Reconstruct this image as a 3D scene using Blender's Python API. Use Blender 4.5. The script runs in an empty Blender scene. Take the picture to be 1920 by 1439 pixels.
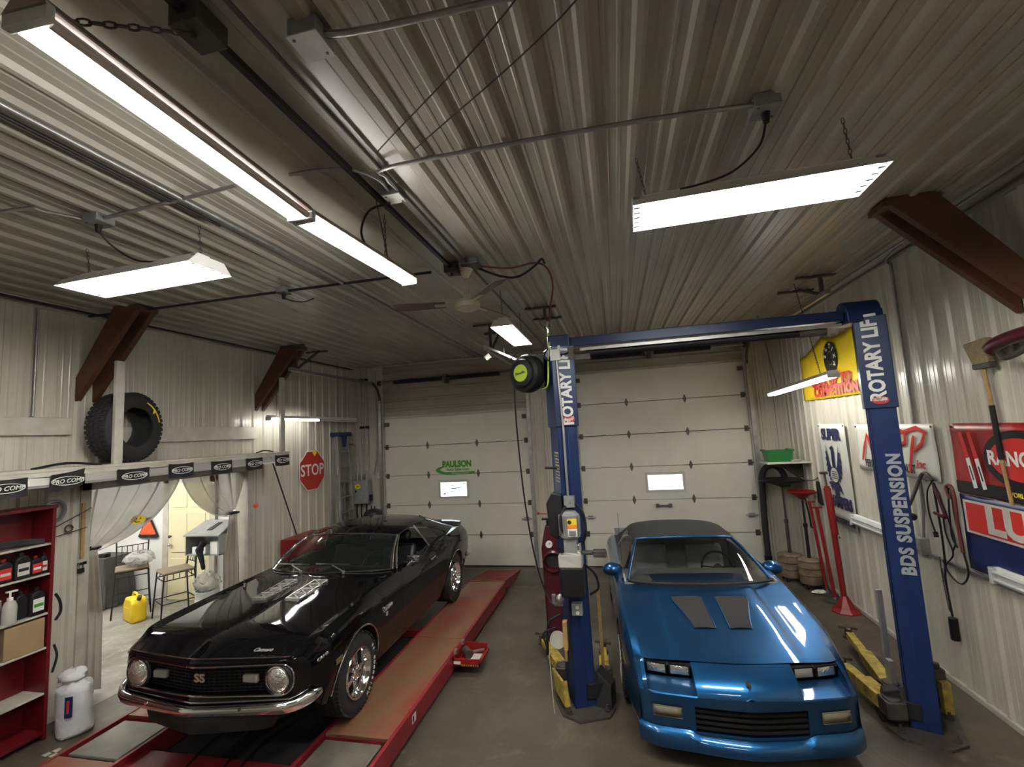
import bpy, bmesh, math, random
from mathutils import Vector, Matrix
random.seed(7)
PI = math.pi
SC = bpy.context.scene
COL = SC.collection

# ---------------------------------------------------------------- camera
cam_data = bpy.data.cameras.new('camera')
cam_data.sensor_fit = 'HORIZONTAL'
cam_data.sensor_width = 36.0
cam_data.lens = 36.0 * 866.8 / 1920.0
cam_data.clip_start = 0.05
camera = bpy.data.objects.new('camera', cam_data)
COL.objects.link(camera)
R = ((0.974000311668427, 0.21946308802515369, -0.05620805871288129),
     (-0.07769789489005458, 0.09054469583843576, -0.9928568351908442),
     (-0.21280608543803697, 0.9714101147558578, 0.10524238191218453))
mw = Matrix.Identity(4)
for i in range(3):
    mw[i][0] = R[0][i]; mw[i][1] = -R[1][i]; mw[i][2] = -R[2][i]
mw.translation = Vector((0, 0, 2.6))
camera.matrix_world = mw
SC.camera = camera

# ---------------------------------------------------------------- world, exposure
world = bpy.data.worlds.new('night_outside')
SC.world = world
world.use_nodes = True
world.node_tree.nodes['Background'].inputs[0].default_value = (0.45, 0.6, 0.8, 1)
world.node_tree.nodes['Background'].inputs[1].default_value = 0.6
SC.view_settings.view_transform = 'Standard'
SC.view_settings.look = 'None'
SC.view_settings.gamma = 1.0
SC.view_settings.use_curve_mapping = False
SC.view_settings.exposure = 0.68
try:
    SC.cycles.use_denoising = True
    SC.cycles.denoiser = 'OPENIMAGEDENOISE'
except Exception:
    pass
SC.cycles.max_bounces = 7
SC.cycles.diffuse_bounces = 4
SC.cycles.glossy_bounces = 4
SC.cycles.transparent_max_bounces = 10
SC.cycles.sample_clamp_indirect = 20.0
SC.cycles.caustics_reflective = False
SC.cycles.caustics_refractive = False

XL, XR, YB, ZC, YF = -5.72, 2.96, 9.07, 4.2, -5.0    # the room
TUBE = 46.0                                         # radiance of a lit fluorescent tube

# ---------------------------------------------------------------- materials
def _mat(name):
    m = bpy.data.materials.new(name); m.use_nodes = True
    return m, m.node_tree, m.node_tree.nodes['Principled BSDF']

def mat(name, col, rough=0.5, metal=0.0, var=0.0, scale=6.0, dark=None, coat=0.0, bump=0.0, bscale=40.0, spec=None, tr=0.0, alpha=1.0, stretch=(1, 1, 1), lo=0.35, hi=0.7, detail=6):
    """plain or two-tone noisy surface; dark = second colour, var = how much of it"""
    m, t, b = _mat(name)
    b.inputs['Base Color'].default_value = (*col, 1)
    b.inputs['Roughness'].default_value = rough
    b.inputs['Metallic'].default_value = metal
    if coat: b.inputs['Coat Weight'].default_value = coat; b.inputs['Coat Roughness'].default_value = 0.03
    if spec is not None: b.inputs['Specular IOR Level'].default_value = spec
    if tr: b.inputs['Transmission Weight'].default_value = tr
    if alpha < 1: b.inputs['Alpha'].default_value = alpha
    N = t.nodes; L = t.links
    if var or bump:
        tc = N.new('ShaderNodeTexCoord'); mp = N.new('ShaderNodeMapping')
        mp.inputs['Scale'].default_value = stretch
        L.new(tc.outputs['Object'], mp.inputs['Vector'])
    if var:
        no = N.new('ShaderNodeTexNoise'); no.inputs['Scale'].default_value = scale; no.inputs['Detail'].default_value = detail
        no.inputs['Roughness'].default_value = 0.6
        L.new(mp.outputs[0], no.inputs['Vector'])
        rp = N.new('ShaderNodeMapRange'); rp.inputs['From Min'].default_value = lo; rp.inputs['From Max'].default_value = hi
        rp.inputs['To Max'].default_value = var
        L.new(no.outputs['Fac'], rp.inputs['Value'])
        mx = N.new('ShaderNodeMix'); mx.data_type = 'RGBA'
        mx.inputs['A'].default_value = (*col, 1); mx.inputs['B'].default_value = (*(dark or [c * 0.4 for c in col]), 1)
        L.new(rp.outputs[0], mx.inputs['Factor']); L.new(mx.outputs['Result'], b.inputs['Base Color'])
    if bump:
        n2 = N.new('ShaderNodeTexNoise'); n2.inputs['Scale'].default_value = bscale; n2.inputs['Detail'].default_value = 4
        L.new(mp.outputs[0], n2.inputs['Vector'])
        bp = N.new('ShaderNodeBump'); bp.inputs['Strength'].default_value = bump; bp.inputs['Distance'].default_value = 0.02
        L.new(n2.outputs['Fac'], bp.inputs['Height']); L.new(bp.outputs[0], b.inputs['Normal'])
    return m

def emit(name, col, strength):
    m, t, b = _mat(name)
    b.inputs['Base Color'].default_value = (*col, 1)
    b.inputs['Emission Color'].default_value = (*col, 1)
    b.inputs['Emission Strength'].default_value = strength
    return m

M = {}
M['wall'] = mat('ribbed_wall_metal', (0.57, 0.545, 0.465), 0.27, 0, var=0.6, scale=1.6, dark=(0.40, 0.38, 0.32), stretch=(1, 1, 0.35), lo=0.4, hi=0.75)
M['ceil'] = mat('ribbed_ceiling_metal', (0.43, 0.41, 0.345), 0.30, 0, var=0.8, scale=0.9, dark=(0.25, 0.235, 0.195), stretch=(1, 0.5, 1), lo=0.38, hi=0.7)
M['ceil_flat'] = mat('flat_ceiling_trim_metal', (0.42, 0.40, 0.34), 0.27, 0, var=0.6, scale=1.5, dark=(0.25, 0.235, 0.19))
M['trim'] = mat('pale_trim_metal', (0.52, 0.50, 0.44), 0.4, 0, var=0.6, scale=5, dark=(0.30, 0.28, 0.23))
M['white_room'] = mat('white_painted_panel', (0.74, 0.74, 0.72), 0.6, var=0.25, scale=2)
M['door'] = mat('overhead_door_panel', (0.72, 0.70, 0.62), 0.5, 0, var=0.4, scale=2.2, dark=(0.58, 0.555, 0.48), bump=0.05, bscale=90)
M['header'] = mat('sooty_header_metal', (0.36, 0.335, 0.27), 0.4, 0, var=0.7, scale=2.2, dark=(0.23, 0.21, 0.165), stretch=(0.4, 1, 1))
M['rubber'] = mat('tyre_rubber', (0.022, 0.022, 0.023), 0.72, bump=0.15, bscale=120)
M['black'] = mat('black_plastic', (0.012, 0.012, 0.013), 0.5, spec=0.3)
M['satin_black'] = mat('satin_black_metal', (0.018, 0.018, 0.019), 0.4, spec=0.35)
M['matte_black'] = mat('matte_black', (0.028, 0.028, 0.03), 0.8)
M['black_paint'] = mat('gloss_black_car_paint', (0.003, 0.003, 0.004), 0.5, 0.0, coat=1.0, spec=0.0)
M['chrome'] = mat('chrome', (0.82, 0.82, 0.84), 0.09, 1.0)
M['steel'] = mat('galvanised_steel', (0.42, 0.42, 0.41), 0.42, 0.8, var=0.5, scale=14)
M['dark_steel'] = mat('dirty_dark_steel', (0.10, 0.09, 0.08), 0.5, 0.4, var=0.7, scale=12, dark=(0.05, 0.035, 0.025))
M['grey_box'] = mat('grey_painted_box', (0.30, 0.31, 0.31), 0.45, 0.2, var=0.4, scale=12)
M['white_box'] = mat('white_painted_metal', (0.62, 0.63, 0.62), 0.45, var=0.3, scale=10)
M['dark_glass'] = mat('dark_car_glass', (0.012, 0.015, 0.014), 0.03, 0.0, coat=0.3, alpha=0.62)
M['tint_glass'] = mat('tinted_windscreen', (0.012, 0.016, 0.014), 0.03, 0.0, coat=0.3, alpha=0.38)
M['clear_glass'] = mat('clear_glass', (0.75, 0.8, 0.82), 0.03, 0, alpha=0.25)
M['lens'] = mat('headlamp_glass', (0.85, 0.85, 0.83), 0.08, 0.85, bump=0.4, bscale=45, coat=0.8)
M['marker'] = mat('dusty_clear_lens', (0.35, 0.34, 0.31), 0.25, 0.1)
M['amber'] = mat('smoked_turn_lens', (0.19, 0.16, 0.12), 0.3)
M['lift_blue'] = mat('lift_blue_paint', (0.010, 0.030, 0.125), 0.36, 0.15, var=0.45, scale=5, dark=(0.008, 0.02, 0.07))
M['lift_blue_dark'] = mat('lift_cover_blue_paint', (0.012, 0.03, 0.10), 0.36, 0.15, var=0.4, scale=6)
M['yellow'] = mat('worn_yellow_paint', (0.58, 0.43, 0.06), 0.5, 0, var=0.9, scale=11, dark=(0.14, 0.10, 0.05))
M['brown_steel'] = mat('red_oxide_timber', (0.125, 0.05, 0.024), 0.55, 0, var=0.6, scale=5, dark=(0.06, 0.026, 0.014))
M['rack_red'] = mat('rack_red_paint', (0.23, 0.015, 0.022), 0.42, 0, var=0.4, scale=5, dark=(0.11, 0.012, 0.013))
M['rack_deck'] = mat('worn_red_runway_deck', (0.24, 0.05, 0.035), 0.42, 0.1, var=0.95, scale=2.2, dark=(0.20, 0.115, 0.06), lo=0.36, hi=0.60, stretch=(1.3, 0.6, 1))
M['shelf_red'] = mat('shelf_red_paint', (0.15, 0.006, 0.011), 0.4, 0, var=0.35, scale=6)
M['red'] = mat('bright_red_paint', (0.27, 0.012, 0.012), 0.4, 0, var=0.35, scale=9)
M['maroon'] = mat('maroon_machine_paint', (0.085, 0.010, 0.018), 0.3, 0, var=0.3, scale=9)
M['sign_red'] = mat('sign_red', (0.50, 0.03, 0.02), 0.45, var=0.35, scale=4)
M['orange_red'] = mat('fluorescent_orange_red', (0.95, 0.10, 0.03), 0.5)
M['white'] = mat('white_print', (0.80, 0.80, 0.78), 0.5)
M['cream'] = mat('cream_print', (0.62, 0.60, 0.53), 0.5, var=0.3, scale=5)
M['banner_white'] = mat('white_vinyl', (0.66, 0.66, 0.60), 0.4, var=0.4, scale=3, dark=(0.5, 0.49, 0.42))
M['banner_yellow'] = mat('yellow_vinyl', (0.86, 0.62, 0.02), 0.4, var=0.3, scale=3)
M['banner_red'] = mat('red_vinyl', (0.42, 0.02, 0.02), 0.35, var=0.8, scale=3, dark=(0.10, 0.008, 0.008))
M['banner_blue'] = mat('navy_vinyl', (0.012, 0.022, 0.11), 0.4, var=0.5, scale=4)
M['navy'] = mat('navy_print', (0.015, 0.018, 0.07), 0.5)
M['print_red'] = mat('red_print', (0.55, 0.03, 0.025), 0.45)
M['print_green'] = mat('green_print', (0.05, 0.26, 0.03), 0.45)
M['print_black'] = mat('black_print', (0.012, 0.012, 0.013), 0.5)
M['print_silver'] = mat('silver_print', (0.40, 0.42, 0.46), 0.35, 0.3)
M['wood'] = mat('painted_white_timber', (0.60, 0.58, 0.51), 0.6, var=0.5, scale=6, dark=(0.32, 0.29, 0.23), stretch=(1, 1, 1))
M['handle_wood'] = mat('worn_handle_wood', (0.42, 0.27, 0.10), 0.55, var=0.5, scale=20)
M['cardboard'] = mat('cardboard', (0.36, 0.24, 0.13), 0.8, var=0.3, scale=5)
M['green'] = mat('green_plastic_crate', (0.02, 0.17, 0.04), 0.45, var=0.3, scale=12)
M['tan_tarp'] = mat('smoky_clear_curtain_vinyl', (0.36, 0.31, 0.25), 0.22, 0, var=0.5, scale=3, dark=(0.22, 0.19, 0.145), alpha=0.74)
M['barrel'] = mat('dusty_tan_drum', (0.27, 0.20, 0.13), 0.6, var=0.8, scale=7, dark=(0.10, 0.06, 0.04))
M['bag'] = mat('white_plastic_sack', (0.72, 0.73, 0.76), 0.4, bump=0.5, bscale=14)
M['yellow_plastic'] = mat('yellow_plastic_can', (0.80, 0.55, 0.015), 0.45)
M['door_yellow'] = mat('pale_yellow_door_paint', (0.72, 0.66, 0.44), 0.5)
M['seat_cloth'] = mat('grey_seat_cloth', (0.36, 0.37, 0.38), 0.85)
M['black_vinyl'] = mat('black_seat_vinyl', (0.012, 0.012, 0.014), 0.35)
M['convertible'] = mat('charcoal_roof_canvas', (0.028, 0.029, 0.032), 0.82, bump=0.1, bscale=200)
M['ladder_blue'] = mat('ladder_blue_plastic', (0.02, 0.035, 0.14), 0.4)
M['alu'] = mat('dull_aluminium', (0.45, 0.45, 0.44), 0.4, 0.7, var=0.3, scale=9)
M['lime'] = mat('lime_green_print', (0.45, 0.62, 0.05), 0.4)
M['hose_red'] = mat('dark_red_hose', (0.16, 0.03, 0.025), 0.5)
M['translucent'] = mat('milky_tank_plastic', (0.55, 0.55, 0.50), 0.3, alpha=0.85)
M['dark_cloth'] = mat('dark_grey_cloth', (0.06, 0.06, 0.055), 0.9)
M['brush'] = mat('straw_bristles', (0.34, 0.26, 0.14), 0.8, bump=0.6, bscale=150, var=0.5, scale=30)
M['seat_tan'] = mat('brown_seat_pad', (0.20, 0.155, 0.11), 0.7, var=0.4, scale=10)
M['clear_bag'] = mat('crumpled_clear_plastic', (0.55, 0.55, 0.52), 0.2, alpha=0.45, bump=0.9, bscale=16)
M['tube_dim'] = emit('lit_wall_tube', (1.0, 0.98, 0.92), TUBE * .45)
M['dash_cloth'] = mat('grey_dash', (0.12, 0.125, 0.12), 0.7)
M['tape'] = mat('silver_tape', (0.72, 0.72, 0.70), 0.25, 0.6)
M['fan_blade'] = mat('dark_brown_blade', (0.17, 0.14, 0.11), 0.5, var=0.6, scale=5, dark=(0.08, 0.06, 0.045))  # blades given a darker brown than the ceiling to stand out from it
M['fan_cream'] = mat('cream_fan_enamel', (0.62, 0.60, 0.48), 0.35)
M['badge'] = mat('bright_badge_metal', (0.90, 0.90, 0.89), 0.24, 0.8)
M['plate'] = mat('scuffed_turn_plate', (0.20, 0.185, 0.155), 0.4, 0.3, var=0.6, scale=6)
M['dull_enamel'] = mat('darkened_beige_enamel', (0.34, 0.27, 0.24), 0.4)  # beige housing colour, darkened so the tubes beside it do not blow out
M['hinge'] = mat('dark_hinge_steel', (0.13, 0.12, 0.11), 0.45, 0.5)
M['tube'] = emit('lit_fluorescent_tube', (1.0, 0.98, 0.92), TUBE)
M['dead_tube'] = mat('unlit_fluorescent_tube', (0.7, 0.62, 0.6), 0.3)
M['reflector'] = mat('white_reflector_enamel', (0.85, 0.85, 0.83), 0.35)
M['daylight'] = emit('frosted_window_daylight', (0.80, 0.92, 1.0), 1.5)
M['green_print2'] = mat('green_decal', (0.06, 0.33, 0.02), 0.5)
M['orange_print'] = mat('orange_label', (0.85, 0.25, 0.02), 0.5)
M['yellow_print'] = mat('yellow_label', (0.88, 0.68, 0.03), 0.5)

# metallic blue paint: flake base under clear coat
def blue_paint():
    m, t, b = _mat('metallic_blue_car_paint')
    b.inputs['Base Color'].default_value = (0.009, 0.095, 0.265, 1)
    b.inputs['Metallic'].default_value = 0.8
    b.inputs['Roughness'].default_value = 0.36
    b.inputs['Coat Weight'].default_value = 1.0
    b.inputs['Coat Roughness'].default_value = 0.04
    return m
M['blue_paint'] = blue_paint()

def floor_mat(name, base, dark, light, rough, sc=0.8):
    m, t, b = _mat(name)
    N = t.nodes; L = t.links
    tc = N.new('ShaderNodeTexCoord')
    def noise(s, d, ro=0.6, dist=0.0):
        n = N.new('ShaderNodeTexNoise'); n.inputs['Scale'].default_value = s; n.inputs['Detail'].default_value = d
        n.inputs['Roughness'].default_value = ro; n.inputs['Distortion'].default_value = dist
        L.new(tc.outputs['Object'], n.inputs['Vector']); return n.outputs['Fac']
    def ramp(fac, a, c):
        r = N.new('ShaderNodeMapRange'); r.inputs['From Min'].default_value = a; r.inputs['From Max'].default_value = c
        L.new(fac, r.inputs['Value']); return r.outputs[0]
    def mix(fac, A, B):
        x = N.new('ShaderNodeMix'); x.data_type = 'RGBA'
        if isinstance(A, tuple): x.inputs['A'].default_value = (*A, 1)
        else: L.new(A, x.inputs['A'])
        x.inputs['B'].default_value = (*B, 1); L.new(fac, x.inputs['Factor']); return x.outputs['Result']
    c = mix(ramp(noise(sc, 8), 0.38, 0.66), base, dark)
    c = mix(ramp(noise(sc * 3.2, 10, 0.7, 0.8), 0.53, 0.72), c, light)
    c = mix(ramp(noise(sc * 9, 6, 0.7), 0.60, 0.72), c, dark)
    L.new(c, b.inputs['Base Color'])
    rr = N.new('ShaderNodeMapRange'); rr.inputs['To Min'].default_value = rough - 0.14; rr.inputs['To Max'].default_value = rough + 0.2
    L.new(noise(sc * 2, 6), rr.inputs['Value']); L.new(rr.outputs[0], b.inputs['Roughness'])
    bp = N.new('ShaderNodeBump'); bp.inputs['Strength'].default_value = 0.12; bp.inputs['Distance'].default_value = 0.01
    L.new(noise(60, 5), bp.inputs['Height']); L.new(bp.outputs[0], b.inputs['Normal'])
    return m
M['floor'] = floor_mat('oil_stained_concrete', (0.108, 0.091, 0.067), (0.055, 0.044, 0.032), (0.165, 0.142, 0.107), 0.42, 0.7)
M['floor_side'] = floor_mat('dusty_grey_concrete', (0.30, 0.29, 0.26), (0.15, 0.14, 0.115), (0.42, 0.40, 0.36), 0.5, 1.3)

# ---------------------------------------------------------------- mesh helpers
ORIGIN = {}
class G:
    """collects shapes, then links them as one mesh object"""
    def __init__(s): s.bm = bmesh.new()
    def box(s, x0, x1, y0, y1, z0, z1, mtx=None):
        c = [(x0, y0, z0), (x1, y0, z0), (x1, y1, z0), (x0, y1, z0), (x0, y0, z1), (x1, y0, z1), (x1, y1, z1), (x0, y1, z1)]
        v = [s.bm.verts.new((mtx @ Vector(p)) if mtx else p) for p in c]
        for f in ((3, 2, 1, 0), (4, 5, 6, 7), (0, 1, 5, 4), (1, 2, 6, 5), (2, 3, 7, 6), (3, 0, 4, 7)):
            s.bm.faces.new([v[i] for i in f])
        return s
    def bar(s, p, q, w, h, up=(0, 0, 1)):
        """rectangular bar from p to q"""
        p, q = Vector(p), Vector(q); d = q - p; L = d.length; d.normalize()
        u = Vector(up); a = d.cross(u)
        if a.length < 1e-4: a = d.cross(Vector((1, 0, 0)))
        a.normalize(); b = a.cross(d)
        m = Matrix((a, d, b)).transposed().to_4x4(); m.translation = p
        return s.box(-w / 2, w / 2, 0, L, -h / 2, h / 2, m)
    def tube(s, pts, r, n=8, cap=True, closed=False):
        pts = [Vector(p) for p in pts]; m = len(pts)
        rings = []; prev = None
        for i, p in enumerate(pts):
            if closed: d = pts[(i + 1) % m] - pts[i - 1]
            elif i == 0: d = pts[1] - p
            elif i == m - 1: d = p - pts[-2]
            else: d = (pts[i + 1] - p).normalized() + (p - pts[i - 1]).normalized()
            if d.length < 1e-7: d = Vector((0, 0, 1))
            d.normalize()
            if prev is None:
                a = d.orthogonal().normalized()
            else:
                a = prev - d * prev.dot(d)
                a = a.normalized() if a.length > 1e-5 else d.orthogonal().normalized()
            prev = a; b = d.cross(a)
            rr = r[i] if isinstance(r, (list, tuple)) else r
            rings.append([s.bm.verts.new(p + (a * math.cos(2 * PI * k / n) + b * math.sin(2 * PI * k / n)) * rr) for k in range(n)])
        for i in range(m if closed else m - 1):
            A, B = rings[i], rings[(i + 1) % m]
            for k in range(n):
                s.bm.faces.new((A[k], A[(k + 1) % n], B[(k + 1) % n], B[k]))
        if cap and not closed:
            s.bm.faces.new(list(reversed(rings[0]))); s.bm.faces.new(rings[-1])
        return s
    def cyl(s, p, q, r, n=16, r2=None): return s.tube([p, q], [r, r if r2 is None else r2], n)
    def lathe(s, prof, n=32, mtx=None, a0=0, a1=2 * PI):
        """prof: (radius, height) about local z"""
        full = abs(a1 - a0 - 2 * PI) < 1e-6
        rows = []
        for r, h in prof:
            row = []
            for k in range(n if full else n + 1):
                a = a0 + (a1 - a0) * k / n
                v = Vector((r * math.cos(a), r * math.sin(a), h))
                row.append(s.bm.verts.new((mtx @ v) if mtx else v))
            rows.append(row)
        for i in range(len(rows) - 1):
            for k in range(n):
                k2 = (k + 1) % n if full else k + 1
                s.bm.faces.new((rows[i][k], rows[i][k2], rows[i + 1][k2], rows[i + 1][k]))
        return s
    def disc(s, c, r, axis, n=24):
        axis = Vector(axis).normalized(); a = axis.orthogonal().normalized(); b = axis.cross(a)
        s.bm.faces.new([s.bm.verts.new(Vector(c) + (a * math.cos(2 * PI * k / n) + b * math.sin(2 * PI * k / n)) * r) for k in range(n)])
        return s
    def grid(s, rows, skip=None, closed=False):
        vs = [[s.bm.verts.new(p) for p in row] for row in rows]
        for i in range(len(vs) - 1):
            nn = len(vs[i]) if closed else len(vs[i]) - 1
            for j in range(nn):
                if skip and skip(i, j): continue
                j2 = (j + 1) % len(vs[i])
                try: s.bm.faces.new((vs[i][j], vs[i][j2], vs[i + 1][j2], vs[i + 1][j]))
                except ValueError: pass
        return s
    def poly(s, pts): s.bm.faces.new([s.bm.verts.new(p) for p in pts]); return s
    def prism(s, pts, vec):
        """flat outline pushed along vec"""
        vec = Vector(vec); A = [s.bm.verts.new(p) for p in pts]; B = [s.bm.verts.new(Vector(p) + vec) for p in pts]
        n = len(pts)
        s.bm.faces.new(A); s.bm.faces.new(list(reversed(B)))
        for i in range(n): s.bm.faces.new((A[i], B[i], B[(i + 1) % n], A[(i + 1) % n]))
        return s
    def sphere(s, c, r, n=16, m=10, sc=(1, 1, 1)):
        prof = []
        mt = Matrix.Translation(c) @ Matrix.Diagonal((*sc, 1))
        for i in range(m + 1):
            a = -PI / 2 + PI * i / m; prof.append((max(r * math.cos(a), 1e-4), r * math.sin(a)))
        return s.lathe(prof, n, mt)
    def obj(s, name, m, parent=None, loc=None, smooth=None, bevel=0.0, weld=True, xf=None, solid=0.0, subd=0, label=None):
        bm = s.bm
        if xf: bmesh.ops.transform(bm, matrix=xf, verts=bm.verts)
        if weld: bmesh.ops.remove_doubles(bm, verts=bm.verts, dist=1e-5)
        bmesh.ops.recalc_face_normals(bm, faces=bm.faces)
        off = Vector((0, 0, 0))
        if parent is not None and parent.name in ORIGIN: off = ORIGIN[parent.name]
        elif loc is not None: off = Vector(loc)
        if off.length > 0: bmesh.ops.translate(bm, vec=-off, verts=bm.verts)
        me = bpy.data.meshes.new(name); bm.to_mesh(me); bm.free()
        mats = m if isinstance(m, (list, tuple)) else [m]
        for k in mats: me.materials.append(M[k] if isinstance(k, str) else k)
        o = bpy.data.objects.new(name, me); COL.objects.link(o)
        if smooth:
            for p in me.polygons: p.use_smooth = True
            me.set_sharp_from_angle(angle=math.radians(smooth))
        if parent is not None:
            o.parent = parent
            if parent.name in ORIGIN: ORIGIN[o.name] = ORIGIN[parent.name]
        elif loc is not None: o.location = loc
        if solid:
            md = o.modifiers.new('thickness', 'SOLIDIFY'); md.thickness = solid; md.offset = 0
        if bevel:
            md = o.modifiers.new('bevel', 'BEVEL'); md.width = bevel; md.segments = 2; md.limit_method = 'ANGLE'
        if subd:
            md = o.modifiers.new('subd', 'SUBSURF'); md.levels = subd; md.render_levels = subd
        if label: o['label'] = label
        return o

def tag(o, label, cat, group=None, kind=None):
    o['label'] = label; o['category'] = cat
    if group: o['group'] = group
    if kind: o['kind'] = kind
    return o
def thing(name, label, cat, loc, group=None, rotz=0.0, world=True):
    """an Empty at the thing's base; world=True: its parts are given in world coordinates"""
    o = bpy.data.objects.new(name, None); COL.objects.link(o)
    o.location = loc; o.rotation_euler = (0, 0, rotz); o.empty_display_size = 0.1
    tag(o, label, cat, group)
    if world: ORIGIN[o.name] = Vector(loc)
    return o
def struct(o): o['kind'] = 'structure'; return o
def copy_tree(o, parent=None):
    c = o.copy(); COL.objects.link(c)
    if parent is not None: c.parent = parent
    for ch in list(o.children): copy_tree(ch, c)
    return c

def text(name, s, size, origin, xd, yd, m, parent=None, align='CENTER', ext=0.001, sx=1.0, bold=0.0, shear=0.0, loc=None, spacing=1.0, vcenter=True, label=None):
    cu = bpy.data.curves.new(name + '_curve', 'FONT')
    cu.body = s; cu.size = size; cu.align_x = align; cu.align_y = 'CENTER' if vcenter else 'BOTTOM_BASELINE'
    cu.extrude = ext; cu.offset = bold; cu.shear = shear; cu.space_character = spacing; cu.resolution_u = 3
    tmp = bpy.data.objects.new('tmp', cu); COL.objects.link(tmp)
    dg = bpy.context.evaluated_depsgraph_get(); dg.update()
    me = bpy.data.meshes.new_from_object(tmp.evaluated_get(dg))
    bpy.data.objects.remove(tmp); bpy.data.curves.remove(cu)
    xd = Vector(xd).normalized(); yd = Vector(yd).normalized(); zd = xd.cross(yd)
    mt = Matrix((xd * sx, yd, zd)).transposed().to_4x4(); mt.translation = Vector(origin)
    me.transform(mt)
    g = G(); g.bm.from_mesh(me); bpy.data.meshes.remove(me)
    return g.obj(name, m, parent, loc=loc, weld=False, label=label)

def lerp(a, b, t): return a + (b - a) * t
def crom(p0, p1, p2, p3, t):
    return 0.5 * ((2 * p1) + (-p0 + p2) * t + (2 * p0 - 5 * p1 + 4 * p2 - p3) * t * t + (-p0 + 3 * p1 - 3 * p2 + p3) * t ** 3)
def spline(pts, n):
    """catmull-rom through pts, n steps per span"""
    pts = [Vector(p) for p in pts]; out = []
    for i in range(len(pts) - 1):
        a = pts[i - 1] if i else pts[0] * 2 - pts[1]
        d = pts[i + 2] if i + 2 < len(pts) else pts[-1] * 2 - pts[-2]
        for k in range(n): out.append(crom(a, pts[i], pts[i + 1], d, k / n))
    out.append(pts[-1]); return out

# ================================================================ THE ROOM
def rib_profile(u0, u1, pitch=0.2286, h=0.025, phase=0.0, minor=True):
    """(u, depth) of trapezoid-ribbed siding between u0 and u1"""
    out = [(u0, 0.0)]
    k = math.floor((u0 - phase) / pitch)
    while True:
        c = phase + k * pitch
        k += 1
        if c > u1 + 0.2: break
        seq = [(c - .032, 0), (c - .014, h), (c + .014, h), (c + .032, 0)]
        if minor:
            for mc in (c + pitch * .35, c + pitch * .65):
                seq += [(mc - .012, 0), (mc - .006, .0035), (mc + .006, .0035), (mc + .012, 0)]
        out += [q for q in seq if u0 < q[0] < u1]
    out.append((u1, 0.0))
    return out
def ribbed(g, u0, u1, v0, v1, fn, **kw):
    """fn(u, v, depth) -> point"""
    pr = rib_profile(u0, u1, **kw)
    g.grid([[fn(u, v, d) for u, d in pr] for v in (v0, v1)])

# floor
g = G(); g.box(XL - .2, XR + .2, YF, YB + .3, -0.3, 0.0)
struct(g.obj('floor', 'floor'))
g = G(); g.box(-11.0, XL - .2, 2.4, 7.3, -0.3, 0.0)
struct(g.obj('floor_side_room', 'floor_side'))
# pale threshold strip along the opening
g = G(); g.box(XL - .2, XL + 0.16, 4.02, 6.32, 0.0, 0.004)
struct(g.obj('trim_10', 'floor_side'))

# left wall: opening y 4.02..6.32, z 0..2.26
g = G()
fl = lambda u, v, d: (XL + d, u, v)
ribbed(g, YF, 4.0, 0, ZC, fl)
ribbed(g, 4.0, 6.33, 2.28, ZC, fl)
ribbed(g, 6.33, YB, 0, ZC, fl)
g.box(XL - .2, XL - .002, YF, 4.0, 0, ZC); g.box(XL - .2, XL - .002, 4.0, 6.33, 2.28, ZC); g.box(XL - .2, XL - .002, 6.33, YB, 0, ZC)
struct(g.obj('wall_left', 'wall', weld=False))
g = G()
for y in (4.0, 6.33):
    g.box(XL - .21, XL + .022, y - .05, y + .05, 0, 2.33)
g.box(XL - .21, XL + .022, 3.95, 6.38, 2.23, 2.33)
struct(g.obj('trim_1', 'trim', bevel=.004))

# right wall
g = G(); ribbed(g, YF, YB, 0, ZC, lambda u, v, d: (XR - d, u, v)); g.box(XR + .002, XR + .2, YF, YB, 0, ZC)
struct(g.obj('wall_right', 'wall', weld=False))
g = G(); g.box(XR - .035, XR, YF, YB, 0.0, 0.05)
struct(g.obj('baseboard_right', 'trim', bevel=.004))
g = G(); g.box(XL, XL + .035, YF, 3.95, 0.0, 0.05); g.box(XL, XL + .035, 6.38, YB, 0.0, 0.05)
struct(g.obj('baseboard_left', 'trim', bevel=.004))

# back wall with the two overhead doorways
DL = (-4.84, -1.72, 3.03)     # x0, x1, top
DR = (-0.73, 2.33, 3.66)
DL = (-4.83, -1.72, 3.04)
g = G()
fb = lambda u, v, d: (u, YB - d, v)
ribbed(g, XL, DL[0], 0, ZC, fb); ribbed(g, DL[1], DR[0], 0, ZC, fb); ribbed(g, DR[1], XR, 0, ZC, fb)
g.box(XL, DL[0], YB + .002, YB + .2, 0, ZC); g.box(DL[1], DR[0], YB + .002, YB + .2, 0, ZC); g.box(DR[1], XR, YB + .002, YB + .2, 0, ZC)
g.box(DL[0], DL[1], YB + .002, YB + .2, DL[2], ZC); g.box(DR[0], DR[1], YB + .002, YB + .2, DR[2], ZC)
struct(g.obj('wall_back', 'wall', weld=False))
g = G()
for (a, b, t) in (DL, DR):
    pr = rib_profile(t, ZC - .02, pitch=.2, h=.016, phase=t - .02, minor=False)
    g.grid([[(u, YB - .004 - d, v) for v, d in pr] for u in (a, b)])
struct(g.obj('trim_2', 'header', weld=False))
g = G()
for (a, b, t) in (DL, DR):
    g.box(a - .11, a, YB - .055, YB, 0, t + .1); g.box(b, b + .11, YB - .055, YB, 0, t + .1)
    g.box(a - .11, b + .11, YB - .03, YB, t - .01, t + .035)
struct(g.obj('trim_3', 'trim', bevel=.004))
# wall behind the camera
g = G(); ribbed(g, XL, XR, 0, ZC, lambda u, v, d: (u, YF + d, v)); g.box(XL - .2, XR + .2, YF - .2, YF - .002, 0, ZC)
struct(g.obj('wall_front', 'wall', weld=False))

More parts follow.
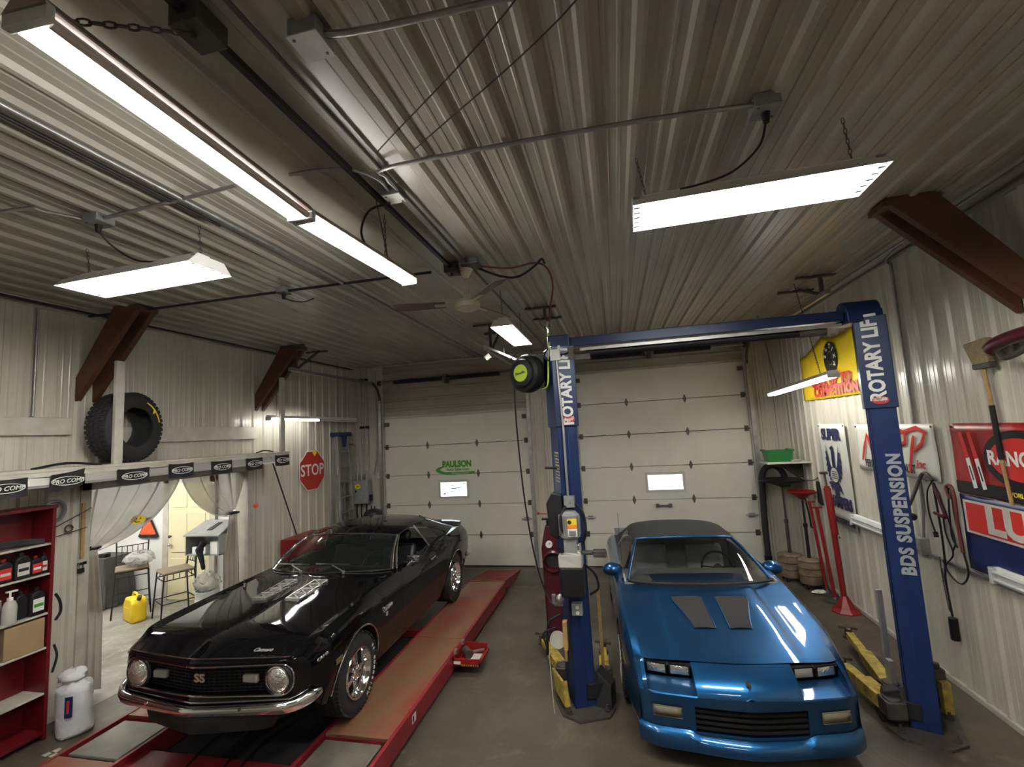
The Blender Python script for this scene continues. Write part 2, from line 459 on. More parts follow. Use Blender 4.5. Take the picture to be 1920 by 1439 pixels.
# ceiling: ribs run along the bays, a flat trim band with a fold down its middle
g = G()
fc = lambda u, v, d: (u, v, ZC - d)
ribbed(g, XL, -2.02, YF, YB, fc, phase=.0)
ribbed(g, -1.02, XR, YF, YB, fc, phase=.215)
g.box(XL - .2, XR + .2, YF, YB + .2, ZC + .03, ZC + .2)
struct(g.obj('ceiling', 'ceil', weld=False))
g = G()
pr = [(-2.04, 0), (-2.02, .022), (-1.98, .022), (-1.96, .004), (-1.62, .004), (-1.60, .02), (-1.58, .02), (-1.56, .004), (-1.30, .004), (-1.28, .022), (-1.24, .022), (-1.22, .004), (-1.07, .004), (-1.05, .022), (-1.0, .022), (-.98, 0)]
g.grid([[(u, v, ZC - .001 - d) for u, d in pr] for v in (YF, YB)])
struct(g.obj('trim_4', 'ceil_flat', weld=False))
g = G()
for x0, s in ((XL, 1), (XR, -1)):
    g.box(min(x0, x0 + s * .05), max(x0, x0 + s * .05), YF, YB, ZC - .05, ZC - .02)
    g.box(min(x0 + s * .16, x0 + s * .21), max(x0 + s * .16, x0 + s * .21), YF, YB, ZC - .035, ZC - .018)
g.box(XL, XR, YB - .05, YB, ZC - .05, ZC - .02)
struct(g.obj('trim_5', 'trim'))
g = G()
fc2 = lambda u, v, d: (u, v, ZC - d - .0035)
ribbed(g, XL, -2.04, 6.4, YB, fc2, phase=.0); ribbed(g, -.98, XR, 3.25, YB, fc2, phase=.215)
struct(g.obj('ceiling_lap', 'ceil', weld=False))

# side room seen through the opening
g = G()
g.box(-11, XL - .2, 7.0, 7.2, 0, 3.2); g.box(-11.2, -11, 2.4, 7.2, 0, 3.2); g.box(-11, XL - .2, 2.2, 2.4, 0, 3.2)
struct(g.obj('wall_side_room', 'white_room'))
g = G(); g.box(-11.2, XL - .2, 2.2, 7.2, 3.2, 3.35)
struct(g.obj('ceiling_side_room', 'white_room'))

# overhead doors
def overhead_door(name, x0, x1, sections, top, win, col_y=YB + .02):
    w = x1 - x0
    d = struct(bpy.data.objects.new(name, None)); COL.objects.link(d); d.location = (x0 + w / 2, col_y, 0); ORIGIN[d.name] = Vector(d.location)
    h = top / sections
    for i in range(sections):
        z0, z1 = i * h, (i + 1) * h
        g = G()
        if win and win[0] == i:
            wx, wz, ww, wh = win[1:]
            a, b, c, e = wx - ww / 2, wx + ww / 2, wz - wh / 2, wz + wh / 2
            g.box(x0, a, col_y, col_y + .045, z0 + .003, z1 - .003); g.box(b, x1, col_y, col_y + .045, z0 + .005, z1 - .005)
            g.box(a, b, col_y, col_y + .045, z0 + .003, c); g.box(a, b, col_y, col_y + .045, e, z1 - .003)
            o = g.obj('door_panel', 'door', d)
            f = G()
            for q in ((a - .045, a + .005, c - .045, e + .045), (b - .005, b + .045, c - .045, e + .045)):
                f.box(q[0], q[1], col_y - .012, col_y, q[2], q[3])
            f.box(a, b, col_y - .012, col_y, c - .045, c + .005); f.box(a, b, col_y - .012, col_y, e - .005, e + .045)
            fr = f.obj('window_frame', 'cream', d, bevel=.006)
            p = G(); p.box(a, b, col_y + .01, col_y + .02, c, e); p.obj('window_pane', 'daylight', fr)
        else:
            g.box(x0, x1, col_y, col_y + .045, z0 + .005, z1 - .005)
            g.obj('door_panel', 'door', d, bevel=.004)
    # hinges: diamond plates at two inner stiles and strap hinges at both ends
    for i in range(1, sections):
        z = i * h
        for fx in (x0 + w * .31, x0 + w * .655):
            g = G(); g.prism([(fx - .035, col_y - .004, z), (fx - .008, col_y - .004, z - .075), (fx + .008, col_y - .004, z - .075), (fx + .035, col_y - .004, z), (fx + .008, col_y - .004, z + .075), (fx - .008, col_y - .004, z + .075)], (0, .004, 0))
            g.box(fx - .03, fx + .03, col_y - .014, col_y - .004, z - .01, z + .01)
            g.obj('hinge', 'hinge', d)
        for fx, s in ((x0 + .05, -1), (x1 - .05, 1)):
            g = G(); g.box(fx - .035, fx + .035, col_y - .01, col_y, z - .05, z + .05)
            g.cyl((fx - .02, col_y - .02, z), (fx + s * .09, col_y - .02, z), .011, 8)
            g.cyl((fx + s * .075, col_y - .02, z), (fx + s * .1, col_y - .02, z), .026, 12)
            g.obj('roller_bracket', 'dark_steel', d)
    for fx in (x0 + .06, x1 - .06):
        g = G(); g.box(fx - .04, fx + .04, col_y - .05, col_y, top - .17, top - .09); g.obj('top_bracket', 'dark_steel', d)
    g = G(); g.box(x0, x1, col_y + .047, col_y + .06, .0, top); g.obj('seam_shade_backing', 'black', d)  # black sheet behind the panels, gives the section gaps their shadow
    g = G(); g.box(x0, x1, col_y - .006, col_y + .045, -.0, .02); g.obj('bottom_seal', 'black', d)
    # latch handles
    for fx in (x0 + .12, x1 - .12):
        g = G(); g.box(fx - .05, fx + .05, col_y - .03, col_y, h * 1.45, h * 1.45 + .06); g.cyl((fx - .1, col_y - .025, h * 1.5), (fx + .1, col_y - .025, h * 1.5), .011, 8)
        g.obj('slide_lock', 'steel', d)
    return d
dl = overhead_door('door_1', DL[0], DL[1], 5, DL[2], (2, -3.33, 1.52, .57, .29))
dr = overhead_door('door_2', DR[0], DR[1], 6, DR[2], (2, 0.80, 1.53, .62, .28))
for (a, b, t, nm) in ((DL[0], DL[1], DL[2], 'torsion bar over the lower overhead door'), (DR[0], DR[1], DR[2], 'torsion bar over the taller overhead door')):
    zt = t + .28 if t > 3.3 else t + .75
    s = thing('torsion_spring', 'black torsion spring on ' + nm, 'spring', ((a + b) / 2, YB - .15, zt))
    g = G(); x0, x1 = a + .35, b - .55
    if t < 3.3: x0, x1 = a + .33, b - .48
    xm = (x0 + x1) / 2
    n = 70
    for (p, q) in ((x0, xm - .08), (xm + .08, x1)):
        pr = []
        for k in range(n + 1): pr.append(((.046 if k % 2 else .036), p + (q - p) * k / n))
        g.lathe(pr, 10, Matrix.Translation((0, YB - .14, zt)) @ Matrix.Rotation(PI / 2, 4, 'Y'))
    g.obj('spring_coil', 'satin_black', s)
    g = G(); g.cyl((a - .05, YB - .14, zt), (b + .05, YB - .14, zt), .013, 10); g.obj('shaft', 'steel', s)
    g = G(); g.box(xm - .03, xm + .03, YB - .17, YB, zt - .10, zt + .08); g.obj('center_bracket', 'dark_steel', s)
    for xx in (a - .02, b + .02):
        g = G(); g.cyl((xx - .02, YB - .14, zt), (xx + .03, YB - .14, zt), .055, 16); g.obj('cable_drum', 'dark_steel', s)

# roller tracks of the doors (vertical run, bend, run back under the ceiling)
def track(x, ztop, yend, side, label, vert=True):
    t = thing('door_track', label, 'door track', (x, YB - .06, 0))
    g = G(); g.box(x - .03, x + .03, YB - .10, YB - .055, 0.02, ztop - .35)
    g.obj('vertical_rail', 'steel', t)
    g = G()
    pts = []
    for k in range(9):
        a = PI / 2 * k / 8
        pts.append((x, YB - .08 - .35 * (1 - math.cos(a)), ztop - .35 + .35 * math.sin(a)))
    for p, q in zip(pts, pts[1:]): g.bar(p, q, .05, .03, up=(1, 0, 0))
    g.obj('bend', 'dark_steel', t)
    g = G(); g.box(x - .025, x + .025, yend, YB - .43, ztop - .03, ztop + .02); g.obj('horizontal_rail', 'steel', t)
    g = G(); g.bar((x, yend + .15, ztop), (x, yend + .15, ZC - .02), .035, .035); g.bar((x, yend + .15, ztop), (x, yend + .75, ZC - .02), .03, .03)
    g.box(x - .25, x + .15, yend + .12, yend + .18, ZC - .045, ZC - .021); g.box(x - .25, x + .15, yend + .72, yend + .78, ZC - .045, ZC - .021)
    g.obj('hanger_bracket', 'dark_steel', t)
    return t
track(DL[0] - .05, 3.78, 6.2, -1, 'steel roller track bending back along the left side of the lower overhead door')
track(DL[1] + .05, 3.78, 6.2, 1, 'steel roller track on the reel side of the lower overhead door')
track(DR[0] - .05, 3.95, 5.6, -1, 'steel roller track between the blue lift and the taller overhead door')
track(DR[1] + .05, 3.95, 5.6, 1, 'steel roller track beside the corner shelf at the taller overhead door')

# ================================================================ CARS
def pchip(xs, ys):
    n = len(xs); h = [xs[i + 1] - xs[i] for i in range(n - 1)]; d = [(ys[i + 1] - ys[i]) / h[i] for i in range(n - 1)]
    m = [0.0] * n; m[0] = d[0]; m[-1] = d[-1]
    for i in range(1, n - 1):
        if d[i - 1] * d[i] <= 0: m[i] = 0
        else:
            w1 = 2 * h[i] + h[i - 1]; w2 = h[i] + 2 * h[i - 1]
            m[i] = (w1 + w2) / (w1 / d[i - 1] + w2 / d[i])
    def f(x):
        x = min(max(x, xs[0]), xs[-1]); i = 0
        while i < n - 2 and x > xs[i + 1]: i += 1
        t = (x - xs[i]) / h[i]; t2, t3 = t * t, t * t * t
        return (2 * t3 - 3 * t2 + 1) * ys[i] + (t3 - 2 * t2 + t) * h[i] * m[i] + (-2 * t3 + 3 * t2) * ys[i + 1] + (t3 - t2) * h[i] * m[i + 1]
    return f
def resample(pts, n):
    L = [0]
    for p, q in zip(pts, pts[1:]): L.append(L[-1] + math.dist(p, q))
    out = []; j = 0
    for k in range(n + 1):
        s = L[-1] * k / n
        while j < len(L) - 2 and L[j + 1] < s: j += 1
        t = 0 if L[j + 1] == L[j] else (s - L[j]) / (L[j + 1] - L[j])
        out.append(tuple(lerp(a, b, min(max(t, 0), 1)) for a, b in zip(pts[j], pts[j + 1])))
    return out
def smooth2(pts, n):
    out = []
    for i in range(len(pts) - 1):
        a = pts[i - 1] if i else pts[0]; d = pts[i + 2] if i + 2 < len(pts) else pts[-1]
        for k in range(n): out.append(tuple(crom(a[c], pts[i][c], pts[i + 1][c], d[c], k / n) for c in range(2)))
    out.append(pts[-1]); return out

class Shell:
    def __init__(s, keys, segs, arches, yshift, extra=()):
        ys = [k[0] for k in keys]; K = len(keys[0][1])
        s.fx = [pchip(ys, [k[1][i][0] for k in keys]) for i in range(K)]
        s.fz = [pchip(ys, [k[1][i][1] for k in keys]) for i in range(K)]
        s.segs, s.arches, s.yshift = segs, arches, yshift
        S = set()
        n = int((ys[-1] - ys[0]) / 0.07)
        for i in range(n + 1): S.add(round(ys[0] + (ys[-1] - ys[0]) * i / n, 4))
        for yc, zc, r in arches:
            S = {y for y in S if not (yc - r - .03 < y < yc + r + .03)}
            for i in range(25): S.add(round(yc - r * math.cos(PI * i / 24), 5))
            S.add(round(yc - r - .003, 5)); S.add(round(yc + r + .003, 5))
        for e in extra: S.add(e)
        s.ys = sorted(S)
    def zb(s, y):
        z = s.fz[0](y)
        for yc, zc, r in s.arches:
            if abs(y - yc) <= r + 1e-4: z = max(z, zc + math.sqrt(max(r * r - (y - yc) ** 2, 0)))
        return z
    def row(s, y):
        P = [(fx(y), fz(y)) for fx, fz in zip(s.fx, s.fz)]; out = []
        for si, (i0, i1, n, mode) in enumerate(s.segs):
            seg = P[i0:i1 + 1]
            d = smooth2(seg, 10) if mode == 'cr' else (seg[:3] + smooth2(seg[3:], 10) if mode == 'mix' else seg)
            if si == 0:
                zb = s.zb(y)
                if d[0][1] < zb:
                    j = next(k for k in range(len(d)) if d[k][1] >= zb)
                    t = (zb - d[j - 1][1]) / (d[j][1] - d[j - 1][1])
                    d = [(lerp(d[j - 1][0], d[j][0], t), zb)] + list(d[j:])
            r = resample(d, n)
            out += r if si == 0 else r[1:]
        return [(x, s.yshift(x, y, z), z) for x, z in out]
    def build(s, part, ymax=None):
        """part(j, y) -> name or None; mirrored names: 'x|side' are built once per side"""
        rows = [s.row(y) for y in s.ys]; gs = {}
        for i in range(len(rows) - 1):
            ym = (s.ys[i] + s.ys[i + 1]) / 2
            for j in range(len(rows[0]) - 1):
                nm = part(j, ym)
                if nm is None: continue
                for sd in (1, -1):
                    key = (nm, sd) if nm.endswith('|side') else (nm, 0)
                    g = gs.setdefault(key, G())
                    q = [rows[i][j], rows[i][j + 1], rows[i + 1][j + 1], rows[i + 1][j]]
                    q = [(p[0] * sd, p[1], p[2]) for p in q]
                    if sd > 0: q.reverse()
                    if len({(round(p[0], 5), round(p[1], 5), round(p[2], 5)) for p in q}) > 3: g.poly(q)
        return gs
    def well(s, yc, zc, r, sides, xin=.46):
        g = G()
        ys = [y for y in s.ys if yc - r - .001 <= y <= yc + r + .001]
        for sd in (sides,):
            e = []
            for y in ys:
                p = s.row(y)[0]; e.append(p)
            g.grid([[(p[0] * sd, p[1], p[2]) for p in e], [(xin * sd, p[1], p[2] + .02) for p in e]])
            g.poly([(xin * sd, p[1], p[2] + .02) for p in e])
        return g
    def arch_line(s, yc, r, sd, off=0.004):
        return [((s.row(y)[0][0] + off) * sd, s.row(y)[0][1], s.row(y)[0][2]) for y in s.ys if yc - r - .001 <= y <= yc + r + .001]

def wheel(parent, x, y, z, R, w, rr, sd, style, letters=None):
    """tyre plus rim; outer face towards sd * x"""
    base = Matrix.Translation((x, y, z)) @ (Matrix.Rotation(PI / 2, 4, 'Y') if sd > 0 else Matrix.Rotation(-PI / 2, 4, 'Y'))
    h = w / 2
    pr = [(rr - .01, -h + .03), (rr + .02, -h + .004), (R - .055, -h), (R - .02, -h + .012), (R - .004, -h + .03)]
    nb = 5; tw = w - .06
    for i in range(nb):
        a = -h + .03 + tw * i / nb; b = -h + .03 + tw * (i + 1) / nb
        pr += [(R, a + .006), (R, b - .006)]
        if i < nb - 1: pr += [(R - .009, b - .004), (R - .009, b + .004)]
    pr += [(R - .004, h - .03), (R - .02, h - .012), (R - .055, h), (rr + .02, h - .004), (rr - .01, h - .02)]
    g = G(); g.lathe(pr, 56, base)
    # shoulder blocks
    for k in range(56):
        a = 2 * PI * k / 56
        for hh in (-h + .02, h - .02):
            m = base @ Matrix.Rotation(a, 4, 'Z') @ Matrix.Translation((R - .006, 0, hh))
            g.box(-.012, .004, -.010, .010, -.016, .016, m)
    t = g.obj('tire', 'rubber', parent, smooth=35)
    if letters:
        sz = .036
        for run, a0 in letters:
            for i, ch in enumerate(run):
                if ch == ' ': continue
                a = a0 - sd * i * .155
                rad = (rr + R) / 2 + .008
                c = base @ Matrix.Rotation(a, 4, 'Z')
                P = c @ Vector((rad, 0, h + .001)); out = (c.to_3x3() @ Vector((1, 0, 0)))
                n = Vector((sd, 0, 0)); xd = out.cross(n)
                text('raised_letter', ch, sz, P, xd, out, 'white', t, bold=.0015, ext=.001, sx=1.15)
    g = G()
    g.lathe([(rr - .01, h - .016), (rr + .012, h - .004), (rr + .008, h + .006), (rr - .008, h + .004), (rr - .016, h - .02), (rr - .03, h - .05), (rr - .036, h - .09), (rr - .045, -h + .05), (rr - .012, -h + .03)], 40, base)
    rim = g.obj('rim', 'chrome' if style != 'alu' else 'alu', parent, smooth=35)
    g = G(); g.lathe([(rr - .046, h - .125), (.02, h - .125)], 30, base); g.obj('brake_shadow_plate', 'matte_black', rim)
    ns = 5
    for k in range(ns):
        a = 2 * PI * k / ns + .3
        m = base @ Matrix.Rotation(a, 4, 'Z')
        g = G()
        r0, r1 = .035, rr - .024; zt0, zt1 = h - .03, h - .055
        pts = [(r0, -.030), (r1, -.020), (r1, .020), (r0, .030)]
        top = [(r0, -.020), (r1, -.010), (r1, .010), (r0, .020)]
        A = [m @ Vector((p[0], p[1], (zt0 if p[0] == r0 else zt1) - .03)) for p in pts]
        B = [m @ Vector((p[0], p[1], (zt0 if p[0] == r0 else zt1))) for p in top]
        va = [g.bm.verts.new(p) for p in A]; vb = [g.bm.verts.new(p) for p in B]
        g.bm.faces.new(va); g.bm.faces.new(vb)
        for i in range(4): g.bm.faces.new((va[i], va[(i + 1) % 4], vb[(i + 1) % 4], vb[i]))
        g.obj('spoke', 'chrome' if style != 'alu' else 'alu', rim, bevel=.004)
    g = G(); g.lathe([(.055, h - .06), (.055, h - .025), (.045, h - .015), (.038, h - .012), (.036, h + .005), (.025, h + .012), (.0005, h + .014)], 24, base)
    for k in range(5):
        a = 2 * PI * (k + .5) / 5 + .3
        m = base @ Matrix.Rotation(a, 4, 'Z') @ Matrix.Translation((.058, 0, h - .05)); g.lathe([(.011, 0), (.011, .03), (.006, .035), (.0005, .035)], 8, m)
    g.obj('center_cap', 'chrome', rim, smooth=40)
    return t

def seat(parent, x, y, z, m, hr=True):
    g = G(); g.box(x - .24, x + .24, y - .25, y + .25, z + .12, z + .28); o = g.obj('seat_cushion', m, parent, bevel=.05, smooth=60)
    g = G(); mt = Matrix.Translation((x, y + .24, z + .22)) @ Matrix.Rotation(-.32, 4, 'X')
    g.box(-.235, .235, -.06, .07, 0, .50, mt); b = g.obj('seat_back', m, parent, bevel=.05, smooth=60)
    if hr:
        g = G(); g.box(-.13, .13, -.05, .05, .53, .68, mt); g.obj('headrest', m, b, bevel=.035, smooth=60)
def steering(parent, x, y, z, m, r=.185, tilt=1.1):
    c = Matrix.Translation((x, y, z)) @ Matrix.Rotation(tilt, 4, 'X')
    g = G()
    g.tube([c @ Vector((r * math.cos(2 * PI * k / 28), r * math.sin(2 * PI * k / 28), 0)) for k in range(28)], .014, 8, closed=True)
    for a in (.1, PI - .1, -PI / 2): g.bar(c @ Vector((0, 0, -.01)), c @ Vector((r * math.cos(a), r * math.sin(a), 0)), .03, .01)
    g.cyl(c @ Vector((0, 0, -.03)), c @ Vector((0, 0, .012)), .045, 14); g.cyl(c @ Vector((0, 0, -.28)), c @ Vector((0, 0, -.02)), .025, 10)
    g.obj('steering_wheel', m, parent, smooth=40)

# ---------------------------------------------------------------- black coupe
def build_black_car():
    car = thing('car', 'glossy black classic muscle coupe with chrome bumper, parked on the red alignment rack', 'car', BLACK_POS, rotz=math.radians(BLACK_YAW), world=False)
    def V(x): x = abs(x); return .12 + .125 * (x / .75) ** 1.12 + (max(x - .70, 0) / .16) ** 2 * .07
    def ysh(x, y, z):
        f = max(0, 1 - y / .62); f = f * f * (3 - 2 * f)
        r = max(0, (y - 4.2) / .45); return y + V(x) * f - r * r * .12 * (abs(x) / .8) ** 2
    keys = [
        (0.00, [(.800, .430), (.835, .50), (.856, .62), (.850, .72), (.800, .783), (.735, .785), (.30, .795), (0, .808)]),
        (0.12, [(.820, .400), (.860, .49), (.884, .63), (.878, .75), (.822, .823), (.745, .815), (.30, .828), (0, .842)]),
        (0.30, [(.840, .330), (.885, .46), (.910, .63), (.904, .775), (.842, .862), (.750, .845), (.30, .860), (0, .874)]),
        (0.90, [(.850, .260), (.900, .45), (.926, .65), (.914, .82), (.846, .905), (.755, .880), (.30, .905), (0, .920)]),
        (1.40, [(.840, .230), (.886, .42), (.908, .64), (.902, .81), (.840, .922), (.755, .905), (.30, .935), (0, .950)]),
        (1.68, [(.840, .225), (.886, .42), (.906, .64), (.900, .81), (.842, .930), (.757, .925), (.30, .958), (0, .965)]),
        (1.92, [(.840, .225), (.886, .42), (.906, .64), (.902, .81), (.846, .935), (.760, .935), (.30, .962), (0, .965)]),
        (2.60, [(.840, .225), (.886, .42), (.908, .64), (.905, .81), (.850, .935), (.760, .938), (.30, .94), (0, .94)]),
        (3.05, [(.845, .225), (.890, .42), (.914, .65), (.915, .83), (.862, .955), (.740, .955), (.30, .95), (0, .95)]),
        (3.40, [(.850, .240), (.900, .45), (.930, .68), (.928, .87), (.866, .985), (.720, .975), (.30, .965), (0, .965)]),
        (3.90, [(.850, .280), (.900, .47), (.932, .70), (.922, .88), (.852, .985), (.700, .975), (.30, .975), (0, .975)]),
        (4.35, [(.830, .340), (.875, .50), (.900, .68), (.885, .85), (.810, .940), (.680, .945), (.30, .95), (0, .95)]),
        (4.62, [(.790, .400), (.835, .52), (.850, .67), (.830, .82), (.750, .890), (.64, .900), (.30, .905), (0, .905)])]
    F, B = (.955, .335, .385), (3.675, .335, .375)
    ex = [.270, .274, 1.676, 1.68, 1.93, 1.934, 2.95, 2.954, 1.98, 3.36, 4.0, 4.004]
    s = Shell(keys, [(0, 4, 14, 'cr'), (4, 5, 3, 'lin'), (5, 7, 8, 'cr')], (F, B), ysh, ex)
    def part(j, y):
        if j < 14:
            if .0 < y < 1.93: return 'fender|side'
            if 1.93 <= y <= 1.934 or 2.95 <= y <= 2.954: return None
            if 1.934 < y < 2.95: return 'door|side'
            return 'body'
        if j < 16: return 'fender|side' if y < 1.68 else 'body'
        if j == 16:
            return 'body' if y > .274 and False else ('body' if y < .27 or y > 1.68 else None) if False else ('header_panel' if y < .27 else ('fender|side' if y < 1.68 else 'body'))
        if y < .27: return 'header_panel'
        if y < .274 or 1.676 < y < 1.68: return None
        if y < 1.676: return 'hood'
        if 1.98 < y < 3.36: return None
        return 'body'
    gs = s.build(part); doors = {}
    for (nm, sd), g in gs.items():
        o = g.obj(nm.split('|')[0], 'black_paint', car, smooth=32)
        if nm == 'hood': hood = o
        if nm.startswith('fender'): doors[('f', sd)] = o
        if nm.startswith('door'): doors[sd] = o
    # dark seam strips under the panel gaps
    for y in (1.678, .272):
        g = G(); g.grid([[(x, ysh(x, y - .01, 0), s.fz[7](y) - .012 - (abs(x) / .75) ** 2 * .03), (x, ysh(x, y + .01, 0), s.fz[7](y) - .012 - (abs(x) / .75) ** 2 * .03)] for x in [(-.74 + .148 * k) for k in range(11)]]); g.obj('panel_seam', 'matte_black', car)
    for a in (F, B):
        for q in (1, -1): s.well(*a, q).obj('wheel_well', 'matte_black', car)
    for a, nmx in ((F, 'front'), (B, 'rear')):
        for sd in (1, -1):
            g = G(); g.tube(s.arch_line(a[0], a[2], sd), .008, 6); g.obj('arch_trim', 'chrome', car, smooth=50)
    # front face around the grille
    r0 = s.row(0.0)
    outer = [(p[0], p[2]) for p in reversed(r0)] + [(.60, .42), (.30, .415), (0, .415)]
    inner = [(0, .742), (.35, .742), (.68, .742)] + [(.68 + .085 * math.sin(a), .657 + .085 * math.cos(a)) for a in (.4, .8, 1.2, PI / 2)] + [(.765, .62)] + [(.68 + .085 * math.cos(a), .605 - .085 * math.sin(a)) for a in (0, .4, .8, 1.2, PI / 2)] + [(.35, .528), (0, .535)]
    N = 44; O = resample(outer, N); I = resample(inner, N)
    g = G()
    for sd in (1, -1):
        rows = []
        for t, dy in ((0, 0), (.25, -.012), (.6, -.018), (.9, -.012), (1.0, 0), (1.0, .07)):
            rows.append([(lerp(o[0], i[0], t) * sd, V(lerp(o[0], i[0], t)) + dy, lerp(o[1], i[1], t)) for o, i in zip(O, I)])
        g.grid(rows)
    g.obj('nose_panel', 'black_paint', car, smooth=40)
    full = [(x, V(x) - .010, z) for x, z in I] + [(-x, V(x) - .010, z) for x, z in reversed(I[1:-1])]
    g = G(); g.tube(full, .0075, 6, closed=True); g.obj('grille_surround_trim', 'chrome', car, smooth=50)
    g = G(); g.tube([(x, V(x) - .016, .492) for x in [(-.74 + .074 * k) for k in range(21)]], .006, 6); g.obj('lower_molding', 'chrome', car, smooth=50)
    g = G(); g.tube([(x, V(x) - .002, .790 + .012 * (1 - abs(x) / .74)) for x in [(-.74 + .074 * k) for k in range(21)]], .0045, 6); g.obj('header_trim', 'chrome', car, smooth=50)
    g = G()
    xs = [-.76 + .04 * k for k in range(39)]
    g.grid([[(x, V(x) + .075, z) for x in xs] for z in (.50, .76)])
    for k in range(9):
        z = .535 + .024 * k
        g.grid([[(x, V(x) + .055, z - .003) for x in xs], [(x, V(x) + .055, z + .003) for x in xs], [(x, V(x) + .075, z + .003) for x in xs]])
    for x in [(-.56 + .04 * k) for k in range(29)]: g.box(x - .0015, x + .0015, V(x) + .06, V(x) + .075, .52, .745)
    gr = g.obj('grille', 'black', car)
    for sd in (1, -1):
        x = .645 * sd; yv = V(.645)
        m = Matrix.Translation((x, yv + .0, .625)) @ Matrix.Rotation(PI / 2, 4, 'X')
        g = G(); g.lathe([(.122, -.06), (.122, -.005), (.112, .004), (.098, -.002), (.094, -.03)], 32, m); hb = g.obj('headlight_bezel', 'satin_black', car, smooth=40)
        g = G(); g.lathe([(.094, -.006), (.094, .002), (.080, .014), (.055, .022), (.025, .027), (.0005, .028)], 32, m); g.obj('headlight', 'lens', car, smooth=60)
        g = G(); g.lathe([(.101, -.003), (.101, .006), (.093, .008), (.092, -.003)], 32, m); g.obj('retaining_ring', 'chrome', hb, smooth=40)
        x = .415 * sd; yv = V(.415)
        g = G(); g.box(x - .065, x + .065, yv + .02, yv + .06, .600, .660); g.obj('turn_signal_lamp', 'marker', car, bevel=.012, smooth=50)
    text('grille_badge', 'SS', .085, (0, V(0) + .052, .635), (1, 0, 0), (0, 0, 1), 'badge', car, bold=.003, sx=1.25, ext=.004)
    # bumper
    def section(c, nrm, h):
        n = Vector(nrm).normalized(); out = []
        for a in range(12):
            t = 2 * PI * a / 12
            out.append(Vector(c) + n * (.032 * math.copysign(abs(math.cos(t)) ** .6, math.cos(t))) + Vector((0, 0, 1)) * (h * math.copysign(abs(math.sin(t)) ** .7, math.sin(t))))
        return out
    path = []
    for k in range(-12, 13):
        x = .74 * k / 12; path.append(((x, V(x) - .050, .450), (0, -1, 0), .032 + .008 * (abs(x) / .74) ** 2))
    side = [((.790, .222, .456), (.35, -1, 0), .042), ((.835, .262, .465), (.8, -1, 0), .045), ((.862, .305, .473), (1, -.35, 0), .046), ((.878, .345, .480), (1, -.1, 0), .041), ((.886, .385, .483), (1, 0, 0), .026)]
    L = [((-c[0], c[1], c[2]), (-n[0], n[1], 0), h) for c, n, h in reversed(side)]
    g = G(); rows = [section(*q) for q in L + path + side]
    g.grid(rows, closed=True); g.poly(rows[0]); g.poly(rows[-1])
    bp = g.obj('front_bumper', 'chrome', car, smooth=50)
    for x in (-.42, .42):
        g = G(); g.cyl((x, V(x) - .088, .470), (x, V(x) - .070, .470), .012, 10); g.obj('bumper_bolt', 'chrome', bp)
    g = G()
    xs = [-.80 + .08 * k for k in range(21)]
    g.grid([[(x * f, V(x) + dy, z) for x in xs] for z, dy, f in ((.46, .04, 1.0), (.42, .03, .98), (.40, .01, .82), (.27, -.015, .72), (.265, -.0, .72))])
    g.obj('front_spoiler', 'satin_black', car, smooth=40, solid=.006)
    # badges
    text('hood_badge', 'Camaro', .048, (.50, V(.50) + .05, .828), (1, .10, .0), (-.05, 1, .35), 'badge', car, bold=.002, shear=.35, ext=.002)
    for sd in (1, -1):
        fd = doors[('f', sd)]; X = (.918) * sd
        text('fender_letters', 'CAMARO', .036, (.902 * sd, .46, .715), (0, 1 * sd, 0), (0, 0, 1), 'badge', fd, sx=1.5, ext=.004)
        g = G(); q = [(.921 * sd, .565, .58), (.925 * sd, .655, .585), (.921 * sd, .655, .630), (.917 * sd, .565, .625)]; g.prism(q, (.008 * sd, 0, 0)); g.obj('side_marker', 'chrome', fd, bevel=.003)
        text('fender_badge', 'Camaro', .062, (.917 * sd, 1.50, .70), (0, 1 * sd, .05), (0, 0, 1), 'badge', fd, bold=.002, shear=.35, ext=.003)
        text('fender_badge', 'SS', .05, (.922 * sd, 1.47, .645), (0, 1 * sd, .05), (0, 0, 1), 'badge', fd, bold=.002, ext=.003)
    # hood inserts: four-window chrome louvres
    for sd in (1, -1):
        g = G(); x0, x1 = .105 * sd, .255 * sd
        def hz(x, y): return lerp(s.fz[7](y), s.fz[6](y), abs(x) / .3) + .006
        f = G()
        for (a, b, c, d) in ((x0, x0 + .012 * sd, 1.02, 1.48), (x1 - .012 * sd, x1, 1.02, 1.48)):
            f.grid([[(a, y, hz(a, y) + .018), (b, y, hz(b, y) + .018)] for y in (c, d)])
            f.box(min(a, b), max(a, b), c, d, hz(a, c) - .02, hz(a, c) + .012)
        for k in range(5):
            y = 1.02 + .115 * k
            f.box(min(x0, x1), max(x0, x1), y - .008, y + .008, hz(x0, y) - .02, hz(x0, y) + .016)
            if k < 4:
                f.bar((x0, y, hz(x0, y) + .012), (x1, y + .115, hz(x1, y) + .012), .006, .01)
                f.bar((x1, y, hz(x1, y) + .012), (x0, y + .115, hz(x0, y) + .012), .006, .01)
        ins = f.obj('hood_vent', 'badge', car)
        g.box(min(x0, x1), max(x0, x1), 1.02, 1.48, hz(x0, 1.02) - .02, hz(x0, 1.02) + .004); g.obj('vent_mesh', 'dark_steel', ins)
    # interior
    g = G()
    g.box(-.76, .76, 1.70, 3.55, .24, .26); g.box(-.78, -.76, 1.70, 3.55, .24, .93); g.box(.76, .78, 1.70, 3.55, .24, .93)
    g.box(-.76, .76, 3.34, 3.36, .24, .955); g.box(-.76, .76, 1.70, 1.72, .24, .93)
    g.obj('interior_tub', 'black_vinyl', car)
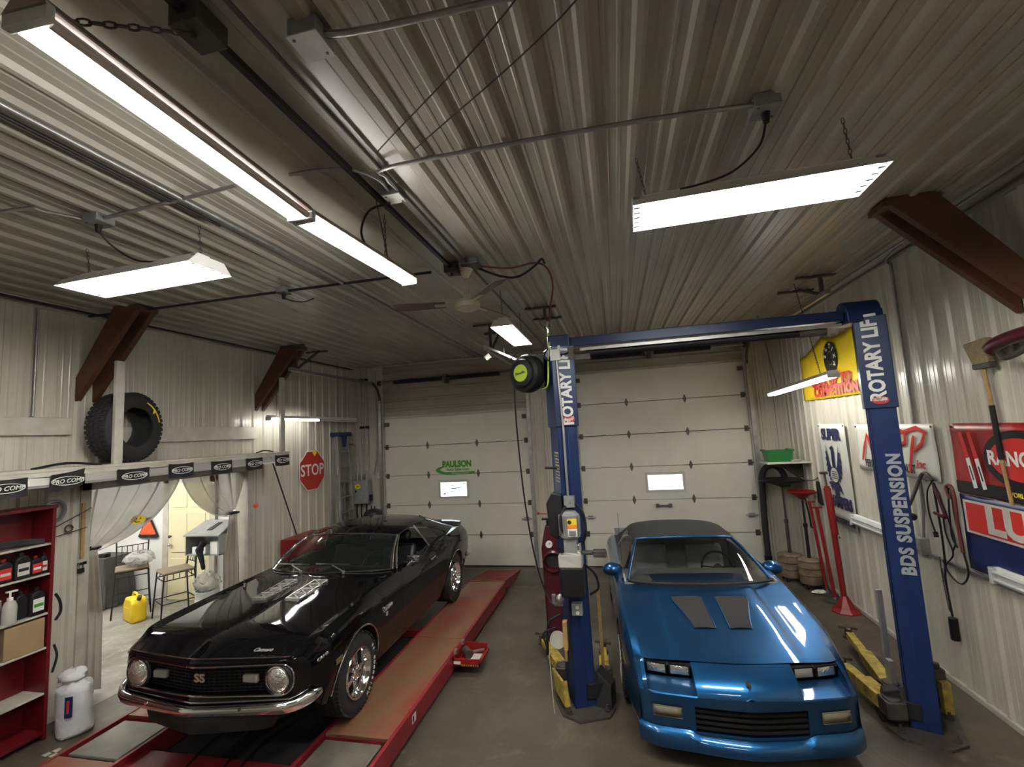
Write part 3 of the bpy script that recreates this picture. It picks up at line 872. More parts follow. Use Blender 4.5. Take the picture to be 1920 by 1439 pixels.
    g = G(); g.prism([(-.76, 1.76, .93), (-.76, 2.20, .91), (-.76, 2.26, .80), (-.76, 2.16, .62), (-.76, 1.76, .62)], (1.52, 0, 0)); g.obj('dashboard', 'black_vinyl', car, bevel=.02)
    seat(car, .36, 2.62, .28, 'black_vinyl'); seat(car, -.36, 2.62, .28, 'black_vinyl')
    steering(car, .36, 2.33, .86, 'black_vinyl')
    g = G(); g.box(-.6, .6, 3.05, 3.3, .5, .88); g.obj('rear_seat', 'black_vinyl', car, bevel=.05)
    # glass and roof
    base = [(-.755, 1.93, .945), (-.60, 1.84, .955), (-.30, 1.745, .965), (0, 1.715, .968), (.30, 1.745, .965), (.60, 1.84, .955), (.755, 1.93, .945)]
    top = [(-.620, 2.36, 1.225), (-.48, 2.31, 1.250), (-.25, 2.275, 1.266), (0, 2.265, 1.270), (.25, 2.275, 1.266), (.48, 2.31, 1.250), (.620, 2.36, 1.225)]
    bs, ts = spline(base, 4), spline(top, 4)
    g = G(); g.grid([[b.lerp(t, u) + Vector((0, -.03 * math.sin(PI * u), .02 * math.sin(PI * u))) for b, t in zip(bs, ts)] for u in (0, .2, .4, .6, .8, 1)])
    ws = g.obj('windshield', 'dark_glass', car, smooth=60)
    g = G(); g.tube(bs, .010, 6); g.tube(ts, .011, 6); g.obj('windshield_trim', 'chrome', car, smooth=50)
    for sd in (1, -1):
        g = G(); bb, tt = Vector((.758 * sd, 1.93, .945)), Vector((.622 * sd, 2.36, 1.228))
        mid = bb.lerp(tt, .5) + Vector((0, -.03, .02))
        g.tube(spline([bb, mid, tt], 6), .017, 6)
        b2, t2, m2 = bb + Vector((.03 * sd, .06, -.01)), tt + Vector((.008 * sd, .05, .0)), mid + Vector((.02 * sd, .055, 0))
        g.tube(spline([b2, m2, t2], 6), .010, 6)
        g.obj('front_pillar', 'chrome', car, smooth=50)
    rk = [(2.27, [(.627, 1.223), (.52, 1.250), (.26, 1.268), (0, 1.273)]), (2.6, [(.627, 1.245), (.52, 1.282), (.26, 1.310), (0, 1.317)]), (3.0, [(.612, 1.248), (.51, 1.288), (.25, 1.316), (0, 1.323)]), (3.42, [(.580, 1.215), (.49, 1.262), (.25, 1.288), (0, 1.295)])]
    def rp(y, c):
        ys = [r[0] for r in rk]; return tuple(pchip(ys, [r[1][c][k] for r in rk])(y) for k in (0, 1))
    g = G(); rows = []
    for i in range(13):
        y = 2.27 + 1.15 * i / 12; P = [rp(y, c) for c in range(4)]
        h = resample(smooth2(P, 6), 10)
        f = max(0, 1 - (y - 2.27) / .3)
        rows.append([(x, y + f * .09 * (x / .59) ** 2, z) for x, z in h] + [(-x, y + f * .09 * (x / .59) ** 2, z) for x, z in reversed(h[:-1])])
    g.grid(rows); g.obj('roof', 'black_paint', car, smooth=50)
    for sd in (1, -1):
        # sail panel
        A = spline([(.612, 3.10, 1.243), (.685, 3.24, 1.12), (.775, 3.38, .965)], 4)
        Bc = spline([(.580, 3.42, 1.215), (.67, 3.68, 1.11), (.76, 4.05, .975)], 4)
        C = spline([(.475, 3.42, 1.265), (.53, 3.74, 1.13), (.585, 4.09, .98)], 4)
        g = G(); g.grid([[((1 - u) ** 2 * a[0] + 2 * u * (1 - u) * (b[0] * 2 - (a[0] + c[0]) / 2) + u * u * c[0], (1 - u) ** 2 * a[1] + 2 * u * (1 - u) * (b[1] * 2 - (a[1] + c[1]) / 2) + u * u * c[1], (1 - u) ** 2 * a[2] + 2 * u * (1 - u) * (b[2] * 2 - (a[2] + c[2]) / 2) + u * u * c[2]) for u in [k / 8 for k in range(9)]] for a, b, c in zip(A, Bc, C)], )
        for v in g.bm.verts: v.co.x *= sd
        g.obj('rear_pillar', 'black_paint', car, smooth=60)
        g = G(); g.poly([(.775 * sd, 3.00, .95), (.773 * sd, 3.37, .962), (.613 * sd, 3.11, 1.235), (.612 * sd, 2.90, 1.24)]); g.obj('quarter_window', 'dark_glass', car)
        g = G(); g.bar((.778 * sd, 3.00, .95), (.612 * sd, 2.88, 1.245), .012, .02); g.obj('quarter_window_trim', 'chrome', car)
        g = G(); g.tube(spline([(.630 * sd, 2.35, 1.225), (.632 * sd, 2.62, 1.245), (.618 * sd, 2.95, 1.250), (.618 * sd, 3.11, 1.238)], 5), .008, 6); g.obj('drip_rail', 'satin_black', car)
    g = G(); bs2 = [Vector(p) for p in ((-.585, 4.09, .98), (-.3, 4.13, .985), (0, 4.14, .987), (.3, 4.13, .985), (.585, 4.09, .98))]; ts2 = [Vector(p) for p in ((-.475, 3.42, 1.265), (-.25, 3.43, 1.288), (0, 3.44, 1.294), (.25, 3.43, 1.288), (.475, 3.42, 1.265))]
    g.grid([[b.lerp(t, u) + Vector((0, .02 * math.sin(PI * u), .03 * math.sin(PI * u))) for b, t in zip(bs2, ts2)] for u in (0, .25, .5, .75, 1)]); g.obj('rear_window', 'dark_glass', car, smooth=60)
    g = G(); g.tube([Vector(p) + Vector((0, 0, .004)) for p in ((.475, 3.42, 1.268), (.535, 3.74, 1.14), (.59, 4.09, .985))], .008, 6); g.obj('rear_window_trim', 'chrome', car)
    # spoiler, tail, rear bumper
    g = G(); rows = []
    for k in range(17):
        x = -.72 + 1.44 * k / 16; e = 1 - (abs(x) / .72) ** 6 * .5
        rows.append([(x, 4.34, .945), (x, 4.44, .945 + .030 * e), (x, 4.56, .945 + .055 * e), (x, 4.58, .945 + .042 * e), (x, 4.56, .905)])
    g.grid(rows); g.poly(rows[0]); g.poly(rows[-1]); g.obj('rear_spoiler', 'black_paint', car, smooth=50)
    g = G(); rt = s.row(4.62)
    g.poly([p for p in rt] + [(-p[0], p[1], p[2]) for p in reversed(rt[:-1])]); g.obj('tail_panel', 'black_paint', car)
    g = G(); g.box(-.82, .82, 4.58, 4.68, .46, .56); g.box(.80, .90, 4.30, 4.66, .46, .56); g.box(-.90, -.80, 4.30, 4.66, .46, .56); g.obj('rear_bumper', 'chrome', car, bevel=.02)
    # wipers, antenna, mirror, handles, louvre dashes
    for x0, x1 in ((.30, -.10), (-.22, -.60)):
        g = G(); g.cyl((x0, 1.70, .965), (x0, 1.70, .995), .016, 10); g.bar((x0, 1.70, .99), ((x0 + x1) / 2 + .0, 1.80, 1.028), .012, .008)
        xm = (x0 + x1) / 2
        g.bar((xm + .20, 1.84, 1.022), (xm - .20, 1.80, 1.042), .010, .012); g.obj('wiper', 'steel', car)
    g = G(); g.cyl((-.70, 1.42, .905), (-.70, 1.42, .945), .018, 12, .012); g.cyl((-.70, 1.42, .945), (-.70, 1.42, .99), .004, 6); g.obj('antenna_base', 'chrome', car)
    dL = doors[1]
    g = G(); g.cyl((.86, 2.12, .935), (.90, 2.13, .975), .012, 8)
    m = Matrix.Translation((.915, 2.14, .995)) @ Matrix.Rotation(-.15, 4, 'Z')
    g.prism([m @ Vector(p) for p in ((-.07, 0, -.038), (.06, 0, -.03), (.07, 0, .035), (-.07, 0, .042))], (m.to_3x3() @ Vector((.0, .05, 0))))
    g.obj('side_mirror', 'chrome', dL, bevel=.008)
    for sd in (1, -1):
        g = G(); g.bar((.908 * sd, 2.72, .835), (.908 * sd, 2.88, .84), .02, .022); g.cyl((.90 * sd, 2.90, .81), (.925 * sd, 2.90, .81), .012, 10); g.obj('door_handle', 'chrome', doors[sd], bevel=.004)
    g = G(); g.prism([(-.10, 2.38, 1.20), (.10, 2.38, 1.20), (.09, 2.38, 1.145), (-.09, 2.38, 1.145)], (0, .02, 0)); g.obj('rear_view_mirror', 'satin_black', car)
    # wheels
    R = .335
    for sd in (1, -1):
        lt = [('BFGoodrich', -2.45)] if sd > 0 else None
        wheel(car, .770 * sd, .955, R, R, .265, .200, sd, 'chrome', [('BF GOODRICH', LET_A)] if sd > 0 else None)
        wheel(car, .775 * sd, 3.675, R + .005, R + .005, .26, .200, sd, 'chrome', None)
    g = G(); g.box(-.55, .55, .5, 4.4, .24, .42); g.obj('underbody_light_block', 'matte_black', car)  # dark box added under the body to stop light passing through
    return car

# ---------------------------------------------------------------- blue convertible
def build_blue_car():
    car = thing('car', 'metallic blue convertible with black canvas roof parked between the blue lift posts', 'car', BLUE_POS, rotz=math.radians(BLUE_YAW), world=False)
    def V(x): x = abs(x); return .115 * (x / .75) ** 1.35 + (max(x - .66, 0) / .16) ** 2 * .075
    def ysh(x, y, z):
        f = max(0, 1 - y / .8); f = f * f * (3 - 2 * f); return y + V(x) * f
    # keys: 0 bottom, 1 skirt, 2 mid, 3 body crease, 4 upper side, 5 shoulder, 6 hood gap, 7 hood crease a, 8 crease b, 9 centre
    keys = [
        (0.00, [(.800, .115), (.815, .235), (.800, .30), (.800, .44), (.797, .480), (.792, .496), (.745, .503), (.50, .503), (.46, .503), (0, .503)]),
        (0.13, [(.812, .115), (.830, .235), (.822, .30), (.826, .46), (.822, .555), (.800, .600), (.750, .615), (.50, .620), (.40, .622), (0, .625)]),
        (0.21, [(.822, .118), (.842, .235), (.836, .30), (.842, .47), (.838, .590), (.806, .645), (.752, .656), (.51, .662), (.46, .665), (0, .668)]),
        (0.60, [(.850, .150), (.876, .24), (.876, .32), (.882, .50), (.870, .68), (.820, .735), (.756, .738), (.52, .738), (.46, .754), (0, .748)]),
        (0.95, [(.860, .160), (.890, .24), (.895, .34), (.902, .53), (.884, .75), (.826, .800), (.758, .798), (.52, .800), (.455, .822), (0, .820)]),
        (1.30, [(.860, .150), (.892, .24), (.898, .34), (.905, .54), (.884, .79), (.828, .850), (.752, .848), (.52, .852), (.455, .878), (0, .880)]),
        (1.55, [(.860, .145), (.892, .24), (.898, .34), (.905, .54), (.884, .82), (.830, .885), (.750, .885), (.52, .890), (.455, .910), (0, .912)]),
        (2.10, [(.860, .145), (.892, .24), (.900, .34), (.908, .54), (.888, .82), (.840, .905), (.760, .915), (.44, .92), (.34, .92), (0, .92)]),
        (2.90, [(.865, .145), (.896, .24), (.904, .34), (.912, .54), (.892, .83), (.845, .915), (.760, .925), (.44, .93), (.34, .93), (0, .93)]),
        (3.60, [(.875, .150), (.900, .25), (.912, .36), (.920, .56), (.895, .82), (.830, .90), (.720, .91), (.44, .915), (.34, .915), (0, .915)]),
        (4.15, [(.860, .180), (.880, .28), (.885, .38), (.885, .56), (.860, .76), (.790, .835), (.700, .85), (.44, .855), (.34, .855), (0, .855)]),
        (4.50, [(.800, .200), (.820, .30), (.825, .40), (.820, .56), (.790, .72), (.730, .78), (.660, .79), (.44, .795), (.34, .795), (0, .795)])]
    F, B = (1.02, .325, .365), (3.585, .325, .365)
    s = Shell(keys, [(0, 5, 17, 'mix'), (5, 6, 3, 'cr'), (6, 7, 4, 'cr'), (7, 8, 2, 'lin'), (8, 9, 4, 'cr')], (F, B), ysh, [.222, .226, 1.50, 1.504, 1.55, 1.75, 1.754, 2.98, 2.984, 3.25])
    J1 = 8; J2 = 17; J3 = 20
    def part(j, y):
        if j < J2:
            if y < 1.75: return 'fender|side'
            if y < 1.754 or 2.98 < y < 2.984: return None
            if y < 2.98: return 'door|side'
            return 'body'
        if j < J3 - 1: return 'fender|side' if y < 1.55 else 'body'
        if j == J3 - 1: return 'fender|side' if y < 1.55 else 'body'
        if y < .222: return None
        if y < .226 or (1.50 < y < 1.504): return None
        if y < 1.50: return 'hood'
        if 1.75 < y < 3.25: return None
        return 'body'
    gs = s.build(part); doors = {}
    for (nm, sd), g in gs.items():
        if nm == 'hood': g.obj('hood', 'blue_paint', car, smooth=22)
        else:
            o = g.obj(nm.split('|')[0], 'blue_paint', car, smooth=28)
            if nm.startswith('door'): doors[sd] = o
    for a in (F, B):
        for q in (1, -1): s.well(*a, q).obj('wheel_well', 'matte_black', car)
    g = G(); g.grid([[(x, ysh(x, y, 0), s.fz[9](y) - .03) for x in [(-.74 + .148 * k) for k in range(11)]] for y in (.20, .24)]); g.obj('panel_seam', 'matte_black', car)
    # ---- nose: rows from the hood edge down to the chin, split where the grille and lamp pockets sit
    He = lambda x: (x, ysh(x, .220, 0), s.fz[9](.220) - .002 - .010 * (abs(x) / .75) ** 2)
    def P(x, dy, z): return (x, V(x) + dy, z)
    xin, xout = .375, .735
    def xs(a, b, n): return [a + (b - a) * k / n for k in range(n + 1)]
    def nose_rows(X): # centre panel between the lamps
        R = []
        for u, (dy, z) in ((0, None), (.3, (.195, .635)), (.6, (.095, .592)), (.85, (.022, .553)), (1.0, (.0, .525)), (1.1, (.003, .50))) if False else ():
            pass
        return R
    g = G()
    for sd in (1, -1):
        # centre panel
        rows = [[He(x) for x in xs(0, xin, 6)]]
        for dy, z in ((.145, .642), (.08, .610), (.03, .572), (.006, .540), (.0, .515)):
            rows.append([P(x, dy, z - .012 * (x / .4) ** 2) for x in xs(0, xin, 6)])
        g.grid([[(p[0] * sd, p[1], p[2]) for p in r] for r in rows])
        # lamp pocket: shelf, inner wall, front lip
        lampy = .195
        shelf = [[(x, V(x) + lampy - .01, .552) for x in xs(xin, xout, 6)], [(x, V(x) + .10, .528) for x in xs(xin, xout, 6)], [(x, V(x) + .035, .514) for x in xs(xin, xout, 6)], [(x, V(x) + .008, .511) for x in xs(xin, xout, 6)], [(x, V(x), .503) for x in xs(xin, xout, 6)]]
        g.grid([[(p[0] * sd, p[1], p[2]) for p in r] for r in shelf])
        for xx in (xin, xout):
            prof_top = [(He(xx)[1], He(xx)[2])] + [(V(xx) + dy, z - .012 * (xx / .4) ** 2 * (1 if xx == xin else .3)) for dy, z in ((.145, .642), (.08, .610), (.03, .572), (.006, .540), (.0, .503))]
            bot = [(V(xx) + lampy - .01, .552), (V(xx) + .10, .528), (V(xx) + .035, .514), (V(xx) + .008, .511), (V(xx), .503)]
            g.poly([(xx * sd, y, z) for y, z in prof_top] + [(xx * sd, y, z) for y, z in reversed(bot[:-1])])
        # outer edge joining the fender
        rows = [[(xout, *He(xout)[1:]), (.752, *He(.752)[1:])]] + [[P(xout, dy, z), P(.765, dy * (.97 if dy < .1 else 1), z), ] for dy, z in ((.145, .642), (.08, .610), (.03, .572), (.006, .540), (.0, .503))]
        g.grid([[(p[0] * sd, p[1], p[2]) for p in r] for r in rows])
        # bumper face rows
        X = xs(0, .40, 6) + xs(.40, .80, 10)[1:]
        def row(z, dy): return [P(x, dy, z) for x in X]
        face = [row(.515, .0), row(.470, .0), row(.432, .012), row(.245, .030), row(.215, .026)]
        for k, x in enumerate(X):
            if x <= xin: face[0][k] = P(x, 0, .515 - .012 * (x / .4) ** 2)
            else: face[0][k] = P(x, 0, .503)
        g.grid([[(p[0] * sd, p[1], p[2]) for p in r] for r in face], skip=lambda i, j: i == 2 and j < 6)
        # grille opening walls
        op = G
        g.grid([[(x * sd, V(x) + .012, .432) for x in xs(0, .40, 6)], [(x * sd, V(x) + .09, .425) for x in xs(0, .40, 6)]])
        g.grid([[(x * sd, V(x) + .030, .245) for x in xs(0, .40, 6)], [(x * sd, V(x) + .09, .25) for x in xs(0, .40, 6)]])
        g.poly([(.40 * sd, V(.40) + .012, .432), (.40 * sd, V(.40) + .09, .425), (.40 * sd, V(.40) + .09, .25), (.40 * sd, V(.40) + .030, .245)])
    g.obj('front_fascia', 'blue_paint', car, smooth=30)
    # chin spoiler with its dip under the grille
    g = G(); X = xs(-.815, .815, 40)
    def zt(x): a = abs(x); t = min(max((a - .36) / .08, 0), 1); t = t * t * (3 - 2 * t); return .226 + .03 * t
    def out(x): return -.022 - .012 * max(0, 1 - (abs(x) / .45) ** 2)
    rows = [[P(x, .020, zt(x)) for x in X], [P(x, out(x) + .02, zt(x) - .012) for x in X], [P(x, out(x), zt(x) - .035) for x in X], [P(x, out(x) - .008, .155) for x in X], [P(x, out(x) - .002, .125) for x in X], [P(x, .03, .12) for x in X]]
    g.grid(rows); g.poly([r[0] for r in rows]); g.poly([r[-1] for r in rows]); g.obj('chin_spoiler', 'blue_paint', car, smooth=35)
    for sd in (1, -1):
        g = G(); g.grid([[(x * sd, V(x) + .095, z) for x in xs(0, .42, 6)] for z in (.235, .44)]); g.obj('grille_backing', 'matte_black', car)
    for k in range(4):
        z = .275 + .040 * k
        g = G(); X = xs(-.398, .398, 16)
        g.grid([[P(x, .080, z + .016) for x in X], [P(x, .030, z + .010) for x in X], [P(x, .028, z - .008) for x in X], [P(x, .08, z - .010) for x in X]])
        g.obj('grille_bar', 'black', car, smooth=50)
    for sd in (1, -1):
        for i, (xa, xb) in enumerate(((.385, .545), (.562, .722))):
            m_ = 'marker' if (sd > 0 and i == 0) else 'lens'
            ya, yb = V(xa) + .186, V(xb) + .186
            g = G(); g.prism([(xa * sd, ya, .569), (xb * sd, yb, .569), (xb * sd, yb, .650), (xa * sd, ya, .650)], (0, .03, 0)); hb = g.obj('headlight_housing', 'black', car)
            e = .012
            g = G(); rows = []
            for r_ in range(5):
                z = .577 + .064 * r_ / 4
                rows.append([((xa + e + (xb - xa - 2 * e) * c / 6) * sd, lerp(ya, yb, c / 6) - .004 - .010 * (1 - ((c - 3) / 3) ** 2) * (1 - ((r_ - 2) / 2.2) ** 2), z) for c in range(7)])
            g.grid(rows); g.obj('headlight', m_, car, smooth=60)
        g = G(); X = xs(.50, .70, 5); g.grid([[((x) * sd, V(x) + .003, z) for x in X] for z in (.345, .41)] ); 
        g.obj('parking_lamp', 'amber', car, smooth=50, solid=.012)
        g = G(); g.tube([((x) * sd, V(x) - .001, z) for x, z in ((.495, .34), (.705, .34), (.705, .415), (.495, .415))], .004, 5, closed=True); g.obj('parking_lamp_frame', 'amber', car)
    g = G()
    bt = [(-.028, -.004), (-.010, -.004), (-.010, -.011), (.014, -.011), (.012, -.004), (.030, -.004), (.026, .006), (.008, .006), (.006, .012), (-.016, .012), (-.014, .006), (-.030, .006)]
    g.prism([(z * 1.3, V(0) + .052 + x * 1.2 * .80, .600 + x * 1.2 * .45) for x, z in bt], (0, -.004, .007)); g.obj('nose_emblem', 'chrome', car)
    # hood louvre panels and raised edges
    def hz(x, y):
        a = abs(x); zc = s.fz[9](y); z8 = s.fz[8](y); x8 = s.fx[8](y); z7 = s.fz[7](y); x7 = s.fx[7](y)
        if a < x8: return lerp(zc, z8, (a / x8) ** 1.6)
        return lerp(z8, z7, min((a - x8) / (x7 - x8), 1))
    for sd in (1, -1):
        q = [(.050, .92), (.150, .90), (.245, 1.36), (.06, 1.36)]
        q = [(.055, .88), (.160, .90), (.262, 1.30), (.255, 1.38), (.065, 1.38)]
        rows = []
        for i in range(9):
            y = .66 + .50 * i / 8; t = i / 8
            xi = lerp(.066, .068, t); xo = lerp(.235, .345, min(1, t * 1.15) ** 1.2)
            rows.append([((xi + (xo - xi) * c / 4) * sd, y, hz(xi + (xo - xi) * c / 4, y) + .007 + .006 * math.sin(PI * c / 4)) for c in range(5)])
        g = G(); g.grid(rows); g.obj('hood_louver', 'matte_black', car, smooth=60)
        g = G(); g.tube([(r[4][0] + .006 * sd, r[4][1], r[4][2] - .003) for r in rows], .008, 6); g.tube([(r[0][0] - .006 * sd, r[0][1], r[0][2] - .003) for r in rows], .006, 6)
        g.obj('louver_edge', 'blue_paint', car, smooth=60)
    # cabin
    g = G(); g.box(-.76, .76, 1.5, 3.3, .2, .22); g.box(-.78, -.76, 1.5, 3.3, .2, .91); g.box(.76, .78, 1.5, 3.3, .2, .91); g.box(-.76, .76, 3.26, 3.28, .2, .94); g.box(-.76, .76, 1.5, 1.52, .2, .89); g.obj('interior_tub', 'seat_cloth', car)
    g = G(); g.prism([(-.76, 1.53, .905), (-.76, 2.02, .90), (-.76, 2.08, .78), (-.76, 2.0, .60), (-.76, 1.53, .60)], (1.52, 0, 0)); g.obj('dashboard', 'dash_cloth', car, bevel=.02)
    seat(car, .36, 2.55, .26, 'seat_cloth'); seat(car, -.36, 2.55, .26, 'seat_cloth'); steering(car, .37, 2.22, .84, 'black')
    g = G(); g.box(-.55, .55, 2.9, 3.2, .45, .86); g.obj('rear_seat', 'seat_cloth', car, bevel=.05)
    base = [(-.735, 1.56, .905), (-.58, 1.455, .915), (-.29, 1.375, .925), (0, 1.35, .928), (.29, 1.375, .925), (.58, 1.455, .915), (.735, 1.56, .905)]
    top = [(-.560, 2.29, 1.175), (-.44, 2.245, 1.193), (-.22, 2.215, 1.206), (0, 2.205, 1.210), (.22, 2.215, 1.206), (.44, 2.245, 1.193), (.560, 2.29, 1.175)]
    bs, ts = spline(base, 4), spline(top, 4)
    g = G(); g.grid([[b.lerp(t, u) + Vector((0, -.01 * math.sin(PI * u), .022 * math.sin(PI * u))) for b, t in zip(bs, ts)] for u in (0, .2, .4, .6, .8, 1)]); g.obj('windshield', 'tint_glass', car, smooth=60)
    g = G(); g.tube([p + Vector((0, -.015, -.002)) for p in bs], .016, 6); g.obj('wiper_cowl', 'matte_black', car)
    g = G()
    fr = [bs[0].lerp(ts[0], u) + Vector((-.004, -.01 * math.sin(PI * u), .022 * math.sin(PI * u))) for u in (0, .25, .5, .75, 1)] + ts[1:-1] + [bs[-1].lerp(ts[-1], u) + Vector((.004, -.01 * math.sin(PI * u), .022 * math.sin(PI * u))) for u in (1, .75, .5, .25, 0)]
    g.tube(fr, .018, 8); g.obj('windshield_frame', 'blue_paint', car, smooth=60)
    # canvas roof
    rk = [(2.20, [(.565, 1.170), (.50, 1.192), (.25, 1.214), (0, 1.220)]), (2.45, [(.600, 1.185), (.53, 1.225), (.27, 1.248), (0, 1.254)]), (2.80, [(.605, 1.175), (.54, 1.225), (.28, 1.252), (0, 1.257)]), (3.15, [(.60, 1.13), (.53, 1.195), (.27, 1.228), (0, 1.234)]), (3.50, [(.63, 1.02), (.55, 1.08), (.27, 1.125), (0, 1.13)]), (3.68, [(.66, .915), (.58, .93), (.30, .94), (0, .945)])]
    ys = [r[0] for r in rk]
    fxr = [pchip(ys, [r[1][c][0] for r in rk]) for c in range(4)]; fzr = [pchip(ys, [r[1][c][1] for r in rk]) for c in range(4)]
    rows = []
    for i in range(25):
        y = 2.20 + 1.48 * i / 24; P_ = [(fxr[c](y), fzr[c](y)) for c in range(4)]
        h = resample(smooth2(P_, 6), 12); f = max(0, 1 - (y - 2.20) / .3)
        drop = [(h[0][0] + .02, h[0][1] - .03)]
        h = drop + h
        rows.append([(x, y + f * .09 * (x / .56) ** 2, z) for x, z in h] + [(-x, y + f * .09 * (x / .56) ** 2, z) for x, z in reversed(h[:-1])])
    g = G(); g.grid(rows); g.obj('convertible_top', 'convertible', car, smooth=60)
    for sd in (1, -1):
        g = G(); g.grid([[(.625 * sd, 3.05, 1.17), (.64 * sd, 3.3, 1.08), (.66 * sd, 3.62, .95)], [(.70 * sd, 3.0, 1.0), (.72 * sd, 3.3, .96), (.74 * sd, 3.62, .935)], [(.775 * sd, 2.95, .92), (.775 * sd, 3.3, .93), (.775 * sd, 3.62, .935)]]); g.obj('roof_side_panel', 'convertible', car, smooth=60)
        g = G(); g.grid([[(.775 * sd, 1.72, .91), (.79 * sd, 2.3, .915), (.785 * sd, 2.95, .92)], [(.745 * sd, 1.85, .97), (.71 * sd, 2.3, 1.06), (.70 * sd, 3.0, 1.05)], [(.590 * sd, 2.26, 1.17), (.617 * sd, 2.5, 1.18), (.622 * sd, 3.04, 1.15)]]); g.obj('side_window', 'dark_glass', car, smooth=60)
        g = G(); c = Vector((.885 * sd, 1.95, .91)); g.sphere(c, .118, 14, 10, (1.0, .75, .66))
        bmesh.ops.bisect_plane(g.bm, geom=g.bm.verts[:] + g.bm.edges[:] + g.bm.faces[:], plane_co=c + Vector((0, .035, 0)), plane_no=(0, 1, 0), clear_outer=True)
        g.bar((.80 * sd, 1.92, .89), (.88 * sd, 1.94, .90), .05, .03)
        mr = g.obj('side_mirror', 'blue_paint', doors[sd], smooth=50)
        g = G(); g.disc((.885 * sd, 1.986, .91), .075, (0, 1, 0), 20)
        for v in g.bm.verts: v.co.z = .91 + (v.co.z - .91) * .7
        g.obj('mirror_glass', 'chrome', mr)
    g = G(); rows = []
    for k in range(17):
        x = -.74 + 1.48 * k / 16; e = 1 - (abs(x) / .74) ** 6 * .4
        rows.append([(x, 4.12, .84), (x, 4.28, .84 + .015 * e), (x, 4.46, .84 + .03 * e), (x, 4.50, .84 + .02 * e), (x, 4.48, .78)])
    g.grid(rows); g.poly(rows[0]); g.poly(rows[-1]); g.obj('rear_spoiler', 'blue_paint', car, smooth=50)
    rt = s.row(4.50); g = G(); g.poly([p for p in rt] + [(-p[0], p[1], p[2]) for p in reversed(rt[:-1])]); g.obj('tail_panel', 'blue_paint', car)
    g = G(); g.cyl((-.79, 1.62, .89), (-.79, 1.62, .91), .012, 8); g.cyl((-.79, 1.62, .9), (-.79, 1.66, 1.62), .0022, 5); g.obj('antenna', 'satin_black', car)
    for sd in (1, -1):
        wheel(car, .785 * sd, 1.02, .322, .322, .235, .205, sd, 'alu'); wheel(car, .785 * sd, 3.585, .322, .322, .235, .205, sd, 'alu')
    g = G(); g.box(-.62, .62, .55, 4.3, .16, .4); g.obj('underbody_light_block', 'matte_black', car)  # added dark filler below the shell, keeps light from coming through
    return car

BLACK_POS, BLACK_YAW, LET_A = (-3.30, 2.99, 0.204), 1.2, 2.05
BLUE_POS, BLUE_YAW = (0.82, 3.93, 0.003), 3.3
build_black_car()
build_blue_car()

# ================================================================ LIGHT FIXTURES
def chain(g, p, q, link=.028, r=.0022):
    p, q = Vector(p), Vector(q); d = q - p; n = max(2, int(d.length / link)); d.normalize(); a = d.orthogonal().normalized(); b = d.cross(a)
    for i in range(n):
        c = p.lerp(q, (i + .5) / n); s = a if i % 2 else b; L = link * .68; w = link * .26
        g.tube([c + d * (L * math.cos(t)) + s * (w * math.sin(t)) for t in [2 * PI * k / 8 for k in range(8)]], r, 4, closed=True)

def high_bay(name, label, c, L, W, rot, ntube=4, chains=None, group='open multi-tube ceiling light fixtures'):
    """troffer: long axis local x; c = centre of the open face"""
    t = thing(name, label, 'ceiling light', c, group, rotz=rot, world=False)
    g = G(); h = .075
    w2, l2 = W / 2, L / 2
    for s in (1, -1):
        g.prism([(-l2, s * w2, 0), (l2, s * w2, 0), (l2, s * w2 * .62, h), (-l2, s * w2 * .62, h)], (0, s * .002, 0))
    g.box(-l2, l2, -w2 * .62, w2 * .62, h - .002, h)
    for s in (1, -1):
        g.prism([(s * l2, -w2, 0), (s * l2, w2, 0), (s * l2, w2 * .62, h), (s * l2, -w2 * .62, h)], (s * .002, 0, 0))
    hs = g.obj('housing', 'reflector', t)
    g = G(); g.box(-l2 * .9, l2 * .9, -.05, .05, h, h + .04); g.obj('ballast_cover', 'reflector', t, bevel=.005)
    for k in range(ntube):
        y = (k - (ntube - 1) / 2) * (W * .86 / ntube)
        g = G(); g.cyl((-l2 + .04, y, .032), (l2 - .04, y, .032), .015, 10); tb = g.obj('lamp_tube', 'tube', t, smooth=60)
        for s in (1, -1):
            g = G(); g.box(s * (l2 - .022) - .018, s * (l2 - .022) + .018, y - .008, y + .008, .005, .07); g.obj('lamp_holder', 'grey_box', t)
    for x in (-l2 * .86, l2 * .86):
        g = G(); chain(g, (x, 0, h + .03), (x * 1.02 - .03, 0, ZC - c[2] - .03)); g.obj('hanging_chain', 'dark_steel', t)
    return t
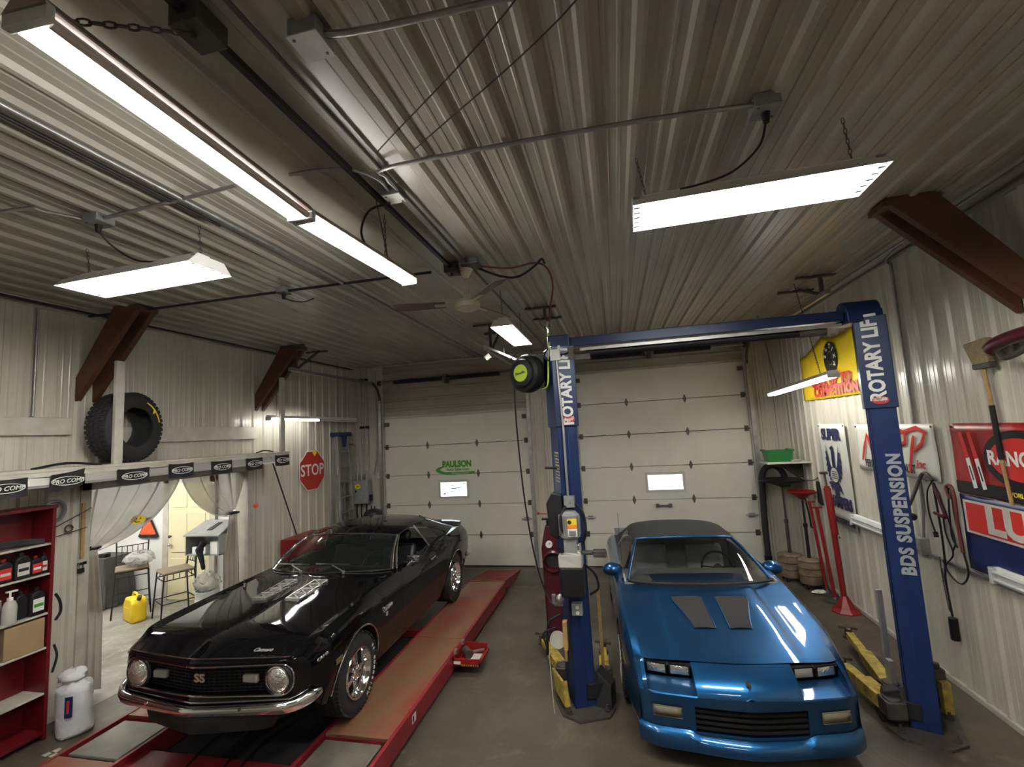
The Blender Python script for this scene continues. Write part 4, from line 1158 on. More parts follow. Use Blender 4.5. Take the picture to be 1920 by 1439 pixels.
def strip_light(name, label, p, q, w=.11, lit=(1, 1), tube='tube', group=None, chains=True, top=ZC - .02, hooks=(.15, .85), hm='reflector', topdx=0.0):
    """open two-tube strip from p to q"""
    p, q = Vector(p), Vector(q); t = thing(name, label, 'strip light', p, group)
    d = (q - p).normalized(); s = d.cross(Vector((0, 0, 1))).normalized()
    L = (q - p).length
    g = G(); mt = Matrix((d, s, Vector((0, 0, 1)))).transposed().to_4x4(); mt.translation = p
    g.prism([mt @ Vector(v) for v in ((0, -w / 2, .02), (0, -w * .3, .06), (0, w * .3, .06), (0, w / 2, .02), (0, w / 2 - .004, .016), (0, -w / 2 + .004, .016))], d * L)
    g.obj('housing', hm, t)
    for k, on in enumerate(lit):
        yy = (k - (len(lit) - 1) / 2) * w * .62
        g = G(); g.cyl(mt @ Vector((.03, yy, -.004)), mt @ Vector((L - .03, yy, -.004)), .0165, 10); g.obj('lamp_tube', tube if on else 'dead_tube', t, smooth=60)
    for x in (.012, L - .012):
        g = G(); g.box(x - .012, x + .012, -w * .5, w * .5, -.022, .03, mt); g.obj('lamp_holder', 'white_box', t, bevel=.004)
    if chains:
        for f in hooks:
            a = mt @ Vector((L * f, 0, .06)); g = G(); chain(g, a, (a.x + topdx, a.y, top)); g.obj('hanging_chain', 'dark_steel', t)
    return t
high_bay('ceiling_light', 'wide lit ceiling light hung from chains near the brown brace over the blue car', (.80, 2.68, 3.80), 1.22, .36, math.radians(-2), 5)
high_bay('ceiling_light', 'lit ceiling light hung above the alignment bay in front of the left wall', (-3.26, 2.60, 3.84), 1.22, .34, math.radians(-2), 4)
high_bay('ceiling_light', 'small-looking lit ceiling light between the ceiling fan and the hose reel', (-1.14, 5.43, 3.76), 1.22, .25, math.radians(90), 3)
G1 = 'strip lights in line along the ceiling trim'
strip_light('strip_light', 'very bright single-tube strip light crossing the top corner, beside a dead tube', (-1.47, .83, 3.79), (-1.53, 2.05, 3.79), w=.15, lit=(1, 0), group=G1, chains=False, hm='dull_enamel')
strip_light('strip_light', 'two-tube strip light end to end with the brighter long strip, pointing at the ceiling fan', (-1.535, 2.06, 3.79), (-1.46, 3.22, 3.79), w=.13, lit=(1, 1), group=G1, top=ZC - .02, hooks=(.7,), hm='dull_enamel')
strip_light('strip_light', 'two-tube strip light crossing the yellow banner by the corner shelf', (2.35, 5.65, 3.02), (2.42, 8.0, 2.96), w=.12, lit=(1, 1), tube='tube_dim', topdx=-.16)
strip_light('strip_light', 'narrow strip light high on the left wall above the stop sign, half of it unlit', (-5.38, 6.33, 3.03), (-5.38, 7.60, 3.03), w=.10, lit=(1,), tube='tube_dim', group='strip lights above the stop sign', top=ZC - .02)
strip_light('strip_light', 'unlit end of the strip lights above the stepladder', (-5.38, 7.62, 3.03), (-5.38, 8.86, 3.03), w=.10, lit=(0,), group='strip lights above the stop sign', hooks=(.5,))
# unseen lamps: added behind the camera, and the side room's own lighting
high_bay('ceiling_light', 'unseen added ceiling light over the near end of the alignment bay behind the photographer', (-3.3, -1.6, 3.84), 1.22, .36, 0, 3)
high_bay('ceiling_light', 'unseen added ceiling light over the near end of the lift bay behind the photographer', (.9, -1.6, 3.84), 1.22, .36, 0, 3)
high_bay('ceiling_light', 'lit ceiling light inside the side room past the curtain', (-7.3, 5.3, 2.95), 1.22, .36, 0, 5)
high_bay('ceiling_light', 'second lit ceiling light inside the side room past the curtain', (-9.4, 5.4, 2.95), 1.22, .36, 0, 5)

# ================================================================ TWO-POST LIFT
lift = thing('two_post_lift', 'blue two-post vehicle lift with overhead beam and white lettering standing astride the convertible', 'vehicle lift', (.85, 4.72, 0))
def column(cx, cy, ang, sd, letters):
    """sd = +1: opening towards +x before turning"""
    T = Matrix.Translation((cx, cy, 0)) @ Matrix.Rotation(math.radians(ang), 4, 'Z')
    g = G(); a, b = .10, .145; t = .012
    o = -sd * a
    g.box(min(o, o + sd * t), max(o, o + sd * t), -b, b, .02, 3.36, T)
    for s in (-1, 1):
        g.box(-a, a, s * b - (t if s > 0 else 0), s * b + (0 if s > 0 else t), .02, 3.36, T)
        i = sd * a; g.box(min(i, i - sd * t), max(i, i - sd * t), min(s * b, s * (b - .05)), max(s * b, s * (b - .05)), .02, 3.36, T)
    # front face stiffening fold
    g.box(-.012, .012, -b - .006, -b, .02, 2.62, T)
    col = g.obj('column', 'lift_blue', lift, bevel=.003)
    g = G(); g.box(-a - .018, a + .018, -b - .02, b + .02, 2.63, 3.44, T); cv = g.obj('column_cover', 'lift_blue_dark', lift, bevel=.006)
    P = lambda x, y, z: T @ Vector((x, y, z))
    rx = (T.to_3x3() @ Vector((1, 0, 0))); zz = Vector((0, 0, 1))
    n = -b - .021
    ox = .0 if letters == 'r' else .02
    text('cover_lettering', 'ROTARY LIFT', .155, P(-.005 + ox, n, 3.09 if letters == 'r' else 3.04), zz, -rx, 'white', cv, bold=.006, sx=.86)
    g = G(); m = T @ Matrix.Translation((0 + ox, n - .001, 2.70)) @ Matrix.Rotation(PI / 2, 4, 'X') @ Matrix.Diagonal((1, .58, 1, 1)); g.lathe([(.0005, 0), (.06, 0)], 24, m); bd = g.obj('cover_badge', 'print_red', cv)
    text('badge_lettering', 'Rotary', .032, P(0 + ox, n - .003, 2.70), rx, zz, 'white', bd)
    if letters == 'r':
        text('column_lettering', 'BDS SUSPENSION', .128, P(.035, -b - .007, 1.74), zz, -rx, 'print_silver', col, bold=.006, sx=.93, spacing=1.10)
    # base plate
    g = G(); q = [(-.24, -.20), (-.12, -.34), (.16, -.34), (.26, -.22), (.26, .22), (-.24, .22)]
    g.prism([P(x * (1 if sd > 0 else -1), y, .0) for x, y in q], (0, 0, .02)); bp = g.obj('base_plate', 'dark_steel', lift)
    for x, y in ((-.17, -.20), (.17, -.25), (.2, .0), (-.18, .14), (.2, .17)):
        x *= sd
        g = G(); g.cyl(P(x, y, .02), P(x, y, .035), .028, 12); g.cyl(P(x, y, .035), P(x, y, .075), .012, 8); g.cyl(P(x, y, .035), P(x, y, .052), .02, 6); g.obj('anchor_bolt', 'dark_steel', bp)
    g = G(); g.box(-.08, .08, -.11, .11, .10, .62, T); g.box(min(sd * .02, sd * .2), max(sd * .02, sd * .2), -.16, .16, .09, .22, T)
    g.obj('carriage', 'satin_black', lift, bevel=.005)
    return col, cv, P
colL, cvL, PL = column(-.53, 4.74, 22, 1, 'l')
colR, cvR, PR = column(2.30, 4.74, -22, -1, 'r')
# overhead beam
g = G(); g.box(-.50, 2.26, 4.67, 4.77, 3.435, 3.53); bm_ = g.obj('crossbeam', 'lift_blue_dark', lift, bevel=.006)
g = G(); g.box(-.62, -.40, 4.62, 4.84, 3.38, 3.56); g.obj('beam_end', 'lift_blue_dark', bm_, bevel=.01)
g = G(); g.cyl((2.08, 4.72, 3.51), (2.36, 4.72, 3.51), .10, 20); g.box(2.08, 2.36, 4.60, 4.84, 3.40, 3.51); g.obj('pulley_housing', 'lift_blue', bm_, bevel=.01, smooth=40)
g = G(); g.box(-.30, 2.06, 4.675, 4.70, 3.385, 3.415); g.obj('shutoff_bar', 'alu', bm_)
g = G(); g.cyl((-.25, 4.74, 3.365), (1.72, 4.74, 3.365), .035, 10); g.obj('bar_padding', 'black', bm_, smooth=50)
g = G(); g.cyl((1.72, 4.74, 3.365), (1.95, 4.74, 3.365), .042, 10); g.obj('bar_pad_end', 'dark_steel', bm_, smooth=50)
g = G(); g.box(-.42, -.36, 4.6, 4.68, 3.30, 3.42); g.box(-.36, -.20, 4.63, 4.66, 3.29, 3.34); g.obj('limit_switch', 'dark_steel', bm_)
# decals and power unit on the first column
for k in range(5):
    z = 2.335 - .062 * k
    g = G(); g.prism([PL(-.101, y, zz_) for y, zz_ in ((-.12, z), (.02, z), (.02, z + .045), (-.12, z + .045))], PL(-.103, 0, 0) - PL(-.101, 0, 0)); d_ = g.obj('warning_decal', 'cream', colL)
    g = G()
    for q in range(4): g.prism([PL(-.1035, y, zz_) for y, zz_ in ((-.112 + .032 * q, z + .008), (-.090 + .032 * q, z + .008 + .01 * (q % 2)), (-.092 + .032 * q, z + .036), (-.112 + .032 * q, z + .03))], PL(-.1045, 0, 0) - PL(-.1035, 0, 0))
    g.obj('decal_pictogram', 'print_black', d_)
g = G(); g.cyl(PL(-.1, -.02, 2.22), PL(-.22, -.02, 2.23), .012, 8); g.obj('lock_lever', 'black', lift)
g = G(); g.tube([(-.51, 4.56, 1.93), (-.51, 4.56, 2.6), (-.53, 4.55, 3.3)], .012, 8); g.obj('conduit', 'alu', lift, smooth=50)
g = G(); g.box(-.59, -.49, 4.535, 4.585, 3.285, 3.40); g.obj('junction_box', 'white_box', lift, bevel=.006)
g = G(); g.tube(spline([(-.49, 4.56, 3.35), (-.44, 4.58, 3.35), (-.40, 4.62, 3.38)], 4), .008, 6); g.tube(spline([(-.59, 4.56, 3.34), (-.62, 4.60, 3.30), (-.66, 4.62, 3.36), (-.62, 4.66, 3.44)], 4), .008, 6); g.obj('cable', 'black', lift)
g = G(); g.box(-.545, -.445, 4.49, 4.57, 1.86, 1.965); g.cyl((-.49, 4.485, 1.91), (-.49, 4.49, 1.91), .012, 8); g.obj('switch_box', 'grey_box', lift, bevel=.006)
pu = G(); pu.cyl((-.50, 4.46, 1.60), (-.50, 4.46, 1.80), .092, 24); pu.cyl((-.50, 4.46, 1.80), (-.50, 4.46, 1.835), .095, 24, .06)
for k in range(12):
    a = 2 * PI * k / 12; pu.box(.09, .1, -.006, .006, 1.62, 1.79, Matrix.Translation((-.50, 4.46, 0)) @ Matrix.Rotation(a, 4, 'Z'))
pu.box(-.56, -.44, 4.40, 4.55, 1.47, 1.60)
pw = pu.obj('motor', 'grey_box', lift, smooth=40)
g = G(); g.box(-.605, -.56, 4.46, 4.54, 1.60, 1.80); g.obj('capacitor_housing', 'grey_box', pw, bevel=.01)
for i, (m_, z0, z1) in enumerate((('yellow_print', 1.725, 1.78), ('orange_print', 1.69, 1.725), ('white', 1.62, 1.69))):
    g = G(); g.prism([(-.51, 4.354, z0), (-.425, 4.366, z0), (-.425, 4.366, z1), (-.51, 4.354, z1)], (0, .004, 0)); g.obj('motor_label', m_, pw)
g = G(); g.cyl((-.49, 4.352, 1.75), (-.49, 4.354, 1.75), .018, 14)
for k in range(4): g.box(-.50, -.435, 4.352, 4.355, 1.632 + .012 * k, 1.636 + .012 * k)
g.obj('label_print', 'print_black', pw)
g = G(); g.box(-.62, -.40, 4.38, 4.56, 1.33, 1.44); g.prism([(-.62, 4.38, 1.44), (-.40, 4.38, 1.44), (-.43, 4.41, 1.485), (-.59, 4.41, 1.485)], (0, .13, 0)); tk = g.obj('oil_tank_top', 'translucent', lift, bevel=.015)
g = G(); g.cyl((-.585, 4.40, 1.47), (-.585, 4.40, 1.51), .024, 12); g.obj('filler_cap', 'black', tk)
g = G(); g.box(-.61, -.395, 4.38, 4.57, 1.07, 1.335); g.obj('oil_reservoir', 'black', lift, bevel=.015)
g = G(); g.box(-.40, -.30, 4.42, 4.47, 1.44, 1.475); g.box(-.30, -.18, 4.41, 4.48, 1.42, 1.485); g.obj('release_lever', 'dark_steel', lift, bevel=.01)
g = G(); g.cyl((-.42, 4.44, 1.42), (-.42, 4.44, 1.55), .02, 8); g.cyl((-.55, 4.42, 1.44), (-.44, 4.42, 1.53), .01, 6); g.obj('valve_fitting', 'chrome', lift)
g = G(); g.tube(spline([(-.44, 4.5, 1.9), (-.37, 4.5, 1.80), (-.36, 4.5, 1.62), (-.41, 4.5, 1.5)], 5), .013, 8); g.tube(spline([(-.53, 4.46, 1.88), (-.57, 4.40, 1.80), (-.57, 4.38, 1.70), (-.54, 4.40, 1.62)], 5), .013, 8); g.obj('motor_cable', 'black', lift, smooth=50)
g = G(); g.tube(spline([(-.39, 4.47, 1.35), (-.30, 4.5, 1.25), (-.28, 4.52, 1.12), (-.36, 4.55, 1.05)], 5), .011, 8); g.obj('hydraulic_hose', 'black', lift, smooth=50)
g = G(); g.box(-.54, -.44, 4.50, 4.57, .87, .98); ob = g.obj('outlet_box', 'grey_box', lift, bevel=.008)
for z in (.90, .95):
    g = G(); g.cyl((-.485, 4.494, z), (-.485, 4.50, z), .017, 14); g.obj('socket', 'white', ob)
g = G(); q = [(-.70, 1.60), (-.72, 1.90), (-.66, 2.0), (-.57, 1.98), (-.56, 1.70), (-.62, 1.56)]; g.prism([(x, 4.50, z) for x, z in q], (0, .13, 0)); g.obj('air_control_housing', 'satin_black', lift, bevel=.012)
g = G(); g.cyl((-.72, 4.52, 1.80), (-.80, 4.50, 1.81), .006, 6); g.sphere((-.80, 4.50, 1.81), .014, 8, 6); g.obj('control_knob', 'red', lift)
# swing arms
def arm(pts, w, h, pad, z=.17, nm='swing_arm', tilt=None):
    p, q = Vector(pts[0]), Vector(pts[1]); mid = p.lerp(q, .58)
    g = G(); g.bar(p, mid, w, h); o = g.obj(nm, 'yellow', lift, bevel=.006)
    g = G(); g.bar(p.lerp(q, .45), q, w * .66, h * .66); ex = g.obj('arm_extension', 'yellow', o, bevel=.004)
    d = (q - p).normalized(); e = q + d * .05
    g = G(); g.cyl(e - Vector((0, 0, .03)), e + Vector((0, 0, .055)), .035, 12); g.bar(e + Vector((-.085, .02, .06)), e + Vector((.085, -.02, .06)), .035, .02); g.bar(e + Vector((-.02, -.07, .055)), e + Vector((.02, .07, .055)), .035, .02); g.cyl(e - Vector((0, 0, .05)), e - Vector((0, 0, .03)), .055, 14)
    g.obj('lift_pad', 'dark_steel', ex)
    g = G(); g.cyl(p - Vector((0, 0, h * .75)), p + Vector((0, 0, h * .75)), .065, 16); g.box(p.x - .075, p.x + .075, p.y - .075, p.y + .075, p.z - h * .62, p.z + h * .62); g.obj('arm_pivot', 'dark_steel', o, bevel=.01)
arm([(-.72, 4.98, .15), (-1.02, 5.62, .15)], .11, .09, 0)
arm([(-.30, 4.88, .17), (-.33, 5.42, .17)], .10, .10, 0)
arm([(2.18, 4.93, .16), (2.34, 6.05, .16)], .11, .10, 0)
arm([(2.06, 4.68, .15), (1.99, 5.34, .15)], .13, .11, 0)
g = G(); g.prism([(-.82, 4.84, .24), (-.68, 4.52, .28), (-.66, 4.52, .05), (-.79, 4.80, .05)], (.02, .012, 0)); o = g.obj('arm_guard', 'yellow', lift, bevel=.004)
g = G(); g.prism([(-.68, 4.54, .27), (-.67, 4.52, .27), (-.65, 4.52, .05), (-.66, 4.54, .05)], (.04, .02, 0)); g.obj('guard_flange', 'yellow', o, bevel=.004)
g = G(); g.prism([(-.38, 4.62, .02), (-.24, 4.58, .02), (-.24, 4.64, .20), (-.37, 4.70, .30)], (.04, .14, 0)); g.obj('arm_restraint', 'satin_black', lift, bevel=.006)
g = G(); g.box(2.495, 2.565, 4.80, 4.86, .05, .30); o = g.obj('arm_stop', 'yellow', lift, bevel=.005)
g = G(); g.box(2.48, 2.57, 4.86, 4.96, .24, .38); g.cyl((2.52, 4.90, .38), (2.52, 4.90, .42), .03, 10); g.obj('stop_pin', 'dark_steel', o, bevel=.008)
g = G(); g.prism([(2.42, 4.95, .02), (2.62, 4.95, .02), (2.44, 4.95, .40)], (0, .02, 0)); g.obj('stop_gusset', 'satin_black', lift)
g = G(); g.box(2.13, 2.17, 4.80, 4.86, .09, .46); g.obj('carriage_guide', 'alu', lift, bevel=.004)
g = G(); g.prism([(1.98, 4.72, .02), (2.12, 4.66, .02), (2.12, 4.66, .30), (2.02, 4.70, .26)], (.02, .10, 0)); g.obj('arm_restraint', 'satin_black', lift, bevel=.006)
# hooked strip standing behind the far post
t = G(); t.box(2.20, 2.25, 5.02, 5.05, .0, .98); tag(t.obj('metal_strip', 'alu', loc=(2.22, 5.03, 0), bevel=.005), 'pale metal strip standing on the floor behind the lettered lift post', 'metal strip')
t = G(); t.box(-.325, -.295, 4.86, 4.89, .0, 1.0); tag(t.obj('measuring_stick', 'handle_wood', loc=(-.31, 4.87, 0)), 'thin yellow stick standing behind the lift post with the power unit', 'stick')

# air-hose reel on its bracket
rl = thing('hose_reel', 'round black air hose reel with lime label beside the top of the lift post', 'hose reel', (-.86, 4.72, 3.0))
mr = Matrix.Translation((-.86, 4.72, 3.20)) @ Matrix.Rotation(math.radians(-28), 4, 'Z') @ Matrix.Rotation(PI / 2, 4, 'X')
g = G(); g.lathe([(.0005, -.10), (.13, -.10), (.185, -.075), (.20, -.03), (.20, .03), (.185, .07), (.15, .085), (.14, .11), (.10, .12), (.0005, .12)], 36, mr); rb = g.obj('reel_housing', 'black', rl, smooth=35)
g = G(); g.lathe([(.0005, .124), (.088, .124), (.09, .12)], 30, mr); lb = g.obj('label', 'lime', rb)
text('label_lettering', 'Flexzilla', .04, mr @ Vector((0, 0, .126)), (mr.to_3x3() @ Vector((1, .15, 0))), (mr.to_3x3() @ Vector((-.15, 1, 0))), 'print_black', lb)
g = G(); g.bar((-.86, 4.78, 3.28), (-.60, 4.80, 3.38), .05, .05); g.tube(spline([(-1.02, 4.66, 3.36), (-.92, 4.66, 3.43), (-.75, 4.72, 3.41), (-.62, 4.78, 3.42)], 4), .006, 6); g.box(-.78, -.68, 4.68, 4.84, 3.05, 3.38); g.obj('mounting_bracket', 'satin_black', rl)
g = G(); g.tube(spline([(-.70, 4.66, 3.02), (-.64, 4.60, 3.06), (-.62, 4.60, 3.28), (-.60, 4.62, 3.46), (-.61, 4.66, 3.60)], 6), .009, 8); g.obj('lime_whip_hose', 'lime', rl, smooth=50)
g = G(); g.tube(spline([(-1.00, 4.66, 3.10), (-1.00, 4.68, 2.6), (-.97, 4.72, 1.9), (-.90, 4.72, 1.35), (-.80, 4.66, 1.02), (-.69, 4.55, .92)], 8), .008, 8); g.obj('hanging_hose', 'black', rl, smooth=50)
# pulley and cord, small fittings low on the post
g = G(); g.cyl((-.70, 4.56, .62), (-.70, 4.60, .62), .075, 20); pulley = g.obj('pulley_wheel', 'cream', lift, smooth=40)
g = G(); g.tube(spline([(-.66, 4.55, .86), (-.76, 4.54, .80), (-.79, 4.54, .66), (-.80, 4.54, .50)], 5), .014, 8); g.tube(spline([(-.70, 4.54, .75), (-.82, 4.52, .70), (-.80, 4.5, .60)], 5), .010, 8); g.obj('air_line', 'black', lift, smooth=50)
g = G(); g.tube(spline([(-.78, 4.52, .52), (-.775, 4.52, .30), (-.765, 4.50, .10), (-.76, 4.50, .005)], 4), .004, 6); tag(g.obj('cord', 'cream', loc=(-.77, 4.5, 0)), 'thin pale cord hanging to the floor beside the lift post', 'cord')
g = G(); g.cyl((-.70, 4.52, .98), (-.62, 4.52, .98), .03, 12); g.cyl((-.70, 4.50, .98), (-.70, 4.50, 1.06), .02, 12); g.sphere((-.64, 4.50, 1.02), .045, 12, 8); g.obj('air_regulator', 'steel', lift, smooth=50)
g = G(); g.box(-.64, -.60, 4.53, 4.60, .55, .80); g.cyl((-.62, 4.52, .46), (-.62, 4.52, .56), .012, 8); g.obj('clamp_tool', 'handle_wood', lift)

# maroon tyre machine behind the post
mt_ = thing('tire_changer', 'dark maroon shop machine with round white gauge behind the lift post', 'shop machine', (-.88, 5.95, 0))
g = G(); q = [(-1.02, .12), (-1.03, 1.15), (-.97, 1.42), (-.88, 1.46), (-.80, 1.40), (-.74, 1.15), (-.72, .12)]
g.prism([(x, 5.85, z) for x, z in q], (0, .45, 0)); g.obj('body', 'maroon', mt_, bevel=.03, smooth=40)
mm = Matrix.Translation((-.88, 5.85, 1.0)) @ Matrix.Rotation(PI / 2, 4, 'X')
g = G(); g.lathe([(.13, 0), (.135, .06), (.115, .08), (.095, .03), (.09, -.02)], 28, mm); g.obj('round_opening', 'maroon', mt_, smooth=40)
g = G(); g.lathe([(.0005, .012), (.09, .01)], 28, mm); g.obj('opening_core', 'matte_black', mt_)
g = G(); g.cyl((-.925, 5.85, 1.20), (-.925, 5.82, 1.20), .042, 22); gg = g.obj('gauge', 'white', mt_, smooth=40)
g = G(); g.bar((-.925, 5.817, 1.20), (-.905, 5.817, 1.222), .004, .004); g.obj('needle', 'print_black', gg)
for x in (-.98, -.78):
    for y in (5.90, 6.2):
        g = G(); g.cyl((x, y, 0), (x, y, .13), .035, 12); g.obj('leg', 'satin_black', mt_)
g = G(); g.cyl((-.93, 5.87, 1.42), (-.93, 5.87, 1.50), .02, 10); g.box(-1.0, -.86, 5.84, 5.9, 1.49, 1.51); g.obj('handle', 'satin_black', mt_)

# ================================================================ ALIGNMENT RACK
rk_ = thing('alignment_rack', 'red drive-on alignment rack with worn runways under the black coupe', 'vehicle lift', (-3.27, 5.0, 0))
RX = ((-2.56, -1.98), (-4.62, -4.04))
for i, (x0, x1) in enumerate(RX):
    y0, y1 = 3.22, 7.55
    for k, (a, b) in enumerate(((3.66, 5.48), (5.49, 7.55))):
        g = G(); g.box(x0, x1, a, b, .176, .20); rw = g.obj('runway', 'rack_deck', rk_, bevel=.002)
    g = G(); g.box(x1 - .005, x1 + .03, 1.9, y1, .035, .205); g.box(x0 - .03, x0 + .005, 1.9, y1, .035, .205); g.box(x0, x1, 1.9, y1, .05, .06)
    for yy in (2.3, 3.11, 3.67, 4.4, 5.485, 6.6): g.box(x0, x1, yy - .01, yy + .01, .06, .176)
    g.obj('runway_frame', 'rack_red', rk_, bevel=.004)
    g = G(); g.box(x0, x1, 1.9, 3.11, .176, .20); g.obj('runway', 'rack_deck', rk_, bevel=.002)
    g = G(); g.box(x0, x1, 3.11, 3.66, .08, .10); tr_ = g.obj('turn_plate_pocket', 'dark_steel', rk_)
    g = G(); g.box(x0 + .035, x1 - .035, 3.15, 3.61, .165, .19); g.box(x0 + .12, x1 - .12, 3.22, 3.54, .10, .165); g.obj('turn_plate', 'plate', rk_, bevel=.012)
    # approach ramp, hinged at the end
    g = G()
    q = [(7.57, .20), (7.57, .165), (8.82, .0), (8.82, .02)]
    g.prism([(x0, y, z) for y, z in q], (x1 - x0, 0, 0)); rp_ = g.obj('approach_ramp', 'rack_deck', rk_)
    for xx in (x0 - .012, x1): 
        g = G(); g.prism([(xx, 7.57, .21), (xx, 7.57, .08), (xx, 8.0, .0), (xx, 8.82, .0), (xx, 8.82, .03)], (.012, 0, 0)); g.obj('ramp_side', 'rack_red', rp_)
    g = G()
    for j in range(10):
        y = 7.66 + .115 * j; z = .20 - .18 * (y - 7.57) / 1.25
        g.box(x0 + .02, x1 - .02, y - .012, y + .012, z, z + .008)
    g.obj('grip_bar', 'rack_red', rp_)
    g = G(); g.cyl((x0, 7.56, .17), (x1, 7.56, .17), .018, 10); g.obj('hinge', 'rack_red', rp_)
# cross members between the runways
for y, z0, z1, w in ((3.22, .05, .15, .26), (5.9, .04, .12, .14)):
    g = G(); g.box(-4.04, -2.56, y - w / 2, y + w / 2, z0, z1); g.obj('cross_member', 'rack_red', rk_, bevel=.006)
g = G(); g.box(-4.0, -2.6, 1.9, 5.8, .004, .03); g.obj('dark_floor_sheet', 'matte_black', rk_)  # black sheet added between the runways to darken the floor under the car
g = G(); g.bar((-3.70, 2.3, .10), (-3.62, 3.2, .10), .06, .06); g.bar((-2.90, 2.3, .10), (-2.98, 3.2, .10), .06, .06); g.obj('scissor_link', 'rack_red', rk_, bevel=.006)
g = G(); g.cyl((-3.33, 2.5, .09), (-3.30, 4.6, .12), .045, 14); g.obj('hydraulic_cylinder', 'satin_black', rk_, smooth=40)
for x, r_ in ((-3.16, .012), (-3.02, .010), (-3.48, .012)):
    g = G(); g.tube(spline([(x, 2.3, .05), (x + .05, 2.9, .10), (x - .04, 3.5, .16), (x, 4.2, .06)], 6), r_, 6); g.obj('hydraulic_line', 'black', rk_, smooth=50)
g = G(); g.box(-3.42, -3.36, 3.087, 3.09, .085, .105); g.box(-3.20, -3.10, 3.087, 3.09, .082, .102); g.obj('rack_sticker', 'print_silver', rk_)
g = G(); g.box(-1.949, -1.947, 4.02, 4.10, .10, .17); dc = g.obj('runway_decal', 'white', rk_)
g = G(); g.box(-1.947, -1.946, 4.03, 4.055, .11, .16); g.obj('decal_print', 'print_black', dc)
# painted tray hooked on the rack with bits in it
tray = thing('parts_tray', 'red steel tray of oddments hooked on the side of the alignment rack', 'tray', (-1.80, 5.24, .1))
g = G(); g.box(-1.945, -1.64, 5.06, 5.075, .10, .17); g.box(-1.945, -1.66, 5.42, 5.435, .10, .19); g.box(-1.945, -1.93, 5.06, 5.435, .10, .20); g.box(-1.655, -1.64, 5.06, 5.435, .10, .135); g.box(-1.945, -1.64, 5.06, 5.435, .095, .107); g.obj('tray_body', 'red', tray)
g = G(); g.box(-1.94, -1.86, 5.056, 5.06, .115, .145); g.obj('sticker', 'white', tray)
g = G()
for k in range(8): g.box(-1.85 + .026 * k, -1.838 + .026 * k, 5.056, 5.06, .10, .115)
g.obj('hazard_marks', 'yellow', tray)
g = G(); g.box(-1.95, -1.92, 5.1, 5.16, .19, .235); g.box(-1.95, -1.92, 5.34, 5.40, .19, .235); g.obj('hook', 'steel', tray)
g = G(); g.cyl((-1.88, 5.30, .16), (-1.80, 5.18, .16), .045, 16); tag(g.obj('wheel_adapter', 'dark_steel', loc=(-1.84, 5.24, .16), smooth=40), 'round dark metal part lying in the red tray', 'metal part')
g = G(); g.box(-1.78, -1.68, 5.14, 5.30, .108, .125, ); tag(g.obj('shim_pack', 'trim', loc=(-1.73, 5.2, .108)), 'pale bundle of shims in the red tray', 'shims')
g = G(); g.bar((-1.80, 5.33, .13), (-1.68, 5.38, .135), .03, .02); tag(g.obj('steel_bar', 'steel', loc=(-1.74, 5.35, .12)), 'short bright steel bar at the far end of the red tray', 'metal bar')

# ================================================================ LEFT WALL: knee braces, ledge, banner flags
def brace(label, x0, z0, x1, z1, y, gap=.085):
    """a pair of sloping planks either side of a post"""
    t = thing('knee_brace', label, 'brace', (x0, y, z0), 'brown knee braces of the roof posts')
    s = 1 if x1 > x0 else -1
    dx, dz = x1 - x0, z1 - z0; L = math.hypot(dx, dz); nx, nz = -dz / L, dx / L; w = .125
    for yy in (y - gap, y + gap):
        P = [(x0, z0 - .10), (x0, z0 + .16), (x1 - s * .26, z1), (x1 + s * .06, z1), (x1 + s*.06, z1 - .03)]
        g = G(); g.prism([(px, yy - .03, pz) for px, pz in P], (0, .06, 0)); g.obj('plank', 'brown_steel', t, bevel=.003)
    g = G(); g.box(min(x1 - s * .25, x1 + s * .08), max(x1 - s * .25, x1 + s * .08), y - gap - .02, y + gap + .02, z1 - .06, z1 - .02); g.obj('ceiling_plate', 'brown_steel', t)
brace('brown knee brace above the big tire on the ledge', XL + .02, 3.30, -4.95, 4.19, 3.96, .085)
brace('brown knee brace on the left wall, the one nearer the stop sign', XL + .02, 3.28, -4.95, 4.19, 6.52, .08)
brace('brown knee brace on the right wall above the broom', XR - .02, 3.36, 2.16, 4.19, 3.97, .085)
# boards on the wall
g = G(); g.tube([(XL + .04, 3.47, 3.03), (XL + .04, 3.47, ZC - .06)], .012, 8); tag(g.obj('conduit', 'steel', loc=(XL + .04, 3.47, 3.03), smooth=50), 'thin vertical conduit on the left wall above the white board', 'conduit')
for (a, b, z0, z1, lab) in ((1.2, 3.81, 2.84, 3.02, 'white board screwed to the wall left of the big tire'), (4.10, 6.42, 2.73, 2.92, 'white board screwed to the wall behind the big tire')):
    g = G(); g.box(XL + .02, XL + .055, a, b, z0, z1); tag(g.obj('wall_board', 'wood', loc=(XL + .02, (a + b) / 2, z0), bevel=.004), lab, 'board')
# ledge over the curtain
lg = thing('ledge', 'long white ledge over the curtained opening hung with black flags', 'shelf', (-5.45, 4.6, 2.4))
g = G(); g.box(XL + .02, -5.20, 2.2, 6.60, 2.475, 2.505); g.obj('ledge_board', 'wood', lg, bevel=.004)
g = G(); g.box(-5.235, -5.20, 2.2, 6.60, 2.43, 2.475); g.obj('front_rail', 'wood', lg, bevel=.003)
for y, x, z1 in ((3.97, -5.26, 3.62), (6.50, -5.26, 3.70)):
    g = G(); g.box(x - .02, x + .02, y - .045, y + .045, 2.505, z1); g.obj('hanger_board', 'wood', lg, bevel=.003)
